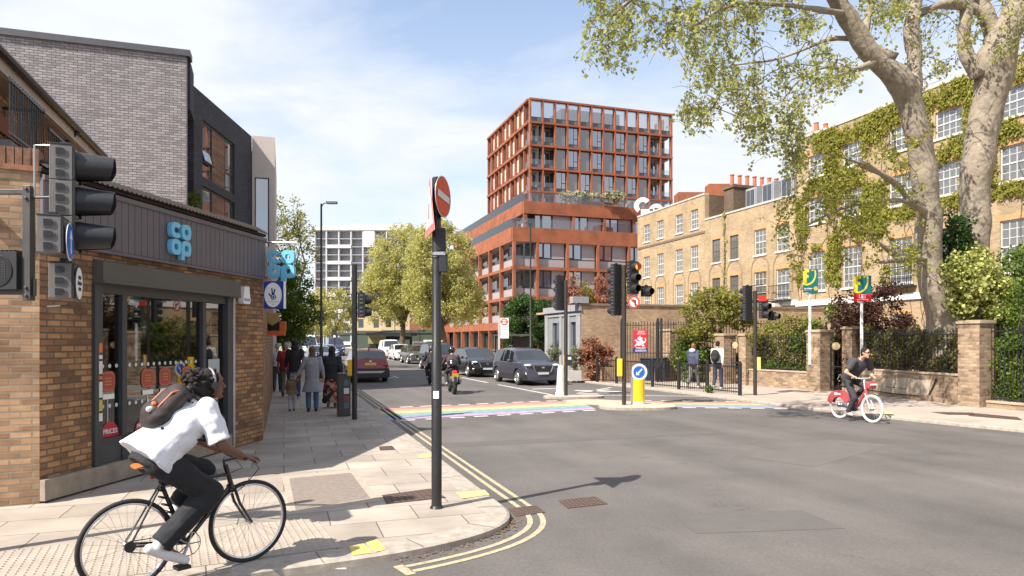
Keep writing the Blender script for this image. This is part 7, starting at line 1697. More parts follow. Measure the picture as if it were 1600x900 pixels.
mb = MB(); mb.ell((-.08, 0, 1.36), (.12, .14, .16), 16, 12); bg_ = flesh('rucksack', mb, tg, None, .014, 2); bg_.location = b0; bg_.rotation_euler = (0, 0, hd); put(bg_, 'dark rucksack on the back of the hire bicycle rider', 'rucksack')
# ================================================================ motorcycles
def moto(label, loc, rz, col_, scoot=False, group='motorcycles heading up the street'):
    o = thing('motorcycle', label, 'motorcycle', loc, rz, group)
    for x, w in ((-.62, .07), (.66, .055)):
        m1 = MB(); m1.ring(.25, w, 30, 10, ez=1); a_ = m1.build('wheel', rubber, o, smooth='all', loc=(x, 0, .30)); m1 = MB(); m1.lathe([(.18, -.02), (.2, 0), (.18, .02)], 20, M=Matrix.Rotation(R(90), 4, 'X')); m1.build('rim', charcoal, a_)
    mb = MB(); loft(mb, [(V(-.75, 0, .80), V(0, .08, 0), V(0, 0, .06)), (V(-.45, 0, .78), V(0, .13, 0), V(0, 0, .09)), (V(-.05, 0, .74), V(0, .13, 0), V(0, 0, .10)), (V(.15, 0, .86), V(0, .16, 0), V(0, 0, .14)), (V(.42, 0, .88), V(0, .12, 0), V(0, 0, .12)), (V(.55, 0, .85), V(0, .05, 0), V(0, 0, .06))], 16); mb.build('body', col_, o, smooth=True)
    mb = MB(); mb.ell((.0, 0, .48), (.24, .15, .2)); mb.tube([V(-.2, -.15, .35), V(-.55, -.17, .38), V(-.85, -.18, .48)], [.03, .05, .06], 10); mb.build('engine', charcoal, o, smooth=True)
    mb = MB()
    for s_ in (-1, 1): mb.tube([V(.42, s_ * .08, .9), V(.66, s_ * .09, .30)], .022, 8); mb.tube([V(-.1, s_ * .1, .4), V(-.62, s_ * .1, .30)], .025, 8); mb.tube([V(.45, s_ * .05, 1.0), V(.40, s_ * .35, 1.05)], .014, 8); mb.tube([V(.43, s_ * .25, 1.05), V(.42, s_ * .30, 1.2)], .007, 5); mb.ell((.42, s_ * .31, 1.22), (.015, .06, .04))
    mb.build('fork_and_handlebar', black, o)
    mb = MB(); mb.ell((-.80, 0, .80), (.05, .09, .045)); mb.build('tail_light', mat('tail_lit', (.8, .02, .02), .3, emit=.8), o)
    mb = MB(); Mx = Matrix.Translation((-.88, 0, .62)) @ Matrix.Rotation(R(-14), 4, 'Y'); mb.bx(-.006, .006, -.12, .12, .0, .13, 0, M=Mx); mb.bx(-.006, .006, -.10, .10, -.16, -.0, 1, M=Mx); mb.build('number_plate', [MAT['plate_yellow'], offwhite], o)
    mb = MB(); mb.tube([V(-.7, 0, .75), V(-.92, 0, .6), V(-.95, 0, .4)], .02, 6, flat=3); mb.build('rear_guard', black, o)
    return o
def mrider(label, loc, rz, jacket, trou, pack=True, helm=black):
    o = thing('person', label, 'person', loc, rz)
    J = dict(head=V(.12, 0, 1.53), face=V(1, 0, 0), neck=V(.04, 0, 1.38), chest=V(-.06, 0, 1.20), pelvis=V(-.25, 0, .90), shl=V(.0, .2, 1.31), shr=V(.0, -.2, 1.31), ell=V(.12, .30, 1.08), elr=V(.12, -.30, 1.08), wrl=V(.33, .33, 1.05), wrr=V(.33, -.33, 1.05), handl=V(1, 0, -.1), handr=V(1, 0, -.1),
             hil=V(-.22, .1, .88), hir=V(-.22, -.1, .88), knl=V(.16, .20, .74), knr=V(.16, -.20, .74), anl=V(-.08, .20, .38), anr=V(-.08, -.20, .38), tol=V(.08, .21, .31), tor=V(.08, -.21, .31))
    body(o, J, skin_l, vox=.014); top(o, J, jacket, 'jacket', 1.85, 1.1, hem=V(-.29, 0, .90), vox=.014); trousers(o, J, trou, 1.1, vox=.014); shoes(o, J, mat('grey_shoe2', (.3, .28, .28), .6), .013)
    mb = MB(); mb.ell(J['head'] + V(-.01, 0, .03), (.145, .13, .145), 20, 14); mb.ell(J['head'] + V(.05, 0, -.04), (.11, .11, .1), 16, 10); flesh('helmet', mb, helm, o, .012, 1); return o
m1p = (-2.18, 25.1, 0); mrz = math.atan2(.9496, -.3134) - R(6)
moto('motorcycle with yellow plate and red tail light ridden away from the crossing', m1p, mrz, mat('moto_black', (.02, .02, .022), .3, coat=.5))
mrider('motorcyclist in a dark maroon jacket and black helmet', m1p, mrz, cl('maroon_jacket', (.06, .03, .035)), cl('dark_trousers', (.03, .028, .03)), helm=mat('helmet_black', (.015, .016, .018), .2, coat=.6))
mb = MB(); mb.ell((-.33, 0, 1.10), (.16, .20, .17), 16, 12); mb.ell((-.40, 0, 1.06), (.12, .17, .11), 16, 12); bg_ = flesh('carrier_bag', mb, MAT['helmet_black'], None, .014, 2); bg_.location = m1p; bg_.rotation_euler = (0, 0, mrz); put(bg_, 'round glossy black back bag of the motorcyclist in maroon', 'backpack')
m2p = (at(674, 0, 29).x, 29.2, 0)
moto('dark scooter half hidden behind the no entry post', m2p, mrz + R(3), mat('scooter_dark', (.03, .035, .04), .3, coat=.5)); mrider('motorcyclist in black with a pale arm stripe, half hidden behind the no entry post', m2p, mrz + R(3), blackc, blackc, helm=charcoal)
# parked two wheelers at the left kerb beyond the lamp
for i, (x, Y) in enumerate(((at(531, 0, 31).x, 31), (at(526, 0, 35).x, 35))):
    moto(('dark scooter parked at the left kerb behind the woman in black, nearer one', 'dark scooter parked at the left kerb further up, behind the nearer one')[i], (x - .6, Y, PV if False else 0), mrz + R(10), MAT['scooter_dark'], group='scooters parked at the left kerb')
# ================================================================ vegetation
def leaves(name, C, rad, n, size, m_, parent=None, droop=0, flat=0, normal_bias=None, kind=None, squash=1.0):
    """n small folded leaves scattered round the cluster centres C (k,3); rad scalar or (k,)"""
    C = np.asarray(C, float); k = len(C); idx = rng.integers(0, k, n)
    rad = np.broadcast_to(np.asarray(rad, float), (k,))
    d = rng.normal(size=(n, 3)); d /= np.linalg.norm(d, axis=1)[:, None]
    P = C[idx] + d * (rad[idx] * rng.random(n) ** .55)[:, None] * np.array([1, 1, squash])
    a = rng.normal(size=(n, 3)); a[:, 2] -= droop
    if normal_bias is not None: a -= np.outer(a @ np.array(normal_bias), normal_bias) * .75
    a /= np.linalg.norm(a, axis=1)[:, None]
    b = rng.normal(size=(n, 3)); 
    if normal_bias is not None: b -= np.outer(b @ np.array(normal_bias), normal_bias) * .75
    b -= a * np.sum(a * b, 1)[:, None]; b /= np.linalg.norm(b, axis=1)[:, None]
    s = size * (.6 + .8 * rng.random(n))[:, None]
    v = np.empty((n, 4, 3)); v[:, 0] = P; v[:, 1] = P + a * s * .5 + b * s * .42; v[:, 2] = P + a * s; v[:, 3] = P + a * s * .5 - b * s * .42
    me = bpy.data.meshes.new(name); me.vertices.add(n * 4); me.vertices.foreach_set('co', v.ravel()); me.loops.add(n * 4); me.loops.foreach_set('vertex_index', np.arange(n * 4, dtype=np.int32))
    me.polygons.add(n); me.polygons.foreach_set('loop_start', np.arange(0, n * 4, 4, dtype=np.int32)); me.polygons.foreach_set('loop_total', np.full(n, 4, np.int32)); me.update(calc_edges=True); me.validate()
    me.materials.append(m_); o = bpy.data.objects.new(name, me); col.objects.link(o)
    if parent is not None: o.parent = parent
    return o
def limb_path(a, b, n=6, wob=.15, sag=0):
    a = Vector(a); b = Vector(b); L = (b - a).length; out = []; off = Vector((random.gauss(0, 1), random.gauss(0, 1), random.gauss(0, .6))) * wob * L
    for i in range(n + 1):
        t = i / n; p = a.lerp(b, t) + off * math.sin(PI * t) * .5 + Vector((random.gauss(0, 1), random.gauss(0, 1), random.gauss(0, 1))) * wob * L * .12 * math.sin(PI * t); p.z += -sag * L * 4 * t * (1 - t) + 0; out.append(p)
    return out
lm_spring = leafmat('spring_leaves', [(.22, .22, .04), (.30, .29, .06), (.16, .17, .03), (.34, .31, .09)], .5)
lm_olive = leafmat('olive_gold_leaves', [(.44, .42, .13), (.55, .52, .19), (.36, .35, .09), (.60, .57, .26)], .55)
lm_green = leafmat('fresh_green_leaves', [(.07, .13, .015), (.13, .2, .025), (.05, .09, .012), (.20, .26, .04)], .4)
lm_dark = leafmat('dark_green_leaves', [(.03, .075, .015), (.05, .11, .02), (.02, .05, .01), (.09, .15, .03)], .3)
lm_red = leafmat('red_shrub_leaves', [(.34, .07, .045), (.42, .14, .10), (.10, .10, .03), (.48, .22, .16)], .35)
lm_purple = leafmat('purple_shrub_leaves', [(.10, .035, .03), (.05, .02, .02), (.16, .07, .05), (.07, .07, .02)], .3)
lm_var = leafmat('variegated_leaves', [(.38, .40, .09), (.50, .50, .16), (.14, .18, .03), (.60, .58, .22)], .35)
lm_ivy = leafmat('climber_leaves', [(.24, .24, .035), (.32, .31, .05), (.16, .18, .03), (.40, .37, .08)], .45)
lm_hedge = leafmat('hedge_leaves', [(.13, .15, .035), (.19, .17, .05), (.08, .09, .02), (.26, .17, .09), (.2, .24, .06)], .3)
def tree(label, base, H, crown, n_leaf, leaf, lm, cat='tree', nclus=60, rc=.8, trunk_r=.25, fork=.3, group=None, bark_=None, name='tree', hollow=.35, trunks=1, twigs=True):
    """crown = list of (centre offset, radii)"""
    o = thing(name, label, cat, base, 0, group); br = MB(); C = []; RR = []
    tot = sum(r[0] * r[1] * r[2] for _, r in crown)
    for c, r in crown:
        k = max(4, int(nclus * r[0] * r[1] * r[2] / tot))
        for _ in range(k):
            d = Vector((random.gauss(0, 1), random.gauss(0, 1), random.gauss(0, 1))).normalized() * (hollow + (1 - hollow) * random.random() ** .5)
            C.append(Vector(c) + Vector((d.x * r[0], d.y * r[1], d.z * r[2]))); RR.append(rc * random.uniform(.55, 1.25))
    for t_i in range(trunks):
        top_ = Vector((random.uniform(-.3, .3), random.uniform(-.3, .3), H * fork)) * (1 if trunks == 1 else 1) + Vector((t_i * .5 - .25 * (trunks - 1), 0, 0))
        br.tube(limb_path((top_.x * .3, 0, -.1), top_, 6, .06), [trunk_r * (1.25 - .5 * i / 6) for i in range(7)], 10)
        mains = []
        cen = Vector(crown[0][0])
        for k in range(6):
            a = 2 * PI * k / 6 + random.random(); c, r = crown[k % len(crown)]
            e = Vector(c) + Vector((math.cos(a) * r[0] * .5, math.sin(a) * r[1] * .5, r[2] * random.uniform(-.1, .55))); p = limb_path(top_, e, 6, .12); br.tube(p, [trunk_r * .55 * (1 - .7 * i / 6) for i in range(7)], 7); mains += p[2:]
        for c in C[t_i::trunks]:
            m_ = min(mains, key=lambda q: (q - c).length + random.random() * .5); br.tube(limb_path(m_, c, 4, .15), [max(.012, trunk_r * .16) * (1 - .7 * i / 4) for i in range(5)], 5, caps=False)
    br.build('trunk', bark_ or bark, o, smooth='all')
    leaves('crown', [tuple(c) for c in C], RR, n_leaf, leaf, lm, o); return o
def shrub(label, base, rad, n, leaf, lm, cat='shrub', nclus=30, rc=.35, name='shrub', group=None, stems=True):
    o = thing(name, label, cat, base, 0, group); C = []; br = MB()
    for _ in range(nclus):
        d = Vector((random.gauss(0, 1), random.gauss(0, 1), random.gauss(0, 1))).normalized() * random.random() ** .45
        c = Vector((d.x * rad[0], d.y * rad[1], rad[2] * (1 + d.z * .95))); C.append(c); br.tube(limb_path((random.uniform(-.1, .1), random.uniform(-.1, .1), 0), c, 4, .12), [.02, .016, .012, .009, .005], 5, caps=False)
    br.build('stems', bark, o); leaves('foliage', [tuple(c) for c in C], [rc * random.uniform(.6, 1.2) for _ in C], n, leaf, lm, o); return o
planebark = None
m, nt, b = newmat('plane_bark'); nd = nt.nodes; lk = nt.links; t = nd.new('ShaderNodeTexCoord')
n1 = nd.new('ShaderNodeTexNoise'); n1.inputs['Scale'].default_value = 2.6; n1.inputs['Detail'].default_value = 6; n1.inputs['Roughness'].default_value = .6; n1.inputs['Distortion'].default_value = 1.2; lk.new(t.outputs['Object'], n1.inputs[0])
r1 = nd.new('ShaderNodeValToRGB'); e = r1.color_ramp.elements; e[0].position = .32; e[0].color = (.15, .125, .095, 1); e[1].position = .72; e[1].color = (.34, .295, .22, 1); x_ = e.new(.44); x_.color = (.22, .185, .14, 1); x_ = e.new(.55); x_.color = (.28, .235, .175, 1); x_ = e.new(.62); x_.color = (.24, .19, .15, 1)
lk.new(n1.outputs[0], r1.inputs[0]); lk.new(r1.outputs[0], b.inputs['Base Color']); b.inputs['Roughness'].default_value = .85; add_bump(nt, b, .9, 7, t.outputs['Object'], .04)
planebark = m
# ---- big plane trees on the right
def px_path(pts): return [at(u, v, Y) for u, v, Y in pts]
def bigtree(label, base, trunk, limbs, name='plane_tree'):
    o = thing(name, label, 'tree', tuple(base)); mb = MB(); rings = []
    for pts, rr in [trunk] + limbs:
        rr = [r * .85 for r in rr]
        P = px_path(pts); Q_ = []; Rr = []
        for i in range(len(P) - 1):      # smooth with Catmull-Rom
            p0 = P[max(i - 1, 0)]; p1 = P[i]; p2 = P[i + 1]; p3 = P[min(i + 2, len(P) - 1)]
            for k in range(5):
                s = k / 5; Q_.append(.5 * ((2 * p1) + (p2 - p0) * s + (2 * p0 - 5 * p1 + 4 * p2 - p3) * s * s + (3 * p1 - p0 - 3 * p2 + p3) * s ** 3)); Rr.append(rr[i] + (rr[i + 1] - rr[i]) * s)
        Q_.append(P[-1]); Rr.append(rr[-1]); mb.tube([q - Vector(base) for q in Q_], Rr, 20 if max(Rr) > .2 else 9); rings.append(Q_)
    obj = mb.build('trunk', planebark, o, smooth='all')
    for v in obj.data.vertices:          # knobs and hollows
        c = v.co; nn = mnoise.noise(c * 1.1) * .10 + mnoise.noise(c * 3.3) * .035; k = min(1, (v.normal.length)); v.co = c + v.normal * nn * (.9 if c.z < 14 and abs(c.x) < 4 else .2)
    return o, rings
T1b = (13.4, 21.5, 0)
t1, r1_ = bigtree('great plane tree with pale flaking bark forking above the terrace, left of the pair', T1b,
    ([(1490, 640, 21.5), (1487, 520, 21.5), (1474, 478, 21.4), (1458, 440, 21.3), (1451, 400, 21.2), (1450, 360, 21.1), (1448, 320, 21.0), (1444, 278, 20.9), (1436, 230, 20.8), (1428, 190, 20.7), (1418, 150, 20.6), (1400, 122, 20.4), (1365, 90, 20.2), (1336, 48, 20), (1308, 0, 19.8), (1270, -70, 19.5), (1230, -150, 19)], [1.15, .80, .62, .50, .44, .41, .41, .43, .42, .43, .44, .36, .33, .32, .29, .25, .2]),
    [([(1426, 160, 20.6), (1428, 126, 20.8), (1429, 90, 20.9), (1424, 50, 21), (1430, 0, 21.2), (1440, -80, 21.5)], [.34, .27, .25, .24, .24, .2]),
     ([(1400, 90, 20.2), (1352, 66, 20.4), (1356, 30, 20.6), (1370, -20, 21)], [.15, .17, .15, .12]),
     ([(1446, 330, 20.9), (1424, 318, 20.5), (1400, 288, 20), (1370, 268, 19.4), (1335, 252, 18.8), (1293, 240, 18.2)], [.2, .13, .09, .07, .05, .025]),
     ([(1446, 322, 20.9), (1409, 313, 20.2), (1355, 318, 19.4), (1311, 327, 18.9), (1262, 352, 18.4)], [.16, .10, .06, .045, .02]),
     ([(1450, 415, 21.1), (1427, 407, 20.7), (1395, 396, 20.2), (1358, 366, 19.6), (1330, 340, 19)], [.14, .09, .06, .045, .02]),
     ([(1450, 405, 21.1), (1410, 406, 20.2), (1375, 410, 19.6)], [.13, .08, .03]),
     ([(1322, 22, 19.9), (1285, 16, 19), (1230, 8, 18), (1168, 5, 17), (1132, 13, 16.3), (1105, 27, 15.7), (1078, 47, 15.2)], [.12, .09, .075, .06, .05, .04, .02]),
     ([(1300, -20, 19.7), (1240, -60, 18), (1150, -80, 16), (1060, -40, 14.8), (1000, -10, 14.2), (955, 25, 13.8)], [.2, .17, .13, .09, .06, .03]),
     ([(1345, 62, 20.1), (1300, 60, 20.5), (1262, 75, 20.6), (1215, 92, 20.8), (1160, 100, 20.8), (1105, 108, 20.6)], [.09, .07, .055, .045, .035, .02]),
     ([(1372, 96, 20.2), (1330, 110, 19), (1290, 105, 18), (1250, 125, 17.2), (1220, 160, 16.8)], [.08, .055, .045, .035, .02])])
T2b = (15.2, 22.6, 0)
t2, r2_ = bigtree('thicker leaning plane tree with dappled bark at the right edge of the view', T2b,
    ([(1500, 640, 22.6), (1502, 520, 22.6), (1512, 440, 22.5), (1522, 370, 22.4), (1524, 300, 22.3), (1530, 240, 22.2), (1542, 180, 22.1), (1550, 130, 22.0), (1556, 90, 21.9), (1578, 40, 21.7), (1600, -20, 21.5), (1620, -90, 21.2)], [1.0, .75, .60, .50, .52, .52, .52, .62, .66, .50, .42, .34]),
    [([(1530, 120, 22.0), (1512, 88, 22), (1507, 50, 22), (1512, 0, 22), (1505, -80, 22)], [.36, .24, .20, .22, .16]),
     ([(1545, 110, 22), (1555, 70, 22), (1548, 35, 22), (1520, 12, 22), (1480, 5, 21.8), (1445, 18, 21.5), (1425, 30, 21.2)], [.40, .30, .22, .19, .16, .14, .12]),
     ([(1560, 80, 22), (1548, 40, 22.3), (1530, -10, 22.6), (1520, -80, 23)], [.35, .3, .26, .2]),
     ([(1590, 20, 21.6), (1640, -20, 21), (1700, -60, 20)], [.3, .22, .15])])
# leaf sprays: hang below the limbs; regions measured in the picture, spread in depth
limbpts = [q for r in r1_ for q in r[::1]] + [q for r in r2_ for q in r]
def sprays(root, base, regions, n_leaf_per, leafsize, lm, limbs, name='foliage', twigr=.011):
    C = []; tw = MB(); P0 = []
    for (poly, cnt, y0, y1, drop) in regions:
        us = [p[0] for p in poly]; vs_ = [p[1] for p in poly]; k = 0; guard = 0
        while k < cnt and guard < cnt * 60:
            guard += 1; u = random.uniform(min(us), max(us)); v = random.uniform(min(vs_), max(vs_)); ins = False; j = len(poly) - 1
            for i in range(len(poly)):
                if (poly[i][1] > v) != (poly[j][1] > v) and u < (poly[j][0] - poly[i][0]) * (v - poly[i][1]) / (poly[j][1] - poly[i][1]) + poly[i][0]: ins = not ins
                j = i
            if not ins: continue
            if mnoise.noise(Vector((u * .021, v * .021, 3.1))) < -.22 + random.gauss(0, .12): continue
            yy = random.uniform(y0, y1)
            if abs(u - (1300 + (v) * .82)) < 48 and v < 140 and yy < 21: continue
            c = at(u, v, yy); k += 1; C.append((c, drop))
    limbs = [q for q in limbs]
    LA = np.array([tuple(q) for q in limbs]); nodes = []
    for c, drop in C:
        cc = np.array(tuple(c)); d = np.linalg.norm(LA - cc, axis=1) + (LA[:, 2] < cc[2] + .0) * .6; a = Vector(LA[int(np.argmin(d))])
        L = (a - c).length; n = max(3, int(L / .5)); n = min(n, 9); path = []
        off = Vector((random.gauss(0, .12), random.gauss(0, .12), random.uniform(.08, .28))) * L
        for i in range(n + 1): t = i / n; path.append(a.lerp(c, t) + off * math.sin(PI * t ** .8) + Vector((random.gauss(0, .02), random.gauss(0, .02), random.gauss(0, .02))) * L * math.sin(PI * t))
        if drop: path += [c + Vector((random.gauss(0, .06), random.gauss(0, .06), -drop * (j + 1) / 3)) for j in range(3)]
        m_ = len(path); tw.tube([p - Vector(base) for p in path], [max(.004, twigr * min(2.2, .6 + L * .35) * (1 - .8 * i / m_)) for i in range(m_)], 5, caps=False)
        LA = np.vstack([LA, np.array([tuple(p) for p in path[1:-1]])]) if len(LA) < 6000 else LA
        for p in path[-5:]: nodes.append(p)
        for _ in range(2):    # side twiglets
            s_ = random.choice(path[max(0, m_ - 5):]); e = s_ + Vector((random.gauss(0, .28), random.gauss(0, .28), random.gauss(-.12, .2))); tw.tube([tuple(s_ - Vector(base)), tuple((s_ + e) / 2 + Vector((0, 0, .05)) - Vector(base)), tuple(e - Vector(base))], [.006, .005, .003], 4, caps=False); nodes.append(e); nodes.append((s_ + e) / 2)
    tw.build('branches', mat('twig_bark', (.075, .055, .04), .9, var=.3), root, smooth='all')
    NP = [tuple(p - Vector(base)) for p in nodes]
    NP2 = [p for p in NP if random.random() < .62]; leaves(name, NP2, .135, int(len(NP) * n_leaf_per), leafsize, lm, root, droop=.6)
    return len(NP)
sprays(t1, T1b, [([(905, -40), (1080, -60), (1075, 30), (1050, 55), (1000, 62), (975, 85), (935, 88), (903, 70), (915, 30)], 75, 12.8, 15.5, .35),
                 ([(1060, 20), (1340, -60), (1345, 60), (1330, 120), (1300, 130), (1250, 190), (1235, 245), (1190, 225), (1150, 200), (1140, 150), (1085, 195), (1066, 170), (1080, 90)], 240, 15, 21, .35),
                 ([(1060, -60), (1340, -80), (1340, 10), (1080, 30)], 75, 15, 21, .3),
                 ([(1190, 190), (1262, 200), (1252, 262), (1205, 268)], 26, 17, 19, .3),
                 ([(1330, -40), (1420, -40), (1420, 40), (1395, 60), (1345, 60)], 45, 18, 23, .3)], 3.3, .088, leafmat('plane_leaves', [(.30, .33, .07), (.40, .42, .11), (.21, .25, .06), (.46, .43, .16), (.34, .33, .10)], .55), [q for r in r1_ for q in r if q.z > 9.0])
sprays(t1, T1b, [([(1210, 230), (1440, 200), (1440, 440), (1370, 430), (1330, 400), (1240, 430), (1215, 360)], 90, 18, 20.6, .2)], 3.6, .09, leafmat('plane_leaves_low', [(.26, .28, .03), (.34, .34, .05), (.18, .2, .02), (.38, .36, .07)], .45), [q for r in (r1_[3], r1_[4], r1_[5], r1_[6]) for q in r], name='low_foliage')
sprays(t2, T2b, [([(1400, -60), (1640, -60), (1640, 60), (1600, 90), (1500, 60), (1500, 90), (1430, 140), (1395, 60)], 150, 19, 24, .3)], 2.8, .088, MAT['plane_leaves'], [q for r in r2_ for q in r if q.z > 8])
# ---- other trees
kk = lambda u, Y, z=0: (at(u, 0, Y).x, Y, z)
tree('broad golden green plane tree up the street, left of the pair', kk(628, 66), 12, [((0, 0, 8.3), (3.4, 3.2, 4.6)), ((-1.9, 0, 5.8), (2.2, 2.2, 2.5)), ((2.2, -.5, 7.8), (2.4, 2.2, 4.4))], 48000, .155, lm_olive, nclus=230, rc=.85, trunk_r=.27, fork=.28, group='plane trees up the street')
tree('golden green plane tree beside the rust framed block, right of the pair', kk(694, 62), 11.5, [((-.4, 0, 8.0), (3.1, 3.0, 4.7)), ((1.7, 0, 5.2), (2.0, 2.2, 2.4)), ((-1.6, 0, 5.8), (2.0, 2.2, 3.0))], 46000, .155, lm_olive, nclus=220, rc=.85, trunk_r=.27, fork=.27, group='plane trees up the street')
tree('sparse spring tree with bare upper twigs beyond the hanging signs', kk(442, 44), 11, [((0, 0, 7.6), (2.2, 2.4, 3.5))], 4600, .13, lm_spring, nclus=150, rc=.55, trunk_r=.2, fork=.25)
tree('bright green low crowned tree behind the hanging shop signs', kk(436, 38), 7, [((0, 0, 3.9), (1.9, 2.0, 2.4)), ((1.2, 0, 3.0), (1.2, 1.6, 1.4))], 14000, .12, lm_green, nclus=80, rc=.6, trunk_r=.16, fork=.25)
tree('small olive green tree far up the street between the lamp post and the black post', kk(520, 92), 8.5, [((0, 0, 5.6), (3.4, 3.2, 3.2))], 9000, .2, lm_olive, nclus=70, rc=.8, trunk_r=.2, fork=.25, group='trees at the far end of the street')
tree('small olive green tree far up the street just left of the tall lamp post', kk(482, 84), 7.5, [((0, 0, 5.0), (2.4, 2.6, 2.8))], 7000, .2, lm_olive, nclus=60, rc=.8, trunk_r=.2, fork=.25, group='trees at the far end of the street')
tree('dense dark green round tree beside the bus shelter', kk(822, 50, 0), 6.2, [((0, 0, 3.2), (1.95, 1.8, 1.85)), ((0, 0, 1.9), (1.6, 1.5, 1.2)), ((.1, 0, 4.3), (1.3, 1.2, .9))], 26000, .12, lm_dark, nclus=110, rc=.5, trunk_r=.14, fork=.12)
tree('yellow green magnolia like tree leaning over the garden railings', kk(1112, 30.2, .1), 5.2, [((0, 0, 3.3), (1.55, 1.2, .75)), ((-1.0, -.3, 2.4), (.65, .7, .5)), ((1.1, 0, 2.9), (.8, .7, .6)), ((-.2, 0, 2.0), (.9, .7, .4))], 6200, .12, lm_spring, nclus=75, rc=.36, trunk_r=.1, fork=.35)
shrub('shiny green shrub hanging over the garden railings beside the agent board', kk(1078, 30.2, .1), (.75, .5, 1.0), 3200, .11, lm_green, nclus=30, rc=.32)
shrub('red leaved shrub against the patchy brick flank', kk(930, 31.2, .12), (.80, .45, 1.0), 5200, .095, lm_red, nclus=48, rc=.27)
for i, (u, Y, z, lmx, rad, lb_) in enumerate(((895, 36, 3.6, lm_red, (.45, .4, .9), 'red leaved shrub on the annexe roof garden, leftmost'), (918, 37, 3.6, lm_spring, (.5, .4, .75), 'pale green shrub on the annexe roof garden left of the red one'), (940, 36, 3.6, lm_red, (.55, .5, .85), 'reddish round headed shrub in the middle of the annexe roof garden'), (968, 36, 3.6, lm_olive, (.5, .4, .75), 'pale olive shrub at the right end of the annexe roof garden'))):
    shrub(lb_, kk(u, Y, z), rad, 1300, .09, lmx, nclus=22, rc=.26, group='shrubs on the annexe roof')
for i, (u, a, lb_) in enumerate(((868, 30.9, 'potted olive at the stucco front, left one'), (899, 31.0, 'potted olive at the stucco front beside the brick corner'))):
    o = shrub(lb_, kk(u, a, .5), (.28, .28, .75), 800, .07, leafmat('grey_olive_leaves', [(.16, .17, .08), (.24, .25, .13), (.1, .11, .05)], .3) if 'grey_olive_leaves' not in MAT else MAT['grey_olive_leaves'], nclus=14, rc=.2, cat='potted plant', name='potted_shrub', group='pots at the annexe front')
    mb = MB(); mb.bx(-.25, .25, -.25, .25, -.4, .05); mb.build('pot', mat('pot_grey', (.38, .36, .34), .8), o)
# plants on the block's roof terrace
for i, (u, w) in enumerate(((902, 2.6), (960, 2.0))):
    shrub(('pale grasses in the left roof planter of the rust framed block', 'pale grasses in the right roof planter of the rust framed block')[i], kk(u, 81.5, 18.2), (w, .4, .6), 1800, .22, leafmat('pale_grass_leaves', [(.35, .32, .2), (.42, .4, .28), (.25, .26, .14)], .3) if 'pale_grass_leaves' not in MAT else MAT['pale_grass_leaves'], nclus=26, rc=.4, cat='planting', name='roof_grass')
# hedges and garden planting behind the railings
def hedge(label, a, b, z0, z1, thick, n, leaf, lm, name='hedge', step=.28):
    a = Vector(a); b = Vector(b); L = (b - a).length; d = (b - a) / L; q = Vector((-d.y, d.x, 0)); o = thing(name, label, 'hedge', tuple(a)); C = []
    br = MB()
    for i in range(int(L / step) + 1):
        for _ in range(max(2, int((z1 - z0) * thick * 7))):
            z = z0 + (z1 - z0) * random.random() * (1 + .12 * mnoise.noise(Vector((i * .4, 0, 0)))); p = d * (i * step) + q * random.uniform(-thick / 2, thick / 2); C.append((p.x, p.y, z))
        br.tube(limb_path(tuple(d * (i * step)), tuple(d * (i * step + random.uniform(-.3, .3)) + Vector((0, 0, z1 * .9))), 4, .1), [.02, .018, .014, .01, .006], 5, caps=False)
    br.build('stems', bark, o); leaves('foliage', C, step * .95, n, leaf, lm, o); return o
in4 = (.55, .20)
P3_, P4_, P5_, P6_ = [Vector((*c2(pP[i]), 0)) for i in (3, 4, 5, 6)]
inn = Vector((.93, .37, 0))
hedge('clipped hedge with brown twigs above the low wall left of the iron gate', P3_ + inn * .42, P4_ + inn * .42 , .75, 1.95, .5, 17000, .07, lm_hedge)
hedge('fresh green climber low behind the railings left of the iron gate', P3_.lerp(P4_, .1) + inn * .22, P4_.lerp(P3_, .1) + inn * .22, .7, 1.15, .2, 3000, .07, lm_green, step=.2)
hedge('tangled green and brown hedge behind the railings of the cracked wall', P5_ + inn * .42, P6_ + inn * .42, .9, 2.15, .5, 32000, .075, lm_hedge)
hedge('tall leafy hedge at the right edge beyond the broad pier', e6 + inn * .6 + Vector((.1, -.5, 0)), e7 + inn * .6, .1, 3.4, .8, 26000, .075, lm_green)
hedge('hedge behind the two boys and the low wall', Vector((*c2(pP[1]), 0)) + inn * .8, Vector((*c2(pP[2]), 0)) + inn * .6, .6, 1.5, .5, 5000, .08, lm_dark)
hedge('garden greenery seen through the iron gate with the number plate', P4_ + inn * 1.6, P5_ + inn * 1.6, .1, 1.6, .5, 2600, .09, lm_green)
hedge('garden greenery seen through the narrow gate behind the boys', Vector((*c2(pP[2]), 0)) + inn * 1.5, P3_ + inn * 1.5, .1, 1.7, .5, 2200, .09, lm_green)
shrub('dark purple leaved shrub behind the LET board', kk(1362, 25.5, .1), (2.0, 1.2, 1.95), 19000, .085, lm_purple, nclus=90, rc=.4)
shrub('rounded green shrub between the left letting board and the purple shrub', kk(1300, 27, .1), (1.7, 1.2, 1.6), 11000, .09, lm_green, nclus=50, rc=.4)
shrub('low light green shrub left of the left letting board', kk(1228, 28, .1), (1.5, 1.0, 1.45), 7500, .09, lm_spring, nclus=45, rc=.4)
shrub('yellow and cream variegated shrub climbing round the plane trunk', (at(1520, 0, 20.9).x, 20.7, 2.35), (.98, .5, 1.15), 9500, .10, lm_var, nclus=60, rc=.38)
shrub('dark ivy mass between the two plane trunks', (at(1500, 0, 21.6).x, 21.9, 3.9), (.55, .5, 1.1), 3500, .09, lm_dark, nclus=40, rc=.3, cat='ivy', name='ivy')
shrub('tall green shrub against the house at the right edge', (at(1590, 0, 21).x, 20.6, .1), (1.1, 1.0, 2.4), 14000, .09, lm_green, nclus=90, rc=.4)
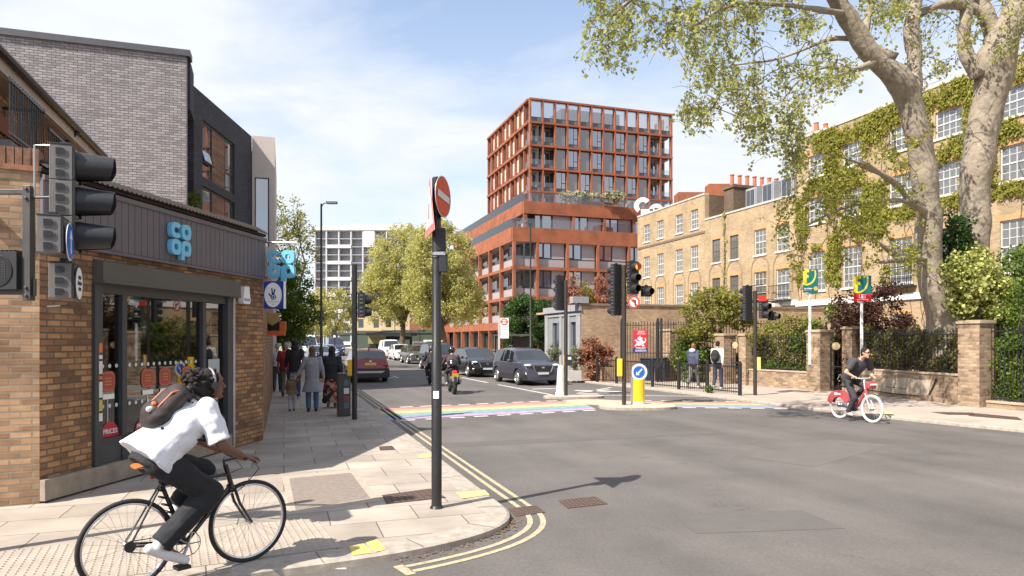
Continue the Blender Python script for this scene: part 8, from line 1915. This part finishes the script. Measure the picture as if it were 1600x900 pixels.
shrub('small weed at the foot of the guard rail', tuple(gnd(1109, 614, PV)), (.16, .14, .14), 300, .05, lm_green, nclus=8, rc=.1, cat='weed', name='weed')
shrub('small plant growing from the balcony recess of the grey brick block', tuple(at(302, 320, 23.2) + Vector((-.1, 0, -.5))), (.3, .3, .5), 700, .08, lm_green, nclus=14, rc=.2, cat='plant', name='balcony_plant')
shrub('fresh green creeper pressed to the house behind the broad pier', (at(1560, 0, 24).x + .2, 24.2, .1), (1.2, .6, 2.2), 6000, .09, lm_green, nclus=60, rc=.4)
# climber on the tall house: leaves held close to the wall, in drifts that skirt the windows
cm = thing('climbing_plant', 'yellow green climber spread over the front of the tall brick house', 'climbing plant', tuple(hC.location), TRZ)
C = []; vines = MB(); hull = [(s - 19.6 - w / 2 - .1, s - 19.6 + w / 2 + .1, z0 - .1, z1 + .1) for s, z0, z1, w, *_ in wC]
def clear(x, z): return not any(a < x < b and c < z < d for a, b, c, d in hull)
n_ = 0
while len(C) < 4200 and n_ < 200000:
    n_ += 1; x = random.uniform(.05, 22); z = random.uniform(5.0, 13.75)
    f = mnoise.noise(Vector((x * .38, z * .42, 1.7))) + .5 * mnoise.noise(Vector((x * 1.1, z * 1.0, 7)))
    edge = .17 if z > 8 else -.04
    if x > 13: edge -= .10 if z < 12.4 else -.04
    if x > 6.5 and z < 8: edge -= .35
    if f + edge + random.gauss(0, .12) > .0 and clear(x, z): C.append((x, -.09, z))
for k in range(26):
    x = random.uniform(.3, 21); p = [(x, -.03, .3)]; 
    for j in range(26): x += random.gauss(0, .16); p.append((x, -.03, .3 + (j + 1) * .5))
    vines.tube(p[:random.randint(18, 27)], .014, 5)
vines.build('stems', bark, cm); leaves('foliage', C, [.20] * len(C), 62000, .11, lm_ivy, cm, normal_bias=(0, 1, 0), squash=1)
for o_ in kids(cm):
    if o_.name.startswith('foliage'): pass
# thin creeper on the lower house
cm2 = thing('climbing_plant', 'thin bare creeper strip with a few leaves on the lower brick house', 'climbing plant', tuple(hB.location), TRZ)
xc = su(1133) - 10.1; vb = MB()
for k in range(3): vb.tube([(xc + random.gauss(0, .06) + .05 * math.sin(j), -.04, 3.5 + j * .5) for j in range(14)], .02, 5)
vb.build('stems', bark, cm2); leaves('foliage', [(xc + random.gauss(0, .12), -.08, z) for z in np.linspace(4, 10.7, 40)] + [(xc, -.1, 10.6)] * 10, .14, 500, .09, lm_olive, cm2, normal_bias=(0, 1, 0))
# grass tufts at the wall feet
